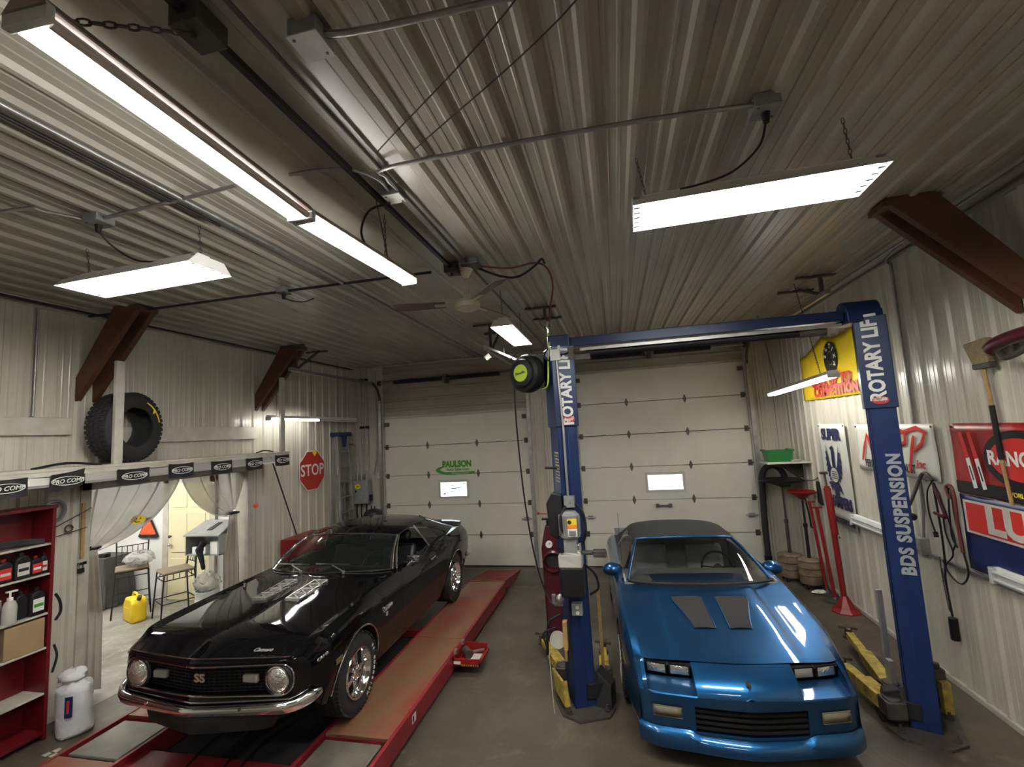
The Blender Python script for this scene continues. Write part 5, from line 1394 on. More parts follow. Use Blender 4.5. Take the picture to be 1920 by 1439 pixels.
# streamer of flags
fs = thing('flag_streamer', 'streamer of black oval-logo flags and silver tape along the ledge', 'banner', (-5.19, 4.6, 2.3))
flags = [(2.83, 3.16), (3.33, 3.62), (3.92, 4.27), (4.50, 4.83), (5.09, 5.42), (5.67, 5.99), (6.25, 6.57)]
random.seed(3)
for i, (a, b) in enumerate(flags):
    dz = [-.03, 0, 0, .0, 0, 0, 0][i]; tw = [0, .045, 0, 0, 0, 0, .0][i]
    zt = 2.445 + (.01 if i in (3, 6) else 0)
    g = G(); rows = []
    for r_ in range(5):
        z = zt - .165 * r_ / 4
        rows.append([(-5.185 + .006 * math.sin(c * 1.3 + i) + .01 * (r_ / 4) ** 2, lerp(a, b, c / 8) + tw * (-.6) * r_ / 4, z + tw * (c / 8) * 1.0 - .008 * math.sin(PI * c / 8)) for c in range(9)])
    g.grid(rows); fo = g.obj('flag', 'print_black', fs, smooth=60)
    c = Vector((-5.168, (a + b) / 2 - tw * .3, zt - .083 + tw * .4))
    g = G(); ring = [c + Vector((0, .135 * math.cos(2 * PI * k / 28), .040 * math.sin(2 * PI * k / 28))) for k in range(28)]; g.tube(ring, .0042, 4, closed=True); g.obj('flag_oval', 'white', fo)
    text('flag_lettering', 'PRO COMP', .052, c + Vector((.001, 0, -.002)), (0, 1, .03), (0, 0, 1), 'white', fo, bold=.001, shear=.2)
for i in range(len(flags) - 1):
    a, b = flags[i][1], flags[i + 1][0]
    g = G(); g.grid([[(-5.19, y, 2.43 + .008 * math.sin(i + 5 * y)) for y in (a, (a + b) / 2, b)], [(-5.184, y, 2.36) for y in (a, (a + b) / 2, b)], [(-5.188, y, 2.335) for y in (a, (a + b) / 2, b)]]); g.obj('silver_tape', 'tape', fs)
g = G(); g.tube(spline([(-5.30, 3.25, 2.51), (-5.33, 3.55, 2.545), (-5.30, 3.85, 2.51)], 6), .012, 6); g.tube(spline([(-5.30, 6.0, 2.51), (-5.33, 6.2, 2.54), (-5.30, 6.35, 2.51)], 6), .010, 6); tag(g.obj('cable_loop', 'black', loc=(-5.3, 3.5, 2.5)), 'black cable looped along the top of the white ledge', 'cable')
# tire standing on the ledge
tr = thing('tire', 'big knobby off-road tire with yellow chalk marks standing on the white ledge', 'tire', (-5.44, 4.26, 2.505))
mt = Matrix.Translation((-5.47, 4.22, 2.905)) @ Matrix.Rotation(math.radians(10), 4, 'Z') @ Matrix.Rotation(PI / 2, 4, 'Y')
R_, w_ = .395, .13
g = G(); g.lathe([(.235, -w_ + .03), (.225, -w_ + .0), (.25, -w_ - .004), (.33, -w_ - .006), (.372, -w_ + .02), (R_ - .008, -w_ + .045), (R_ - .004, 0), (R_ - .008, w_ - .045), (.372, w_ - .02), (.33, w_ + .006), (.25, w_ + .004), (.225, w_), (.235, w_ - .03), (.34, w_ - .04), (.36, 0), (.34, -w_ + .04), (.235, -w_ + .03)], 48, mt); to = g.obj('carcass', 'rubber', tr, smooth=40)
g = G()
for k in range(44):
    a = 2 * PI * k / 44
    for j, hh in enumerate((-.085, -.03, .03, .085)):
        m = mt @ Matrix.Rotation(a + (.07 if j % 2 else 0), 4, 'Z') @ Matrix.Translation((R_ - .006, 0, hh)); g.box(-.012, .008, -.018, .018, -.022, .022, m)
g.obj('tread', 'rubber', to)
g = G()
arc = lambda r0, a0, a1, n: [mt @ Vector((r0 * math.cos(a), r0 * math.sin(a), w_ + .009)) for a in [a0 + (a1 - a0) * k / n for k in range(n + 1)]]
g.tube(arc(.305, 1.75, 2.75, 10), .008, 4); g.tube(arc(.295, 2.2, 2.3, 2) + arc(.27, 2.2, 2.25, 1), .008, 4)
g.tube([mt @ Vector((.24 * math.cos(a), .24 * math.sin(a), w_ - .01 - .015 * k)) for k, a in enumerate([2.5 + .1 * i for i in range(8)])], .007, 4)
g.obj('chalk_mark', 'yellow_print', to)

# ================================================================ CURTAIN AND SIDE ROOM
def curtain_panel(name, label, y_wall, y_mid, tie, y_floor0, y_floor1, nf, side):
    t = thing(name, label, 'curtain', (XL - .10, y_wall, 0), 'smoky vinyl strip curtain in the opening')
    g = G(); nu, nv = 60, 22; rows = []
    ty, tz = tie
    for v in range(nv + 1):
        b = v / nv; row = []
        for u in range(nu + 1):
            a = u / nu
            y0 = lerp(y_wall, y_mid, a); z0 = 2.27
            yt = ty + side * (.02 + .10 * a); zt = tz + .10 * (0.5 - a)
            e = b ** (1.0 + .9 * a)
            yb = lerp(y0, yt, b ** (1.15 + .25 * a)); zb_ = lerp(z0, zt, b) - .16 * a * math.sin(PI * b)
            x = XL - .10 + .085 * math.sin(nf * 2 * PI * a + b * 2) * (1 - .72 * b) + .02 * math.sin(nf * 5 * a)
            row.append((x, yb, zb_))
        rows.append(row)
    g.grid(rows); g.obj('swag', 'tan_tarp', t, smooth=80)
    g = G(); rows = []
    for v in range(13):
        b = v / 12; row = []
        for u in range(31):
            a = u / 30; w0, w1 = ty - .03, ty + .12
            if side < 0: w0, w1 = ty - .12, ty + .03
            ya = lerp(lerp(w0, w1, a), lerp(y_floor0, y_floor1, a), min(b * 2.2, 1))
            row.append((XL - .10 + .045 * math.sin(2 * PI * 3.5 * a + 1) * (.35 + .65 * b), ya, lerp(tz, .04, b)))
        rows.append(row)
    g.grid(rows); g.obj('hanging_fall', 'tan_tarp', t, smooth=80)
    g = G(); g.tube([(XL - .10 + .07 * math.cos(q), ty + side * .045 + .085 * math.sin(q), tz) for q in [2 * PI * k / 16 for k in range(16)]], .016, 6, closed=True); g.obj('tie_back', 'black', t)
    return t
curtain_panel('curtain', 'smoky vinyl curtain swagged to the jamb beside the red shelf unit', 4.06, 5.20, (4.10, 1.58), 4.05, 4.30, 4.5, 1)
curtain_panel('curtain', 'smoky vinyl curtain swagged to the jamb on the stop sign side', 6.30, 5.24, (6.16, 1.62), 5.92, 6.24, 4.0, -1)
g = G(); g.disc((XL - .045, 4.62, 1.80), .085, (1, -.25, .1), 24)
for v in g.bm.verts: v.co.z = 1.80 + (v.co.z - 1.80) * .62
sm = g.obj('smiley_sticker', 'yellow_print', loc=(XL - .045, 4.62, 1.80), solid=.002); tag(sm, 'yellow smiley face sticker on the swagged curtain beside the red shelf', 'sticker')
g = G()
for dy in (-.025, .025): g.cyl((XL - .040, 4.62 + dy, 1.815), (XL - .036, 4.62 + dy, 1.815), .008, 8)
g.tube([(XL - .038, 4.62 + .045 * math.cos(a), 1.80 + .026 * math.sin(a)) for a in [PI + PI * k / 8 for k in range(9)]], .004, 4)
o = g.obj('face_print', 'print_black', loc=(XL - .045, 4.62, 1.80)); o.parent = sm; o.location = (0, 0, 0)

# side-room door
sd_ = struct(bpy.data.objects.new('door_3', None)); COL.objects.link(sd_); sd_.location = (-7.55, 6.96, 0); ORIGIN['door_3'] = Vector((-7.55, 6.96, 0))
g = G(); g.box(-7.98, -7.10, 6.95, 6.99, 0.01, 2.03); g.obj('door_leaf', 'door_yellow', sd_)
for (a, b) in ((-7.90, -7.58), (-7.50, -7.18)):
    for (c, d) in ((.12, .72), (.82, 1.50), (1.60, 1.92)):
        g = G(); g.box(a, b, 6.938, 6.95, c, d); g.obj('raised_panel', 'door_yellow', sd_, bevel=.012)
for z, r_ in ((.96, .03), (1.10, .025)):
    g = G(); g.cyl((-7.90, 6.95, z), (-7.90, 6.91, z), .012, 10); g.sphere((-7.90, 6.90, z), r_, 12, 8); g.obj('door_knob', 'chrome' if z < 1 else 'dark_steel', sd_, smooth=60)
g = G(); g.box(-8.10, -7.98, 6.94, 7.0, 0, 2.15); g.box(-7.10, -6.98, 6.94, 7.0, 0, 2.15); g.box(-8.10, -6.98, 6.94, 7.0, 2.03, 2.15); struct(g.obj('trim_7', 'trim', bevel=.005))

# bar stools
def stool(loc, rz, label):
    t = thing('bar_stool', label, 'bar stool', loc, 'metal bar stools in the side room', rotz=rz, world=False)
    W, D, S = .21, .20, .70
    for sx in (-1, 1):
        g = G(); g.tube([(sx * W, -D, S), (sx * (W + .015), -D - .02, .4), (sx * (W + .04), -D - .04, 0)], .011, 8); g.obj('leg', 'satin_black', t, smooth=50)
        g = G(); g.tube([(sx * W, D, S + .02), (sx * (W + .015), D + .02, .4), (sx * (W + .04), D + .05, 0)], .011, 8); g.obj('leg', 'satin_black', t, smooth=50)
    g = G()
    for z, e in ((.28, .024), (.62, .004)):
        q = [(-W - e, -D - e), (W + e, -D - e), (W + e, D + e), (-W - e, D + e)]
        for i in range(4): g.cyl((*q[i], z), (*q[(i + 1) % 4], z), .008, 8)
    for k in range(5):
        for s in (-1, 1): g.cyl((s * W, -D + .4 * (k + .5) / 5, .62), (s * W, -D + .4 * (k + .5) / 5, .70), .006, 6)
    g.obj('footrest_frame', 'satin_black', t)
    g = G(); g.box(-W - .01, W + .01, -D - .015, D + .01, .70, .745); g.obj('seat', 'seat_tan', t, bevel=.02, smooth=60)
    g = G()
    for s in (-1, 1):
        g.tube(spline([(s * W, D, .70), (s * W, D + .03, .95), (s * (W + .005), D + .075, 1.10), (s * (W + .005), D + .11, 1.105), (s * (W + .005), D + .105, 1.07)], 5), .011, 8)
    g.tube(spline([(-W, D + .05, 1.05), (0, D + .085, 1.04), (W, D + .05, 1.05)], 5), .008, 6); g.tube(spline([(-W, D + .02, .80), (0, D + .045, .80), (W, D + .02, .80)], 5), .008, 6)
    for k in range(5):
        x = -W + 2 * W * (k + 1) / 6; c = 1 - (x / W) ** 2
        g.tube([(x, D + .02 + .025 * c, .80), (x, D + .055 + .03 * c, 1.045)], .006, 6)
    g.obj('backrest', 'satin_black', t, smooth=50)
    return t
stool((-8.05, 6.38, 0), math.radians(52), 'black metal bar stool with plastic bag on its seat, beside the cloth-covered table')
stool((-7.05, 6.28, 0), math.radians(-28), 'black metal bar stool with brown pad in front of the yellow door')
g = G(); g.sphere((-7.93, 6.40, .87), .2, 24, 14, (1.2, .9, .5))
random.seed(5)
for v in g.bm.verts: v.co += Vector((random.uniform(-.03, .03), random.uniform(-.03, .03), random.uniform(-.03, .03)))
tag(g.obj('plastic_bag', 'clear_bag', loc=(-7.93, 6.40, .75), smooth=80), 'crumpled clear plastic bag lying on the bar stool by the side-room wall', 'bag')
# covered table
tb = thing('side_table', 'small table draped in dark cloth behind the curtain fall', 'table', (-8.95, 6.65, 0))
g = G(); g.box(-9.25, -8.75, 6.45, 6.9, .80, .83); g.obj('tabletop', 'dark_cloth', tb)
g = G(); rows = []
for v in range(5):
    e = .02 + .02 * v
    P = []
    for (ax, ay, bx, by) in ((-9.25 - e, 6.45 - e, -8.75 + e, 6.45 - e), (-8.75 + e, 6.45 - e, -8.75 + e, 6.9), (-8.75 + e, 6.9, -9.25 - e, 6.9), (-9.25 - e, 6.9, -9.25 - e, 6.45 - e)):
        for k in range(8): P.append((lerp(ax, bx, k / 8) + .012 * math.sin(k * 2.4) * v, lerp(ay, by, k / 8) + .012 * math.cos(k * 2.1) * v, .835 - .205 * v))
    rows.append(P)
g.grid(rows, closed=True); g.poly(rows[0]); g.obj('cloth_cover', 'dark_cloth', tb, smooth=60)
g = G(); g.box(-8.95, -8.80, 6.5, 6.6, .84, .90); tag(g.obj('spray_box', 'black', loc=(-8.87, 6.55, .84), bevel=.01), 'small black case on the cloth-covered table', 'case')
# jerry can
jc = thing('jerry_can', 'bright yellow plastic fuel can on the concrete between the bar stools', 'fuel can', (-7.62, 6.10, 0), rotz=math.radians(-22), world=False)
g = G(); q = [(-.20, 0), (.20, 0), (.20, .30), (.14, .36), (-.12, .36), (-.20, .26)]
g.prism([(x, -.10, z) for x, z in q], (0, .20, 0)); g.obj('body', 'yellow_plastic', jc, bevel=.03, smooth=50)
g = G(); g.tube(spline([(-.10, 0, .35), (-.07, 0, .41), (.06, 0, .41), (.10, 0, .35)], 5), .016, 8); g.obj('handle', 'yellow_plastic', jc, smooth=60)
g = G(); g.cyl((.15, 0, .33), (.19, 0, .39), .03, 12); g.obj('cap', 'dark_steel', jc)
g = G()
for s in (-1, 1): g.box(-.13, .10, s * .103 - .004, s * .103 + .004, .09, .22)
g.obj('embossed_panel', 'yellow_plastic', jc, bevel=.012)
# slow-vehicle triangle
st_ = thing('warning_triangle', 'orange-red slow vehicle triangle on the white side-room wall', 'sign', (-8.45, 6.98, 1.25))
def tri(w, h, c): return [(-w, -h), (-w + c, -h - c * .4), (w - c, -h - c * .4), (w, -h), (w * .12 + c * .3, h), (-w * .12 - c * .3, h)]
g = G(); g.prism([(-8.45 + x, 6.965, 1.26 + z) for x, z in tri(.23, .17, .05)], (0, .012, 0)); g.obj('border', 'satin_black', st_)
g = G(); g.prism([(-8.45 + x, 6.955, 1.265 + z) for x, z in tri(.175, .125, .02)], (0, .012, 0)); g.obj('fluorescent_face', 'orange_red', st_)
g = G(); g.cyl((-8.45, 6.97, 1.45), (-8.45, 6.97, 2.25), .004, 5); g.obj('hanging_string', 'black', st_)
g = G(); g.sphere((-8.62, 6.9, 2.25), .12, 14, 8, (1.4, .3, .5)); tag(g.obj('hanging_hat', 'orange_red', loc=(-8.6, 6.9, 2.2), smooth=60), 'red hat hanging high on the side-room wall', 'hat')
# mail-shelf box, bucket with plastic
cb = thing('wall_cabinet', 'open grey sloped-lid cabinet holding papers beside the side-room door', 'cabinet', (-6.55, 6.5, .9))
g = G(); a, b = -6.95, -6.30
g.box(a, a + .015, 6.35, 6.7, .92, 1.24); g.box(b - .015, b, 6.35, 6.7, .92, 1.24); g.box(a, b, 6.35, 6.7, .92, .935); g.box(a, b, 6.69, 6.7, .92, 1.38); g.obj('case', 'grey_box', cb)
g = G(); g.prism([(a - .02, 6.32, 1.22), (b + .02, 6.32, 1.22), (b - .03, 6.70, 1.40), (a + .05, 6.70, 1.40)], (0, 0, .02)); g.obj('sloped_lid', 'grey_box', cb, bevel=.004)
g = G(); g.prism([(a + .32, 6.44, 1.298), (a + .42, 6.44, 1.298), (a + .45, 6.62, 1.385), (a + .37, 6.62, 1.385)], (0, 0, .008)); g.obj('lid_slot', 'matte_black', cb)
g = G()
for x in (a + .05, b - .05): g.cyl((x, 6.5, 0), (x, 6.5, .92), .014, 8)
g.obj('leg', 'grey_box', cb)
g = G(); g.box(a + .08, a + .34, 6.40, 6.60, .936, 1.04); tag(g.obj('paper_stack', 'white', loc=(a + .2, 6.5, .936)), 'stack of white paper inside the grey sloped-lid cabinet', 'papers')
g = G(); g.box(b - .20, b - .06, 6.38, 6.46, .936, 1.13); tag(g.obj('carton', 'white', loc=(b - .13, 6.42, .936)), 'upright white carton inside the grey sloped-lid cabinet', 'carton')
g = G(); g.tube(spline([(-6.56, 6.33, 1.14), (-6.62, 6.30, 1.02), (-6.57, 6.29, .88), (-6.54, 6.30, .72)], 5), [.05, .05, .05, .045, .05, .06, .05, .045, .04, .04, .035, .035, .03, .03, .03, .02], 8); tag(g.obj('glove', 'black', loc=(-6.57, 6.3, .72), smooth=60), 'black rag hanging out of the grey cabinet', 'rag')
bk = thing('bucket', 'white bucket topped with crumpled plastic by the side-room cabinet', 'bucket', (-6.38, 6.22, 0))
g = G(); g.lathe([(.0005, .0), (.145, .0), (.165, .42), (.172, .42), (.172, .45), (.16, .45)], 28, Matrix.Translation((-6.38, 6.22, 0))); g.obj('pail', 'white_box', bk, smooth=40)
g = G(); g.lathe([(.158, .10), (.165, .34)], 10, Matrix.Translation((-6.38, 6.22, 0)), -2.2, -1.2); g.obj('label', 'white', bk)
g = G(); g.sphere((-6.38, 6.22, .56), .17, 22, 14, (1.05, 1, .8))
for v in g.bm.verts: v.co += Vector((random.uniform(-.03, .03), random.uniform(-.03, .03), random.uniform(-.03, .03)))
g.obj('plastic_liner', 'clear_bag', bk, smooth=80)

# ================================================================ LEFT WALL FURNITURE
# red shelf unit
ru = thing('shelf_unit', 'dark red metal shelf unit of bottles at the wall beside the curtained opening', 'shelf unit', (-5.58, 2.8, 0))
g = G(); g.box(-5.70, -5.42, 3.515, 3.545, 0, 2.13); g.obj('side_panel', 'shelf_red', ru, bevel=.004)
g = G(); g.box(-5.70, -5.42, 1.50, 1.53, 0, 2.13); g.obj('side_panel', 'shelf_red', ru, bevel=.004)
g = G(); g.box(-5.705, -5.69, 1.50, 3.545, 0, 2.13); g.obj('back_panel', 'shelf_red', ru)
g = G(); g.box(-5.70, -5.41, 1.50, 3.55, 2.115, 2.145); g.obj('top_panel', 'shelf_red', ru, bevel=.004)
SH = (1.79, 1.51, 1.145, .83, .42)
for z in SH:
    g = G(); g.box(-5.69, -5.425, 1.53, 3.515, z - .018, z); g.obj('shelf', 'trim', ru, bevel=.003)
g = G(); g.box(-5.69, -5.42, 1.53, 3.515, .05, .08); g.obj('bottom_shelf', 'shelf_red', ru, bevel=.003)
def bottle(x, y, z, h, w, label, mbody='black', lab='white', txt=None, cat='bottle'):
    z += .002
    t = thing('oil_bottle', label, cat, (x, y, z), 'fluid bottles on the red shelf unit')
    g = G(); q = [(-.5, 0), (.5, 0), (.5, .68), (.30, .86), (.12, .88), (-.12, .88), (-.42, .80), (-.5, .66)]
    g.prism([(x - w * .32, y + a * w, z + b * h) for a, b in q], (w * .64, 0, 0)); g.obj('body', mbody, t, bevel=.012, smooth=50)
    g = G(); g.cyl((x, y, z + h * .88), (x, y, z + h), w * .17, 12); g.obj('cap', 'red' if lab == 'print_red' else 'black', t)
    g = G(); g.box(x + w * .32, x + w * .32 + .002, y - w * .36, y + w * .36, z + h * .14, z + h * .60); lo_ = g.obj('label', lab, t)
    g = G(); g.box(x + w * .32 + .002, x + w * .32 + .003, y - w * .30, y + w * .30, z + h * .30, z + h * .42); g.obj('label_stripe', txt or 'print_red', lo_)
    return t
bottle(-5.47, 3.31, 1.51, .235, .125, 'black oil bottle with red-striped round label on the red shelf unit', lab='cream', txt='print_black')
bottle(-5.47, 3.42, 1.51, .18, .095, 'black bottle with a red label, middle of the upper shelf group', lab='print_red', txt='white')
bottle(-5.47, 3.485, 1.51, .19, .06, 'slim black bottle with pale label against the shelf end panel', lab='cream', txt='print_red')
bottle(-5.47, 3.18, 1.51, .21, .12, 'black bottle half out of frame on the upper shelf', lab='print_red', txt='cream')
bottle(-5.47, 3.44, 1.145, .25, .12, 'black bottle with white and green label on the pump bottle shelf', lab='white', txt='print_green')
bottle(-5.50, 3.335, 1.145, .25, .10, 'plain black bottle between the soap pump and the green-label bottle', lab='black', txt='black')
t = thing('pump_bottle', 'clear soap pump bottle with white pump on the red shelf unit', 'bottle', (-5.46, 3.24, 1.145), 'fluid bottles on the red shelf unit')
g = G(); g.lathe([(.0005, 0), (.048, 0), (.05, .02), (.05, .15), (.035, .19), (.018, .2)], 20, Matrix.Translation((-5.46, 3.24, 1.145))); g.obj('body', 'translucent', t, smooth=40)
g = G(); g.cyl((-5.46, 3.24, 1.335), (-5.46, 3.24, 1.37), .022, 12); g.cyl((-5.46, 3.24, 1.37), (-5.46, 3.24, 1.42), .008, 8); g.bar((-5.46, 3.21, 1.425), (-5.46, 3.29, 1.42), .02, .014); g.obj('pump_head', 'white', t)
g = G(); g.box(-5.60, -5.50, 3.12, 3.21, 1.147, 1.36); tag(g.obj('cassette_case', 'grey_box', loc=(-5.55, 3.16, 1.145), bevel=.01), 'grey clear-front case behind the soap pump bottle', 'case', 'boxes on the red shelf unit')
g = G(); g.box(-5.66, -5.435, 3.20, 3.50, .832, 1.105); bx = g.obj('cardboard_box', 'cardboard', loc=(-5.55, 3.35, .83), bevel=.004); tag(bx, 'open-sided tan cardboard box filling the shelf under the bottles', 'box')
g = G(); g.box(-5.64, -5.44, 3.0, 3.17, .83, 1.02); tag(g.obj('tool_case', 'dark_steel', loc=(-5.54, 3.08, .83), bevel=.01), 'dark tool case beside the tan cardboard box', 'case')
g = G()
for k in range(4): g.tube(spline([(-5.47 - .03 * k, 2.95, 1.80 + .012 * k), (-5.46 - .03 * k, 3.15, 1.825 + .01 * k), (-5.48 - .02 * k, 3.35, 1.815 + .01 * k), (-5.46, 3.48, 1.80 + .01 * k)], 5), .011, 6)
tag(g.obj('rubber_hose', 'rubber', loc=(-5.5, 3.2, 1.79), smooth=60), 'black rubber hoses lying along the top shelf', 'hose')
g = G(); g.tube(spline([(-5.415, 3.56, 1.30), (-5.39, 3.585, 1.22), (-5.40, 3.60, 1.12), (-5.415, 3.57, 1.05)], 5), .012, 6); tag(g.obj('bungee_cord', 'black', loc=(-5.4, 3.57, 1.05), smooth=50), 'black cord bowed against the end of the red shelf unit at bottle height', 'cord')
g = G(); g.tube(spline([(-5.41, 3.565, .83), (-5.39, 3.58, .72), (-5.41, 3.56, .58)], 5), .010, 6); tag(g.obj('bungee_cord', 'black', loc=(-5.4, 3.57, .6), smooth=50), 'black cord bowed against the end of the red shelf unit above the white sack', 'cord')
# feed sack
sk = thing('sack', 'full white woven sack with blue label leaning by the red shelf unit', 'sack', (-5.26, 3.62, 0))
g = G(); rows = []
random.seed(11)
for v in range(17):
    b = v / 16; row = []
    rx = .15 * (1 - .10 * b) * (1 if b > .04 else .85) * (1 if b < .9 else .8 - (b - .9) * 3); ry = .13 * (1 if b < .9 else .75 - (b - .9) * 3)
    for k in range(28):
        a = 2 * PI * k / 28; w = 1 + .05 * math.sin(3 * a + 4 * b) + random.uniform(-.022, .022)
        row.append((-5.24 - .03 * b + rx * w * math.cos(a) , 3.66 + ry * w * math.sin(a), .01 + .47 * b + .012 * math.sin(5 * a) * b))
    rows.append(row)
g.grid(rows, closed=True); g.poly(rows[0]); g.poly(rows[-1]); g.obj('bag_body', 'bag', sk, smooth=80)
g = G(); g.sphere((-5.30, 3.66, .51), .10, 14, 8, (1.2, 1, .6))
for v in g.bm.verts: v.co += Vector((random.uniform(-.02, .02), random.uniform(-.02, .02), random.uniform(-.015, .015)))
g.obj('folded_top', 'bag', sk, smooth=80)
g = G(); g.grid([[(-5.24 + r_ * math.cos(a), 3.66 + .135 * math.sin(a), z) for a in (-1.25, -1.05, -.85)] for z, r_ in ((.20, .150), (.28, .152), (.38, .150))]); lb = g.obj('label', 'banner_blue', sk, solid=.008)
g = G(); g.grid([[(-5.24 + r_ * math.cos(a), 3.66 + .142 * math.sin(a), z) for a in (-1.12, -1.0)] for z, r_ in ((.24, .156), (.28, .157), (.35, .156))]); g.obj('label_print', 'print_red', lb, solid=.008)
g = G()
for k, (x, y) in enumerate(((-5.10, 3.42), (-5.05, 3.36), (-5.13, 3.36))): g.prism([(x - .03, y - .02, .004), (x + .035, y - .03, .004), (x + .03, y + .02, .004), (x - .01, y + .03, .004)], (0, 0, .004))
tag(g.obj('paper_scrap', 'cream', loc=(-5.1, 3.38, .004)), 'torn pale paper scrap on the floor in front of the white sack', 'litter', kind='stuff')
# coil of cable, squeegee on the wall
g = G()
for k in range(4): g.tube([(XL + .035 + .012 * (k % 2), 3.69 + (.085 + .006 * k) * math.cos(a), 2.06 + (.095 + .006 * k) * math.sin(a)) for a in [2 * PI * i / 28 for i in range(28)]], .008, 6, closed=True)
tag(g.obj('coiled_cable', 'grey_box', loc=(XL + .03, 3.69, 2.06), smooth=50), 'round coil of grey cable hung on the wall above the red shelf unit', 'cable')
g = G(); g.cyl((XL + .04, 3.62, 1.86), (XL + .04, 4.04, 2.04), .006, 6); g.tube([(XL + .04, 3.83 + .035 * math.cos(a), 1.86 + .035 * math.sin(a)) for a in [2 * PI * i / 14 for i in range(14)]], .009, 6, closed=True); g.cyl((XL + .04, 3.56, 1.90), (XL + .04, 3.70, 1.86), .005, 6); g.cyl((XL + .04, 3.72, 1.80), (XL + .04, 4.0, 1.84), .005, 6)
tag(g.obj('wire_hook', 'dark_steel', loc=(XL + .04, 3.83, 1.8)), 'bent dark wire hooks on the wall between shelf and curtain', 'hook')
g = G(); g.box(XL + .024, XL + .04, 3.95, 3.985, 1.52, 2.10); lv = g.obj('wood_strip', 'handle_wood', loc=(XL + .03, 3.97, 1.52)); tag(lv, 'narrow brown wood strip fixed to the opening jamb', 'board')
pdl = thing('padlock', 'padlock hanging from a bright hasp on the opening jamb', 'padlock', (XL + .04, 3.96, 1.35))
g = G(); g.box(XL + .024, XL + .05, 3.93, 3.99, 1.37, 1.42); g.obj('body', 'satin_black', pdl, bevel=.005)
g = G(); g.tube(spline([(XL + .037, 3.94, 1.42), (XL + .037, 3.945, 1.47), (XL + .037, 3.975, 1.47), (XL + .037, 3.98, 1.42)], 4), .005, 6); g.box(XL + .023, XL + .03, 3.93, 4.02, 1.45, 1.48); g.obj('shackle', 'chrome', pdl)

# stop sign
ss = thing('stop_sign', 'red octagonal stop sign with a yellow note on the ribbed left wall', 'sign', (XL + .03, 7.84, 1.75))
def octo(r): return [(r * math.cos(PI / 8 + k * PI / 4), r * math.sin(PI / 8 + k * PI / 4)) for k in range(8)]
X0 = XL + .032
g = G(); g.prism([(X0, 7.84 + a, 2.10 + b) for a, b in octo(.40)], (.004, 0, 0)); g.obj('white_border', 'white', ss)
g = G(); g.prism([(X0 + .004, 7.84 + a, 2.10 + b) for a, b in octo(.382)], (.003, 0, 0)); g.obj('sign_face', 'sign_red', ss)
text('sign_lettering', 'STOP', .30, (X0 + .008, 7.84, 2.10), (0, 1, 0), (0, 0, 1), 'white', ss, bold=.004, sx=.92, spacing=1.05)
g = G(); g.prism([(X0 + .009, 7.90 + a, 2.43 + b) for a, b in ((-.06, 0), (.0, -.07), (.07, -.01), (.02, .07))], (.003, 0, 0)); g.obj('yellow_note', 'yellow_print', ss)
# red ball on a string, strap
g = G(); g.sphere((XL + .06, 6.40, 1.68), .035, 14, 10); rb_ = g.obj('red_ball', 'orange_red', loc=(XL + .06, 6.40, 1.68), smooth=60); tag(rb_, 'small red ball on a string beside the curtained opening', 'ball')
g = G(); g.cyl((0, 0, 0), (0, 0, -1.0), .002, 5); g.cyl((0, 0, 0), (0, 0, .55), .002, 5); o = g.obj('string', 'black', rb_)
g = G(); g.cyl((-5.22, 6.20, 2.44), (XL + .06, 7.35, 1.02), .011, 8); tag(g.obj('guy_strap', 'satin_black', loc=(-5.5, 6.8, 1.8)), 'black strap running from the ledge down behind the black coupe', 'strap')
# stepladder folded against the wall
ld = thing('stepladder', 'folded aluminium stepladder with blue top standing beside the stop sign', 'ladder', (-5.45, 8.6, 0))
for (ya, yb) in ((8.32, 8.42), (8.86, 8.78)):
    g = G(); g.bar((-5.40, ya, 0), (-5.55, yb, 2.74), .075, .028, up=(0, 1, 0)); g.obj('side_rail', 'alu', ld, bevel=.004)
    g = G(); g.bar((-5.66, ya + (.02 if ya < 8.6 else -.02), 0), (-5.60, yb, 2.70), .05, .025, up=(0, 1, 0)); g.obj('rear_rail', 'alu', ld, bevel=.004)
for k in range(8):
    z = .30 + .30 * k; f = z / 2.74; x = lerp(-5.40, -5.55, f)
    g = G(); g.box(x - .04, x + .035, lerp(8.33, 8.43, f), lerp(8.85, 8.77, f), z - .012, z + .012); g.obj('step', 'alu', ld)
g = G(); g.box(-5.66, -5.46, 8.37, 8.84, 2.72, 2.80); g.prism([(-5.50, 8.50, 2.72), (-5.50, 8.70, 2.72), (-5.50, 8.66, 2.50), (-5.50, 8.54, 2.50)], (.02, 0, 0)); g.obj('top_cap', 'ladder_blue', ld, bevel=.015)
g = G(); g.box(-5.50, -5.497, 8.36, 8.43, 1.95, 2.12); g.box(-5.455, -5.45, 8.345, 8.41, 1.15, 1.42); g.obj('rail_label', 'white', ld)

# electrical disconnect box and conduits on the back wall corner
EBD = 0
eb = thing('electrical_box', 'grey electrical disconnect box with yellow warning label in the corner', 'electrical box', (-5.38, YB - .1, 1.3))
g = G(); g.box(-5.58, -5.13, YB - .20, YB - .03, 1.30, 1.78); g.obj('enclosure', 'grey_box', eb, bevel=.01)
g = G(); g.prism([(-5.36 + .07 * math.cos(a), YB - .203, 1.66 + .055 * math.sin(a)) for a in [PI / 6 + k * PI / 3 for k in range(6)]], (0, .003, 0)); wl = g.obj('warning_label', 'yellow_print', eb)
g = G(); g.box(-5.39, -5.33, YB - .206, YB - .203, 1.64, 1.67); g.obj('label_print', 'print_green', wl)
g = G(); g.box(-5.42, -5.39, YB - .215, YB - .20, 1.54, 1.58); g.box(-5.13, -5.08, YB - .16, YB - .10, 1.35, 1.48); g.obj('handle', 'satin_black', eb)
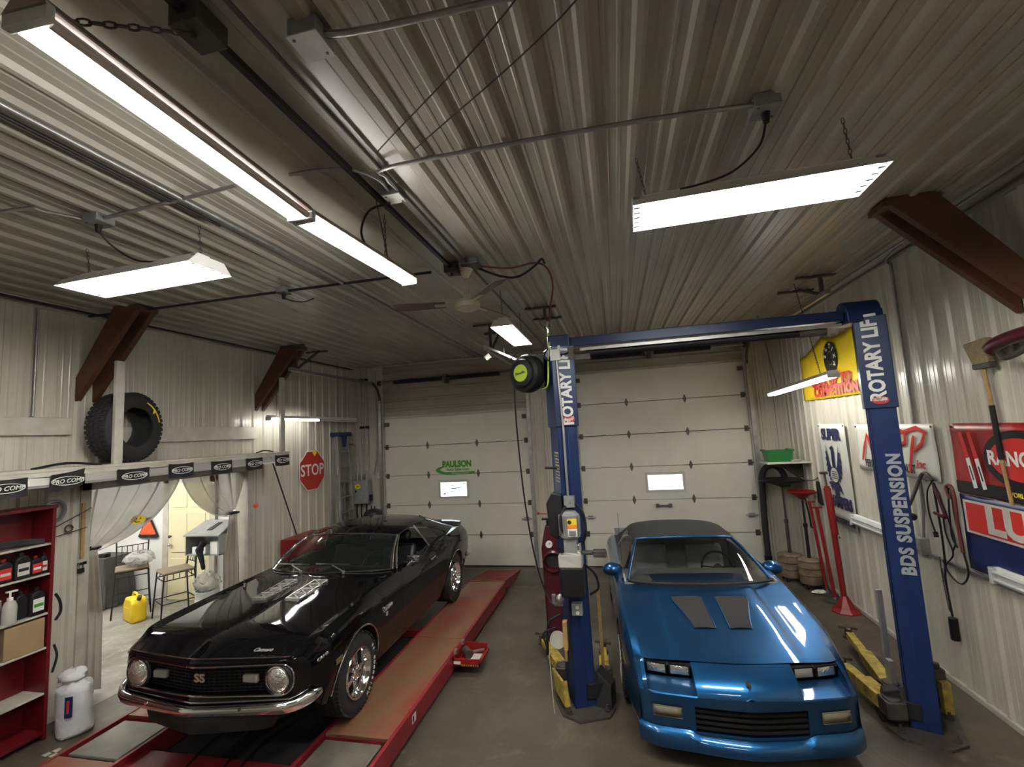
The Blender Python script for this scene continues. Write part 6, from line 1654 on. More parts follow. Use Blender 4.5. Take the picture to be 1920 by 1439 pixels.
for i, x in enumerate((-5.42, -5.32, -5.20)):
    g = G(); g.cyl((x, YB - .11, 1.78), (x, YB - .11, 1.86), .028, 12); g.cyl((x, YB - .11, 1.86), (x, YB - .11, 1.90), .036, 12); g.obj('conduit_fitting', 'steel', eb)
    g = G(); g.tube(spline([(x - .02, YB - .10, 1.30), (x - .03, YB - .10, 1.1), (x - .01, YB - .08, .8), (x, YB - .06, .5)], 5), .016, 8); g.obj('cable', 'black', eb, smooth=50)
cd = thing('conduit', 'thin steel conduits climbing the corner wall above the electrical box', 'conduit', (-5.3, YB - .06, 1.9))
for pts in ([(-5.32, YB - .11, 1.88), (-5.32, YB - .06, 2.1), (-5.32, YB - .05, 3.0), (-5.33, YB - .05, 4.15)], [(-5.20, YB - .11, 1.88), (-5.20, YB - .06, 2.2), (-5.20, YB - .05, 4.15)], [(-5.06, YB - .08, 1.88), (-5.02, YB - .05, 2.1), (-4.98, YB - .05, 2.4), (-4.98, YB - .05, 4.1)], [(-5.42, YB - .11, 1.88), (-5.43, YB - .09, 2.35), (-5.50, YB - .08, 2.52), (-5.62, YB - .08, 2.55)]):
    g = G(); g.tube(spline(pts, 5), .013, 8); g.obj('pipe', 'steel', cd, smooth=50)
for z in (2.86, 3.88):
    g = G(); g.box(-5.36, -5.28, YB - .075, YB - .02, z, z + .05); g.box(-5.23, -5.17, YB - .075, YB - .02, z, z + .05); g.obj('strap_clip', 'black', cd)
g = G(); g.box(-4.99, -4.93, YB - .06, YB - .02, 1.80, 1.90); g.prism([(-4.99, YB - .06, 1.90), (-4.93, YB - .06, 1.90), (-4.96, YB - .06, 1.93)], (0, .03, 0)); o = g.obj('door_opener_button', 'white_box', loc=(-4.96, YB - .06, 1.8)); tag(o, 'small white switch on the wall between electrical box and overhead door', 'switch')
# red tool cabinet and black lidded drum behind the coupe
rc = thing('tool_cabinet', 'red tool cabinet on the floor behind the black coupe by the left wall', 'tool cabinet', (-5.35, 7.3, 0))
g = G(); g.box(-5.66, -5.05, 6.95, 7.75, .08, 1.02); g.obj('cabinet_body', 'red', rc, bevel=.01)
for k in range(4):
    g = G(); g.box(-5.05, -5.03, 6.98, 7.72, .14 + .21 * k, .33 + .21 * k); dd = g.obj('drawer', 'red', rc, bevel=.004)
    g = G(); g.box(-5.03, -5.01, 7.0, 7.70, .30 + .21 * k, .32 + .21 * k); g.obj('handle', 'alu', dd)
for x in (-5.6, -5.1):
    for y in (7.0, 7.7):
        g = G(); g.cyl((x - .015, y, .04), (x + .015, y, .04), .04, 14); g.obj('caster', 'black', rc)
dm = thing('lidded_drum', 'black drum with domed lid standing below the electrical box', 'drum', (-4.95, 8.72, 0))
g = G(); g.lathe([(.0005, 0), (.19, 0), (.19, 1.05), (.20, 1.06), (.20, 1.10), (.17, 1.17), (.08, 1.21), (.0005, 1.22)], 28, Matrix.Translation((-4.95, 8.75, 0))); g.obj('body', 'satin_black', dm, smooth=35)
g = G(); g.cyl((-4.99, 8.75, 1.2), (-4.99, 8.75, 1.28), .012, 8); g.cyl((-4.92, 8.75, 1.2), (-4.92, 8.75, 1.27), .012, 8); g.obj('handle', 'satin_black', dm)
# sticker and lettering on the lower overhead door
o = text('wall_lettering', 'PAULSON', .17, (-3.24, YB + .012, 2.02), (1, 0, 0), (0, 0, 1), 'green_print2', bold=.010, sx=.82, spacing=1.02, loc=(-3.24, YB, 1.8)); 
dec = thing('door_decal', 'green shop-name decal with swoosh on the lower overhead door', 'decal', (-3.24, YB + .01, 1.8))
ORIGIN[dec.name] = Vector(dec.location); o.name = 'shop_name'; o.parent = dec; o.location = (0, 0, 0); o.data.transform(Matrix.Translation(Vector((-3.24, YB, 1.8)) - Vector(dec.location)))
text('shop_web_address', 'Auto Sales.Com', .075, (-3.22, YB + .012, 1.915), (1, 0, 0), (0, 0, 1), 'green_print2', dec, bold=.002)
g = G()
def crescent(cx, cz, rx, rz, t0, t1, w):
    n = 18
    outp = [(cx + rx * math.cos(t0 + (t1 - t0) * k / n), cz + rz * math.sin(t0 + (t1 - t0) * k / n)) for k in range(n + 1)]
    inp = [(cx + (rx - w * math.sin(PI * k / n)) * math.cos(t0 + (t1 - t0) * k / n), cz + (rz - w * .6 * math.sin(PI * k / n)) * math.sin(t0 + (t1 - t0) * k / n)) for k in range(n + 1)]
    return outp, inp
for a in ((-3.24, 1.91, .46, .105, PI * .62, PI * 1.5, .10),):
    o1, i1 = crescent(*a)
    for k in range(len(o1) - 1): g.poly([(o1[k][0], YB + .011, o1[k][1]), (o1[k + 1][0], YB + .011, o1[k + 1][1]), (i1[k + 1][0], YB + .011, i1[k + 1][1]), (i1[k][0], YB + .011, i1[k][1])])
g.box(-3.50, -2.86, YB + .010, YB + .012, 1.815, 1.865)
g.obj('swoosh', 'green_print2', dec)
text('shop_subline', 'Clearance Center', .05, (-3.18, YB + .009, 1.84), (1, 0, 0), (0, 0, 1), 'cream', dec, bold=.001)
g = G(); g.box(.62, .86, YB - .03, YB - .01, 1.10, 1.125); g.box(.60, .66, YB - .035, YB + .02, 1.085, 1.14); g.box(.82, .88, YB - .035, YB + .02, 1.085, 1.14); g.obj('lift_handle', 'hinge', dr, bevel=.005)
# papers on the pane of the lower door
g = G()
for (x, z, w, h) in ((-3.56, 1.62, .06, .012), (-3.49, 1.62, .05, .012), (-3.54, 1.52, .10, .014), (-3.53, 1.43, .05, .03), (-3.36, 1.60, .08, .015), (-3.33, 1.53, .12, .018), (-3.22, 1.55, .14, .014), (-3.11, 1.63, .03, .02), (-3.36, 1.48, .09, .012)):
    g.box(x - w / 2, x + w / 2, YB + .026, YB + .028, z - h / 2, z + h / 2)
o = g.obj('window_notice_print', 'print_silver', dl)

# ================================================================ RIGHT WALL
XW = XR - .030
def banner(name, label, y0, y1, z0, z1, m, top=None, wav=.006, dy=(0, 0)):
    """hangs on the right wall; y0 = far end (reads first), y1 = near end; top(f) gives the upper edge"""
    t = thing('banner', label, 'banner', (XW, (y0 + y1) / 2, z0))
    g = G(); rows = []; n = 26
    for r_ in range(9):
        f = r_ / 8; rows.append([(XW - .004 - wav * (1 + math.sin(9 * c / n + 3 * f) * math.cos(4 * f + c * .7)), lerp(y0, y1, c / n), lerp(z0 + dy[0] * (1 - c / n) + dy[1] * c / n, (top(c / n) if top else z1), f)) for c in range(n + 1)])
    g.grid(rows); g.obj('vinyl_sheet', m, t, smooth=70, solid=.002)
    g = G()
    for y in (y0 - .03 * (1 if y0 > y1 else -1), y1 + .03):
        z = (top(0) if top and y > y1 + .1 else (top(1) if top else z1)) - .03
        g.cyl((XW - .012, y, z), (XW - .02, y, z), .012, 8)
    g.obj('grommet', 'dark_steel', t)
    return t
RD, UP = (0, -1, 0), (0, 0, 1)
DX = XW - .022
# yellow
yb = banner('y', 'yellow vinyl banner with red lettering and tire emblem, sagging high on the right wall', 8.10, 6.25, 2.83, 3.60, 'banner_yellow', top=lambda f: 3.50 + .20 * math.sin(min(f / .5, 1) * PI / 2) - .07 * abs(math.sin(f * PI * 2.2)) , wav=.012)
text('banner_lettering', 'GEAR UP TO', .175, (DX - .012, 7.12, 3.06), RD, UP, 'print_red', yb, bold=.010, sx=1.18, shear=.05)
text('banner_lettering', 'COMPETITION', .185, (DX - .012, 7.02, 2.925), RD, UP, 'print_red', yb, bold=.010, sx=1.05)
cx_, cz_ = 7.02, 3.36
g = G(); n = 40
g.grid([[(DX - .012, cx_ + r_ * .95 * math.cos(2 * PI * k / n), cz_ + r_ * 1.15 * math.sin(2 * PI * k / n)) for k in range(n)] for r_ in (.085, .20)], closed=True)
g.grid([[(DX - .012, cx_ + .075 * math.cos(2 * PI * k / 20), cz_ - .0 + .085 * math.sin(2 * PI * k / 20)) for k in range(20)], [(DX - .012, cx_ + .001 * math.cos(2 * PI * k / 20), cz_ + .001 * math.sin(2 * PI * k / 20)) for k in range(20)]], closed=True)
em = g.obj('tire_emblem', 'print_black', yb)
for ch, a in zip('SLTIZA', (2.9, 2.2, 1.35, .75, .1, -.6)):
    text('emblem_letter', ch, .085, (DX - .015, cx_ - .138 * math.cos(a), cz_ + .165 * math.sin(a)), (0, -math.sin(a), -math.cos(a)) if False else (0, -math.sin(a), math.cos(a) * -1), (0, -math.cos(a), math.sin(a)), 'white', em, bold=.004)
g = G()
for k in range(9):
    x = -.20 + .05 * k; g.poly([(DX - .013, cx_ - x - .02, cz_ - .235), (DX - .013, cx_ - x + .02, cz_ - .235), (DX - .013, cx_ - x * 1.15, cz_ - .235 + .06 + .03 * (k % 2))])
g.obj('flame_print', 'print_red', yb)
# eagle banner
sb = banner('s', 'tall white banner with navy eagle between SUPER and SWAMPERS lettering', 7.74, 6.92, 1.04, 2.47, 'banner_white', dy=(.06, 0), wav=.005)
text('banner_lettering', 'SUPER', .205, (DX, 7.35, 2.315), RD, UP, 'navy', sb, bold=.012, sx=.98)
text('banner_lettering', 'SWAMPERS', .205, (DX, 7.33, 1.385), RD, UP, 'navy', sb, bold=.012, sx=.72)
text('banner_lettering', 'INTERCOTIRE.COM', .095, (DX, 7.32, 1.14), RD, UP, 'navy', sb, bold=.003, sx=.88)
def flat(g, pts, cy, cz, d=0.0):
    g.poly([(DX - d, cy - x, cz + z) for x, z in pts])
g = G(); ec = (7.35, 1.86)
wing = [(.06, -.12), (.16, -.20), (.15, -.13), (.20, -.14), (.18, -.07), (.225, -.07), (.20, 0), (.235, .02), (.205, .07), (.235, .12), (.20, .15), (.22, .22), (.185, .22), (.195, .33), (.15, .17), (.11, .05), (.05, -.03)]
for s in (1, -1): flat(g, [(x * s, z) for x, z in wing], *ec)
flat(g, [(-.045, -.06), (.045, -.06), (.04, .12), (.05, .22), (.035, .29), (0, .31), (-.03, .29), (-.085, .27), (-.04, .24), (-.045, .12)], *ec)
flat(g, [(-.10, -.20), (.02, -.18), (.10, -.20), (.16, -.27), (.20, -.36), (.15, -.33), (.09, -.29), (.06, -.34), (.10, -.46), (.04, -.43), (.0, -.50), (-.03, -.42), (-.07, -.46), (-.05, -.33), (-.10, -.28), (-.12, -.35), (-.17, -.26), (-.22, -.22), (-.15, -.20)], *ec)
eg = g.obj('eagle_print', 'navy', sb)
g = G(); g.disc((DX - .002, ec[0], ec[1] - .10), .105, (-1, 0, 0), 30)
for v in g.bm.verts: v.co.y = ec[0] + (v.co.y - ec[0]) * 1.2
rd_ = g.obj('round_seal', 'banner_white', sb)
g = G(); g.tube([(DX - .003, ec[0] + .125 * math.cos(a), ec[1] - .10 + .104 * math.sin(a)) for a in [2 * PI * k / 30 for k in range(30)]], .004, 4, closed=True)
for k in range(4): g.box(DX - .006, DX - .003, ec[0] - .08, ec[0] + .08, ec[1] - .06 - .028 * k, ec[1] - .052 - .028 * k)
g.obj('seal_print', 'navy', rd_)
# NAPP banner
nb = banner('n', 'white banner with red brush-script letters half hidden behind the lift post', 6.65, 5.16, 1.91, 2.46, 'banner_white', wav=.006)
def stroke(g, pts, w=.022, d=.003):
    pts = [Vector((DX - d, 5.9 - x, 2.22 + z)) for x, z in pts]
    g.tube(pts, w, 6)
    return g
for L_ in ([(-.62, -.19), (-.55, -.04), (-.46, .12), (-.42, .04), (-.38, -.12), (-.30, .02), (-.22, .15)], [(-.20, -.17), (-.08, .14), (-.02, .16), (.02, -.14)], [(-.16, -.03), (.03, -.01)],
           [(.05, -.22), (.12, -.02), (.20, .13)], [(.02, .15), (.20, .18), (.30, .14), (.28, .05), (.12, -.02)], [(.30, -.26), (.38, -.02), (.44, .12)], [(.20, .14), (.50, .20), (.62, .15), (.55, .04), (.40, -.04)]):
    g = G(); stroke(g, L_, [.017 + .010 * math.sin(PI * k / (len(L_) - 1)) for k in range(len(L_))])
    for v in g.bm.verts: v.co.x = DX - .003 + (v.co.x - DX + .003) * .12
    g.obj('brush_stroke', 'print_red', nb, smooth=60)
text('banner_lettering', 'inc', .12, (DX, 5.42, 2.055), RD, UP, 'print_red', nb, bold=.003, shear=.3)
text('banner_lettering', 'PERFORMANCE EXHAUST', .125, (DX, 5.99, 1.995), RD, UP, 'print_black', nb, bold=.003, sx=.64, spacing=1.05)
# red shock absorber banner
rb2 = banner('r', 'dark red banner with shock absorbers printed on it behind the hanging broom', 4.95, 3.2, 1.85, 2.46, 'banner_red', wav=.005)
g = G(); g.box(DX - .001, DX, 3.2, 4.94, 1.86, 1.96); g.obj('black_band', 'print_black', rb2)
g = G(); n = 36
cy2, cz2 = 4.22, 2.18
g.poly([(DX - .002, cy2 + .36 * math.cos(2 * PI * k / n), cz2 + .225 * math.sin(2 * PI * k / n)) for k in range(n)]); ov = g.obj('dark_oval', 'print_black', rb2)
g = G(); g.poly([(DX - .004, cy2 + .29 * math.cos(2 * PI * k / n), cz2 + .165 * math.sin(2 * PI * k / n)) for k in range(n)]); g.obj('red_oval', 'print_red', ov)
text('banner_lettering', 'RANCHO', .155, (DX - .006, 4.215, 2.18), RD, UP, 'white', ov, bold=.005, sx=.95)
for k, x in enumerate((4.80, 4.70)):
    g = G(); d_ = .13
    g.poly([(DX - .002, x + .028, 2.38), (DX - .002, x - .01, 2.39), (DX - .002, x - .035 - .03, 2.16), (DX - .002, x + .0 - .02, 2.15)]); sk_ = g.obj('shock_body_print', 'print_red', rb2)
    g = G(); g.poly([(DX - .003, x - .02, 2.16), (DX - .003, x - .065, 2.17), (DX - .003, x - .11, 1.92), (DX - .003, x - .065, 1.91)]); g.obj('shock_tube_print', 'white', sk_)
    g = G(); g.poly([(DX - .004, x - .045, 2.10), (DX - .004, x - .06, 2.10), (DX - .004, x - .085, 1.98), (DX - .004, x - .07, 1.98)]); g.obj('shock_lettering', 'print_black', sk_)
text('banner_lettering', 'WORLD LEADER', .05, (DX - .003, 4.20, 1.91), RD, UP, 'yellow_print', rb2, bold=.001)
# navy banner
lb2 = banner('l', 'navy banner with big pale letters in a red box, below the dark red banner', 4.95, 3.2, 1.20, 1.84, 'banner_blue', wav=.006)
g = G(); g.box(DX - .001, DX, 3.30, 4.90, 1.52, 1.80); fr_ = g.obj('white_border_print', 'cream', lb2)
g = G(); g.box(DX - .003, DX - .001, 3.33, 4.87, 1.54, 1.78); g.obj('red_box_print', 'print_red', fr_)
text('banner_lettering', 'LUCAS', .30, (DX - .005, 4.09, 1.66), RD, UP, 'cream', lb2, bold=.014, sx=1.25)

# raceway, junction box, conduits
pr_ = thing('power_raceway', 'grey conduit run and junction box along the right wall at waist height', 'conduit', (XR - .03, 5.6, 1.2))
g = G(); g.box(XR - .05, XR - .02, 3.0, 7.0, 1.15, 1.18); g.obj('rail', 'steel', pr_, bevel=.003)
g = G(); g.box(XR - .11, XR - .02, 5.50, 5.70, 1.16, 1.32); g.obj('junction_box', 'steel', pr_, bevel=.006)
g = G(); g.tube([(XR - .04, 5.56, 1.32), (XR - .04, 5.50, 1.6), (XR - .04, 5.50, 1.93)], .014, 8); g.obj('riser', 'steel', pr_, smooth=50)
g = G(); g.cyl((XR - .12, 5.66, 1.27), (XR - .09, 5.66, 1.27), .03, 12); g.cyl((XR - .12, 5.58, 1.22), (XR - .09, 5.58, 1.22), .025, 12); g.obj('socket_face', 'white_box', pr_)
g = G(); g.tube([(XR - .035, 5.46, ZC - .03), (XR - .035, 5.46, 2.46)], .012, 8); g.tube(spline([(XR - .05, 5.46, ZC - .06), (XR - .10, 5.40, ZC - .045), (XR - .16, 5.2, ZC - .045), (XR - .2, 4.95, ZC - .045)], 4), .012, 8); tag(g.obj('conduit', 'steel', loc=(XR - .04, 5.46, 2.5), smooth=50), 'thin steel conduit running down the right wall from the ceiling', 'conduit')
def dead_fixture(y0, y1, label):
    t = thing('wall_fixture', label, 'light fixture', (XR - .05, (y0 + y1) / 2, 1.25), 'unlit fixtures along the right wall')
    g = G(); g.box(XR - .07, XR - .02, y0, y1, 1.17, 1.30); g.obj('housing', 'reflector', t, bevel=.006)
    for z in (1.205, 1.262):
        g = G(); g.cyl((XR - .09, y0 + .03, z), (XR - .09, y1 - .03, z), .014, 10); g.obj('lamp_tube', 'white_box', t, smooth=50)
    g = G(); g.box(XR - .11, XR - .07, y0, y0 + .03, 1.17, 1.30); g.box(XR - .11, XR - .07, y1 - .03, y1, 1.17, 1.30); g.obj('lamp_holder', 'white_box', t, bevel=.004)
dead_fixture(5.74, 6.95, 'unlit twin-tube fixture on the right wall partly behind the lift post')
dead_fixture(3.4, 4.64, 'unlit twin-tube fixture on the right wall under the navy banner')
# cords hanging on nails
def cord(name, label, strands, m='black', r=.008, cat='cord', extra=None):
    t = thing(name, label, cat, strands[0][0])
    for i, s in enumerate(strands):
        g = G(); g.tube(spline(s, 6), r if not isinstance(r, (list, tuple)) else r[i], 6); g.obj('cable', m if isinstance(m, str) else m[i], t, smooth=50)
    if extra: extra(t)
    return t
C = XR - .07
def ex1(t):
    g = G(); g.cyl((C, 5.24, .67), (C, 5.245, .47), .035, 14); g.obj('lamp_head', 'black', t, bevel=.006, smooth=40)
    g = G(); g.tube([(C, 5.24, 1.90), (C, 5.19, 1.80), (C, 5.13, 1.60)], [.012, .020, .010], 8); g.cyl((C - .02, 5.24, 1.62), (C - .02, 5.10, 1.60), .015, 8); g.obj('clamp', 'maroon', t, smooth=40)
    g = G(); g.cyl((C, 5.31, 1.43), (C, 5.30, 1.38), .02, 8); g.obj('plug', 'black', t)
cord('trouble_lamp', 'black trouble-lamp cord with red clamp hanging on the right wall', [[(C, 5.24, 1.92), (C, 5.34, 1.80), (C, 5.36, 1.6), (C, 5.30, 1.40)], [(C, 5.24, 1.90), (C, 5.22, 1.5), (C, 5.23, 1.2), (C, 5.26, .98), (C, 5.24, .68)], [(C, 5.22, 1.90), (C, 5.10, 1.6), (C, 5.05, 1.4), (C, 5.10, 1.30)], [(C, 5.16, 1.62), (C, 5.16, 1.45), (C, 5.10, 1.28), (C, 5.22, 1.15), (C, 5.25, 1.05)]], 'black', [.007, .009, .007, .007], extra=ex1, cat='lamp')
cord('extension_cord', 'dark extension cord looped over a nail beside the navy banner', [[(C, 5.03, 1.78), (C, 5.06, 1.88), (C, 5.0, 1.90), (C, 4.97, 1.80), (C, 4.98, 1.55), (C, 4.965, 1.32)], [(C, 5.03, 1.88), (C, 5.06, 1.7), (C, 5.08, 1.45), (C, 5.03, 1.35)], [(C, 5.0, 1.89), (C, 5.0, 1.6), (C, 4.96, 1.33), (C, 4.94, 1.15), (C, 5.05, 1.03), (C, 5.2, 1.08), (C, 5.25, 1.18)]], ['hose_red', 'black', 'black'], [.014, .008, .008])
cord('wire_loop', 'long thin wire loop hanging below the conduit on the right wall', [[(C, 5.30, 1.20), (C, 5.30, 1.0), (C, 5.28, .78), (C, 5.265, .72), (C, 5.245, .74), (C, 5.26, .85), (C, 5.29, 1.1)]], 'dark_steel', .005)
g = G(); g.tube(spline([(2.60, 5.30, 1.62), (2.72, 5.36, 1.66), (C - .06, 5.42, 1.80), (C, 5.40, 1.95), (C, 5.32, 1.98), (C, 5.24, 1.92)], 6), .016, 8); tag(g.obj('grey_cable', 'dark_steel', loc=(2.8, 5.36, 1.6), smooth=50), 'thick grey cable arching from behind the lift post to the wall', 'cable')
vs = thing('bench_vise', 'dark cast tool head showing behind the lettered lift post', 'tool', (2.55, 5.2, 1.55))
g = G(); g.box(2.44, 2.62, 5.16, 5.26, 1.58, 1.68); g.cyl((2.60, 5.2, 1.62), (2.70, 5.24, 1.58), .035, 10); g.cyl((2.56, 5.18, 1.68), (2.60, 5.20, 1.76), .03, 10); g.obj('body', 'dark_steel', vs, bevel=.012)
g = G(); g.cyl((2.50, 5.16, 1.36), (2.57, 5.16, 1.37), .03, 12); g.obj('knob', 'black', vs)
g = G(); g.cyl((2.52, 5.21, 0), (2.52, 5.21, 1.58), .02, 10); g.cyl((2.52, 5.21, 0), (2.52, 5.21, .015), .12, 16); g.obj('stand_post', 'dark_steel', vs)
# broom, maroon tool
br = thing('push_broom', 'straw-bristled broom hung upside down in front of the dark red banner', 'broom', (2.88, 4.35, 1.85))
g = G(); g.cyl((2.87, 4.31, 1.84), (2.87, 4.34, 2.18), .013, 8); g.obj('handle_end', 'handle_wood', br)
g = G(); g.cyl((2.87, 4.34, 2.18), (2.87, 4.35, 2.60), .019, 10); g.obj('grip_sleeve', 'black', br)
g = G(); g.cyl((2.87, 4.35, 2.60), (2.87, 4.37, 2.90), .015, 8); g.obj('handle_shaft', 'handle_wood', br)
g = G(); g.box(2.84, 2.90, 4.27, 4.45, 2.89, 2.94); g.obj('broom_block', 'dark_steel', br, bevel=.012)
g = G(); g.prism([(2.84, 4.28, 2.93), (2.84, 4.44, 2.93), (2.83, 4.50, 3.11), (2.83, 4.26, 3.13)], (.06, 0, 0)); g.obj('bristles', 'brush', br, bevel=.012)
g = G(); g.tube(spline([(2.84, 4.24, 3.02), (2.82, 4.12, 3.06), (2.80, 3.9, 3.08), (2.80, 3.6, 3.09)], 5), [.02] + [.05] * 14 + [.04], 12)
mh = thing('wall_hook_tool', 'padded dark red tool with grey jaw hanging beside the broom head', 'tool', (2.82, 4.0, 3.0))
g.obj('padded_body', 'maroon', mh, smooth=60)
g = G(); g.tube(spline([(2.82, 4.12, 2.98), (2.80, 4.05, 2.94), (2.80, 3.92, 2.96), (2.80, 3.80, 3.02)], 5), .022, 8); g.obj('jaw', 'dark_steel', mh, smooth=60)

# corner: shelf, crate, exhaust hose, drains, stands
cs = thing('corner_shelf', 'small white shelf in the corner holding a green crate', 'shelf', (2.6, 8.5, 1.86))
g = G(); g.box(2.30, XR - .02, 8.18, 8.62, 1.86, 1.885); g.obj('shelf_board', 'wood', cs, bevel=.003)
g = G(); g.prism([(XR - .03, 8.55, 1.86), (XR - .03, 8.55, 1.55), (XR - .055, 8.55, 1.55), (2.52, 8.55, 1.86)], (0, .02, 0)); g.obj('bracket', 'dark_steel', cs)
cr = thing('green_crate', 'green plastic crate on the small corner shelf', 'crate', (2.50, 8.40, 1.885))
g = G()
q0 = [(2.36, 8.30), (2.70, 8.28), (2.70, 8.52), (2.36, 8.52)]; q1 = [(2.33, 8.28), (2.72, 8.26), (2.72, 8.54), (2.33, 8.54)]
rows = [[(x, y, 1.887) for x, y in q0], [(x, y, 2.07) for x, y in q1], [(x + (.02 if x < 2.5 else -.02), y + (.02 if y < 8.4 else -.02), 2.07) for x, y in q1], [(x + (.02 if x < 2.5 else -.02), y + (.02 if y < 8.4 else -.02), 1.90) for x, y in q0]]
g.grid(rows, closed=True); g.poly(rows[0]); g.poly(rows[-1]); g.obj('crate_body', 'green', cr)
g = G(); g.box(2.31, 2.36, 8.27, 8.55, 2.055, 2.085); g.box(2.70, 2.74, 8.25, 8.55, 2.055, 2.085); g.obj('crate_handle', 'green', cr, bevel=.006)
g = G(); g.lathe([(.0005, 0), (.06, 0), (.075, .03), (.07, .03), (.05, .008), (.0005, .008)], 20, Matrix.Translation((2.74, 8.24, 1.886))); tag(g.obj('dish', 'wood', loc=(2.74, 8.24, 1.886), smooth=40), 'small pale dish on the corner shelf beside the crate', 'dish')
g = G()
pts = [(2.24, 8.46, .35), (2.24, 8.46, .8), (2.26, 8.46, 1.40), (2.27, 8.46, 1.62), (2.33, 8.46, 1.77), (2.44, 8.46, 1.82), (2.55, 8.46, 1.77), (2.62, 8.46, 1.62), (2.64, 8.46, 1.48)]
pts = [(x * 1.052, 8.9, 2.6 + (z - 2.6) * 1.052) for x, y, z in pts]; sp_ = spline(pts, 6); g.tube(sp_, [.048 + .004 * (k % 2) for k in range(len(sp_))], 12)
eh = thing('exhaust_hose', 'fat black exhaust hose arched over a hook in the corner by the taller door', 'hose', (2.3, 8.46, .3)); g.obj('hose_tube', 'rubber', eh, smooth=60)
g = G(); g.box(2.55, 2.59, 8.88, 9.05, 1.72, 1.80); g.obj('hanger_hook', 'steel', eh)
g = G(); g.cyl((2.356, 8.9, .16), (2.356, 8.9, .26), .06, 14); g.obj('nozzle', 'black', eh)
def drain(name, label, x, y, rd, hd, mp, rp, zp, mpole, hose):
    t = thing('oil_drain', label, 'oil drain', (x, y, 0), 'rolling oil drains in the corner')
    T = Matrix.Translation((x, y, 0))
    pr = [(.0005, .07), (rd, .07), (rd + .01, .10)]
    for k in range(3): pr += [(rd + .005, .10 + (hd - .1) * (k + .9) / 3.2), (rd + .018, .10 + (hd - .1) * (k + 1) / 3.2)]
    pr += [(rd, hd - .03), (rd * .8, hd), (.0005, hd + .01)]
    g = G(); g.lathe(pr, 26, T); g.obj('tank', 'barrel', t, smooth=35)
    g = G()
    for k in range(4):
        a = PI / 4 + k * PI / 2; g.cyl((x + rd * .9 * math.cos(a) - .012, y + rd * .9 * math.sin(a), .035), (x + rd * .9 * math.cos(a) + .012, y + rd * .9 * math.sin(a), .035), .035, 12)
    g.obj('casters', 'black', t)
    g = G(); g.cyl((x, y, hd), (x, y, .95), .024, 10); g.cyl((x, y, .9), (x, y, zp - .05), .015, 10); g.cyl((x, y, .90), (x, y, .95), .032, 10); g.obj('riser_tube', mpole, t, smooth=40)
    g = G(); T2 = Matrix.Translation((x, y, zp))
    g.lathe([(.015, -.12), (.05, -.10), (rp * .55, -.05), (rp, -.012), (rp + .012, .012), (rp, .016), (rp * .5, -.03), (.02, -.075)], 36, T2); g.obj('funnel_pan', mp, t, smooth=35)
    if hose:
        g = G(); g.tube(spline([(x + .03, y - .02, 1.35), (x + .06, y - .03, 1.1), (x + .07, y - .03, .9)], 5), .012, 6); g.cyl((x + .07, y - .03, .9), (x + .10, y - .03, .89), .01, 6); g.obj('drain_hose', 'black', t)
    return t
drain('a', 'oil drain with black pan on a tan rusty drum, nearer the overhead door', 2.56, 8.46, .165, .42, 'black', .33, 1.58, 'dark_steel', False)
drain('b', 'oil drain with red pan on a ribbed tan drum, beside the red stands', 2.72, 8.12, .15, .43, 'red', .195, 1.43, 'satin_black', True)
g = G(); g.box(2.86, 2.91, 8.08, 8.12, 1.0, 1.55); 
def pole_stand(label, x, y, xt, yt, h, br_, flared, hd=None):
    t = thing('jack_stand', label, 'jack stand', (x, y, 0), 'tall red underhoist stands')
    g = G(); g.cyl((x, y, .02), (xt, yt, h), br_, 14); g.obj('post', 'red', t, smooth=40)
    if flared:
        g = G(); g.lathe([(.0005, .0), (.17, .0), (.17, .012), (.12, .05), (.045, .19), (.033, .20)], 8, Matrix.Translation((x, y, 0))); g.obj('flared_foot', 'red', t)
        g = G(); g.cyl((x + (xt - x) * .62, y, h * .62), (xt, yt, h), br_ * 1.25, 14); g.obj('upper_sleeve', 'red', t, smooth=40)
        g = G(); g.cyl((xt, yt, h), (xt - .01, yt, h + .20), .014, 10); g.obj('screw', 'dark_steel', t)
        g = G(); g.box(xt - .07, xt + .03, yt - .02, yt + .02, h + .19, h + .225); g.obj('saddle', 'dark_steel', t, bevel=.008)
        g = G(); g.cyl((xt, yt, h - .02), (xt, yt, h + .03), .034, 8); g.obj('adjusting_nut', 'red', t)
        g = G(); g.cyl((x + .02, y - .05, h * .60), (x + .02, y - .03, h * .60), .014, 8); g.obj('lock_pin', 'chrome', t)
    else:
        g = G(); g.lathe([(.0005, .0), (.14, .0), (.14, .015), (.04, .03), (br_, .06)], 20, Matrix.Translation((x, y, 0))); g.obj('round_foot', 'dark_steel', t)
        g = G(); g.box(xt - .07, xt + .07, yt - .02, yt + .02, h, h + .02); g.obj('saddle', 'red', t, bevel=.004)
pole_stand('slim red stand nearest the tan drums', 2.82, 7.86, 2.74, 7.90, 1.30, .021, False)
pole_stand('slim red stand in the middle of the three tall red stands', 2.80, 7.56, 2.72, 7.60, 1.27, .024, False)
pole_stand('heavy red stand with flared foot in front of the eagle banner', 2.77, 7.18, 2.74, 7.22, 1.60, .036, True)
rg = G(); rg.sphere((2.80, 7.98, .02), .06, 10, 6, (1.5, .8, .4)); rg.sphere((2.88, 7.75, .02), .05, 10, 6, (1.3, .9, .4))
g = G(); g.sphere((2.70, 7.84, .025), .07, 12, 6, (1.4, .8, .4))
for v in g.bm.verts: v.co += Vector((random.uniform(-.012, .012), random.uniform(-.012, .012), random.uniform(-.008, .008)))
tag(g.obj('rag', 'banner_white', loc=(2.70, 7.84, .0)), 'white rag on the floor at the foot of the red stands', 'rag')
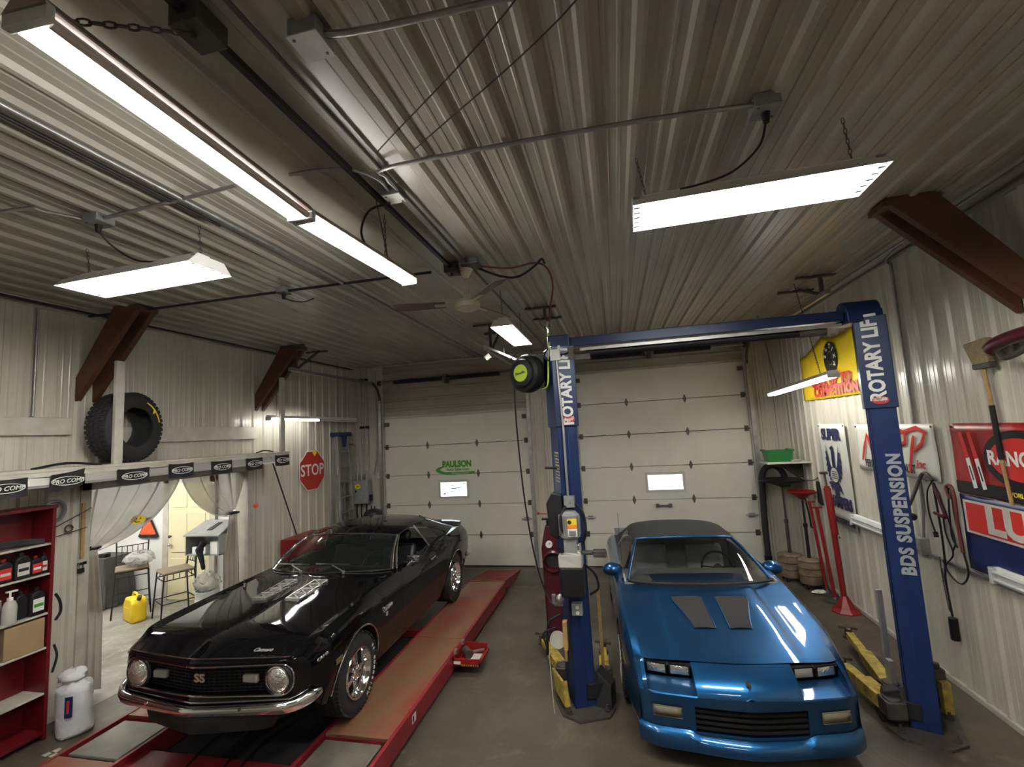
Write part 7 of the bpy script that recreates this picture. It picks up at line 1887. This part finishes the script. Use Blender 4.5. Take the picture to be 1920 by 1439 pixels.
pd = thing('padded_crutch', 'dark padded rail end beside the red pan in the corner', 'tool', (2.9, 8.0, 1.3)); 
g = G(); g.prism([(XR - .06, 8.02, 1.60), (XR - .06, 7.96, 1.60), (XR - .06, 7.90, 1.25), (XR - .06, 8.04, 1.28)], (.035, 0, 0)); g.obj('pad', 'black', pd, bevel=.01)
g = G(); g.tube(spline([(XR - .26, 8.02, 1.66), (XR - .18, 8.0, 1.62), (XR - .10, 7.98, 1.62), (XR - .04, 7.96, 1.66)], 4), .010, 6); g.obj('hook', 'dark_steel', pd)

# ================================================================ CEILING: rail, boxes, conduits, fan
rail = thing('ceiling_rail', 'long black pipe rail running along the flat ceiling trim to the fan', 'rail', (-1.36, 2.5, ZC - .06))
g = G(); g.box(-1.385, -1.355, -2.0, 4.05, ZC - .075, ZC - .045); g.obj('rail_bar', 'satin_black', rail)
g = G(); g.tube([(-1.21, -2, ZC - .045), (-1.21, 4.05, ZC - .045)], .011, 6); g.obj('thin_pipe', 'dark_steel', rail, smooth=50)
for y in (1.27, 3.95):
    g = G(); g.box(-1.43, -1.31, y - .07, y + .07, ZC - .11, ZC - .025); g.cyl((-1.37, y - .02, ZC - .135), (-1.37, y - .02, ZC - .10), .012, 8); g.obj('clamp', 'dark_steel', rail, bevel=.008)
ch = thing('hanging_chain', 'dark link chain from the ceiling rail to the brightest strip light', 'chain', (-1.37, 1.25, ZC - .12))
g = G(); chain(g, (-1.37, 1.24, ZC - .12), (-1.47, .92, 3.86), link=.034, r=.0035)
g.obj('chain_links', 'dark_steel', ch)
g = G(); g.tube([(-1.47 + .014 * math.cos(a), .92, 3.85 + .03 * math.sin(a)) for a in [2 * PI * k / 12 for k in range(12)]], .003, 5, closed=True); g.obj('hook_ring', 'steel', ch)
def jbox(label, x, y, s=.11, h=.05, m='white_box', pend=None):
    t = thing('junction_box', label, 'junction box', (x, y, ZC))
    g = G(); g.box(x - s / 2, x + s / 2, y - s / 2, y + s / 2, ZC - .02 - h, ZC - .005); g.obj('box_body', 'grey_box', t, bevel=.004)
    g = G(); g.box(x - s / 2 - .003, x + s / 2 + .003, y - s / 2 - .003, y + s / 2 + .003, ZC - .024 - h, ZC - .018 - h); cv = g.obj('cover_plate', m, t)
    g = G(); g.cyl((x - s * .35, y - s * .35, ZC - .027 - h), (x - s * .35, y - s * .35, ZC - .02 - h), .006, 8); g.cyl((x + s * .35, y + s * .35, ZC - .027 - h), (x + s * .35, y + s * .35, ZC - .02 - h), .006, 8); g.obj('screw', 'dark_steel', cv)
    if pend:
        g = G(); g.cyl((x, y, ZC - .03 - h), (x, y, ZC - .08 - h), .022, 12, .014); g.obj('plug', 'black', t)
        g = G(); g.tube(spline([(x, y, ZC - .07 - h)] + pend, 6), .006, 6); g.obj('power_cord', 'black', t, smooth=50)
    return t
jbox('white-covered junction box nearest the top edge of the ceiling', -1.03, 1.44, .12, .06)
jbox('small white-covered junction box on the ceiling beside the black rail', -1.27, 2.60, .11, .05, pend=None)
jbox('grey ceiling junction box with a cord dropping to the wide ceiling light', .85, 2.41, .12, .05, 'grey_box', [(.82, 2.46, 3.98), (.70, 2.52, 3.90), (.55, 2.58, 3.89), (.45, 2.62, 3.90)])
jbox('grey ceiling junction box with a cord dropping to the left bay light', -3.24, 2.28, .12, .05, 'grey_box', [(-3.22, 2.36, 4.0), (-3.12, 2.45, 3.92), (-2.95, 2.52, 3.92)])
jbox('small dark socket box with dangling cord on the far conduit of the left bay', -3.18, 3.96, .10, .05, 'dark_steel', [(-3.12, 4.02, 4.06), (-3.02, 4.06, 4.05), (-2.92, 4.08, 4.08)])
jbox('dark box behind the ceiling fan mount', -1.18, 3.94, .16, .05, 'dark_steel')
def conduit(label, pts, r=.012, m='steel', nm='conduit'):
    g = G(); g.tube(spline(pts, 5), r, 8); return tag(g.obj(nm, m, loc=pts[0], smooth=50), label, 'conduit')
z = ZC - .045
conduit('steel conduit leading from the top junction box across the ceiling ribs', [(-.97, 1.44, z), (-.86, 1.46, z), (-.5, 1.48, z), (.6, 1.50, z), (2.9, 1.52, z)], .013)
conduit('steel conduit from the small junction box to the box over the wide ceiling light', [(-1.22, 2.55, z), (-1.22, 2.40, z), (-1.10, 2.31, z), (.2, 2.33, z), (.79, 2.38, z)], .013)
conduit('dark conduit bending from the trim to the small junction box', [(-1.73, 2.21, z), (-1.55, 2.22, z), (-1.36, 2.26, z - .01), (-1.28, 2.40, z), (-1.28, 2.55, z)], .011)
conduit('steel conduit from the left bay box to the ceiling trim', [(-3.18, 2.27, z), (-2.6, 2.24, z), (-2.10, 2.21, z)], .012)
conduit('thin conduit from the left bay box toward the left wall', [(-3.30, 2.28, z), (-3.42, 2.10, z), (-3.6, 2.02, z), (-5.2, 1.98, z)], .012)
conduit('dark conduit running straight across the left bay to the knee brace', [(-5.65, 3.92, z), (-5.0, 3.95, z), (-3.2, 3.97, z), (-1.6, 4.0, z)], .014, 'satin_black')
conduit('pipe running down the left bay ceiling to the back wall', [(-2.52, -2, z), (-2.52, 3.0, z), (-2.54, 6.0, z), (-2.56, 9.0, z)], .016)
conduit('second thin pipe beside the left bay ceiling pipe', [(-2.60, -2, z), (-2.60, 2.6, z)], .010, 'satin_black')
conduit('pipe pair tail running from the fan mount to the back wall', [(-1.20, 4.05, z), (-1.19, 6.5, z), (-1.19, 9.0, z)], .010, 'dark_steel')
conduit('conduit along the right ceiling edge', [(XR - .24, -2, z), (XR - .24, 5.0, z), (XR - .24, 9.0, z)], .012)
conduit('dark cable along the left ceiling edge', [(XL + .22, 1.0, z), (XL + .20, 4.0, z), (XL + .20, 9.0, z)], .012, 'satin_black')
for y0_, pts in ((0, [(.10, 1.0, ZC - .06), (-.2, 1.45, ZC - .07), (-1.15, 2.16, ZC - .05)]), (1, [(.32, 1.0, ZC - .05), (.0, 1.50, ZC - .09), (-.95, 2.20, ZC - .05)])):
    g = G(); g.tube(spline(pts, 8), .0035, 5); tag(g.obj('ceiling_wire', 'matte_black', loc=pts[0]), ('thin black wire strung across the ceiling, the one nearer the small junction box' if y0_ == 0 else 'thin black wire strung across the ceiling, the lower hanging of the pair'), 'wire')
g = G(); g.tube(spline([(-1.30, 2.60, z - .05), (-1.45, 2.60, z - .08), (-1.52, 2.62, z - .2), (-1.50, 2.66, 3.84)], 6), .008, 6); tag(g.obj('light_cord', 'black', loc=(-1.4, 2.6, 4.0), smooth=50), 'black cord from the small junction box to the two-tube strip light', 'cord')
g = G(); g.tube([(-1.40, 2.60, z), (-1.52, 3.0, 3.86)], .005, 5); tag(g.obj('support_wire', 'dark_steel', loc=(-1.4, 2.6, z)), 'straight support wire from the rail to the far strip light', 'wire')
# fan
fan = thing('ceiling_fan', 'dirty white three-blade ceiling fan hung on a short rod', 'ceiling fan', (-1.25, 3.98, 3.8))
FX, FY = -1.25, 3.98
g = G(); g.lathe([(.02, 4.04), (.065, 4.12), (.08, ZC - .02), (.0005, ZC - .02)], 20, Matrix.Translation((FX, FY, 0))); g.obj('canopy', 'fan_cream', fan, smooth=40)
g = G(); g.cyl((FX, FY, 3.84), (FX, FY, 4.06), .012, 10); g.obj('downrod', 'fan_cream', fan)
g = G(); g.lathe([(.0005, 3.735), (.07, 3.738), (.115, 3.76), (.12, 3.80), (.10, 3.83), (.04, 3.845), (.035, 3.89), (.02, 3.90)], 28, Matrix.Translation((FX, FY, 0))); g.obj('motor_housing', 'fan_cream', fan, smooth=35)
for a in (-49, 71, 191):
    m = Matrix.Translation((FX, FY, 3.80)) @ Matrix.Rotation(math.radians(a), 4, 'Z') @ Matrix.Rotation(math.radians(14), 4, 'X')
    g = G(); q = [(.20, -.055), (.60, -.07), (.67, -.055), (.68, .055), (.60, .068), (.20, .05)]
    g.prism([m @ Vector((x, y, 0)) for x, y in q], (m.to_3x3() @ Vector((0, 0, .006)))); bl = g.obj('blade', 'fan_blade', fan, bevel=.002)
    g = G(); g.box(.08, .30, -.022, .022, -.006, .0, m); g.obj('blade_bracket', 'fan_cream', bl)
# air line from the fan mount to the reel
def air(label, pts, r, m):
    t = thing('air_hose', label, 'hose', pts[0], 'air hoses draped from the fan mount'); g = G(); g.tube(spline(pts, 7), r, 8); g.obj('hose_tube', m, t, smooth=60)
air('dark red air hose draped from the fan mount down to the lift post', [(-1.15, 3.98, ZC - .05), (-.85, 4.02, ZC - .10), (-.62, 4.08, ZC - .06), (-.52, 4.22, ZC - .08), (-.50, 4.40, 4.0), (-.57, 4.58, 3.8), (-.60, 4.66, 3.62)], .009, 'hose_red')
air('black air hose sagging between the fan mount and the ceiling hook', [(-1.15, 4.0, ZC - .06), (-.95, 4.05, ZC - .15), (-.78, 4.08, ZC - .17), (-.62, 4.08, ZC - .09), (-.55, 4.06, ZC - .04), (-.53, 4.12, ZC - .06)], .011, 'black')
g = G(); g.cyl((-.60, 4.66, 3.56), (-.60, 4.66, 3.72), .014, 10); g.cyl((-.60, 4.66, 3.64), (-.60, 4.66, 3.67), .022, 10); tag(g.obj('hose_coupler', 'chrome', loc=(-.60, 4.66, 3.56)), 'bright coupler where the red air hose meets the lift post', 'coupler')
# stray tube end beyond the fan: conduit stub with lamp holders
t = thing('conduit_stub', 'pale slanted tube fixture with a loose lamp socket, past the ceiling fan', 'light fixture', (-1.5, 6.0, 3.7))
g = G(); g.bar((-1.68, 6.0, 3.80), (-1.12, 6.0, 3.50), .05, .03); g.obj('tube_body', 'white_box', t, bevel=.006)
g = G(); g.cyl((-1.66, 6.0, 3.62), (-1.60, 6.0, 3.66), .035, 12); g.obj('socket', 'white', t)
g = G(); g.cyl((-1.40, 6.0, 3.65), (-1.40, 6.0, ZC - .03), .004, 6); g.obj('hanger_wire', 'dark_steel', t)
# lamps (temp)
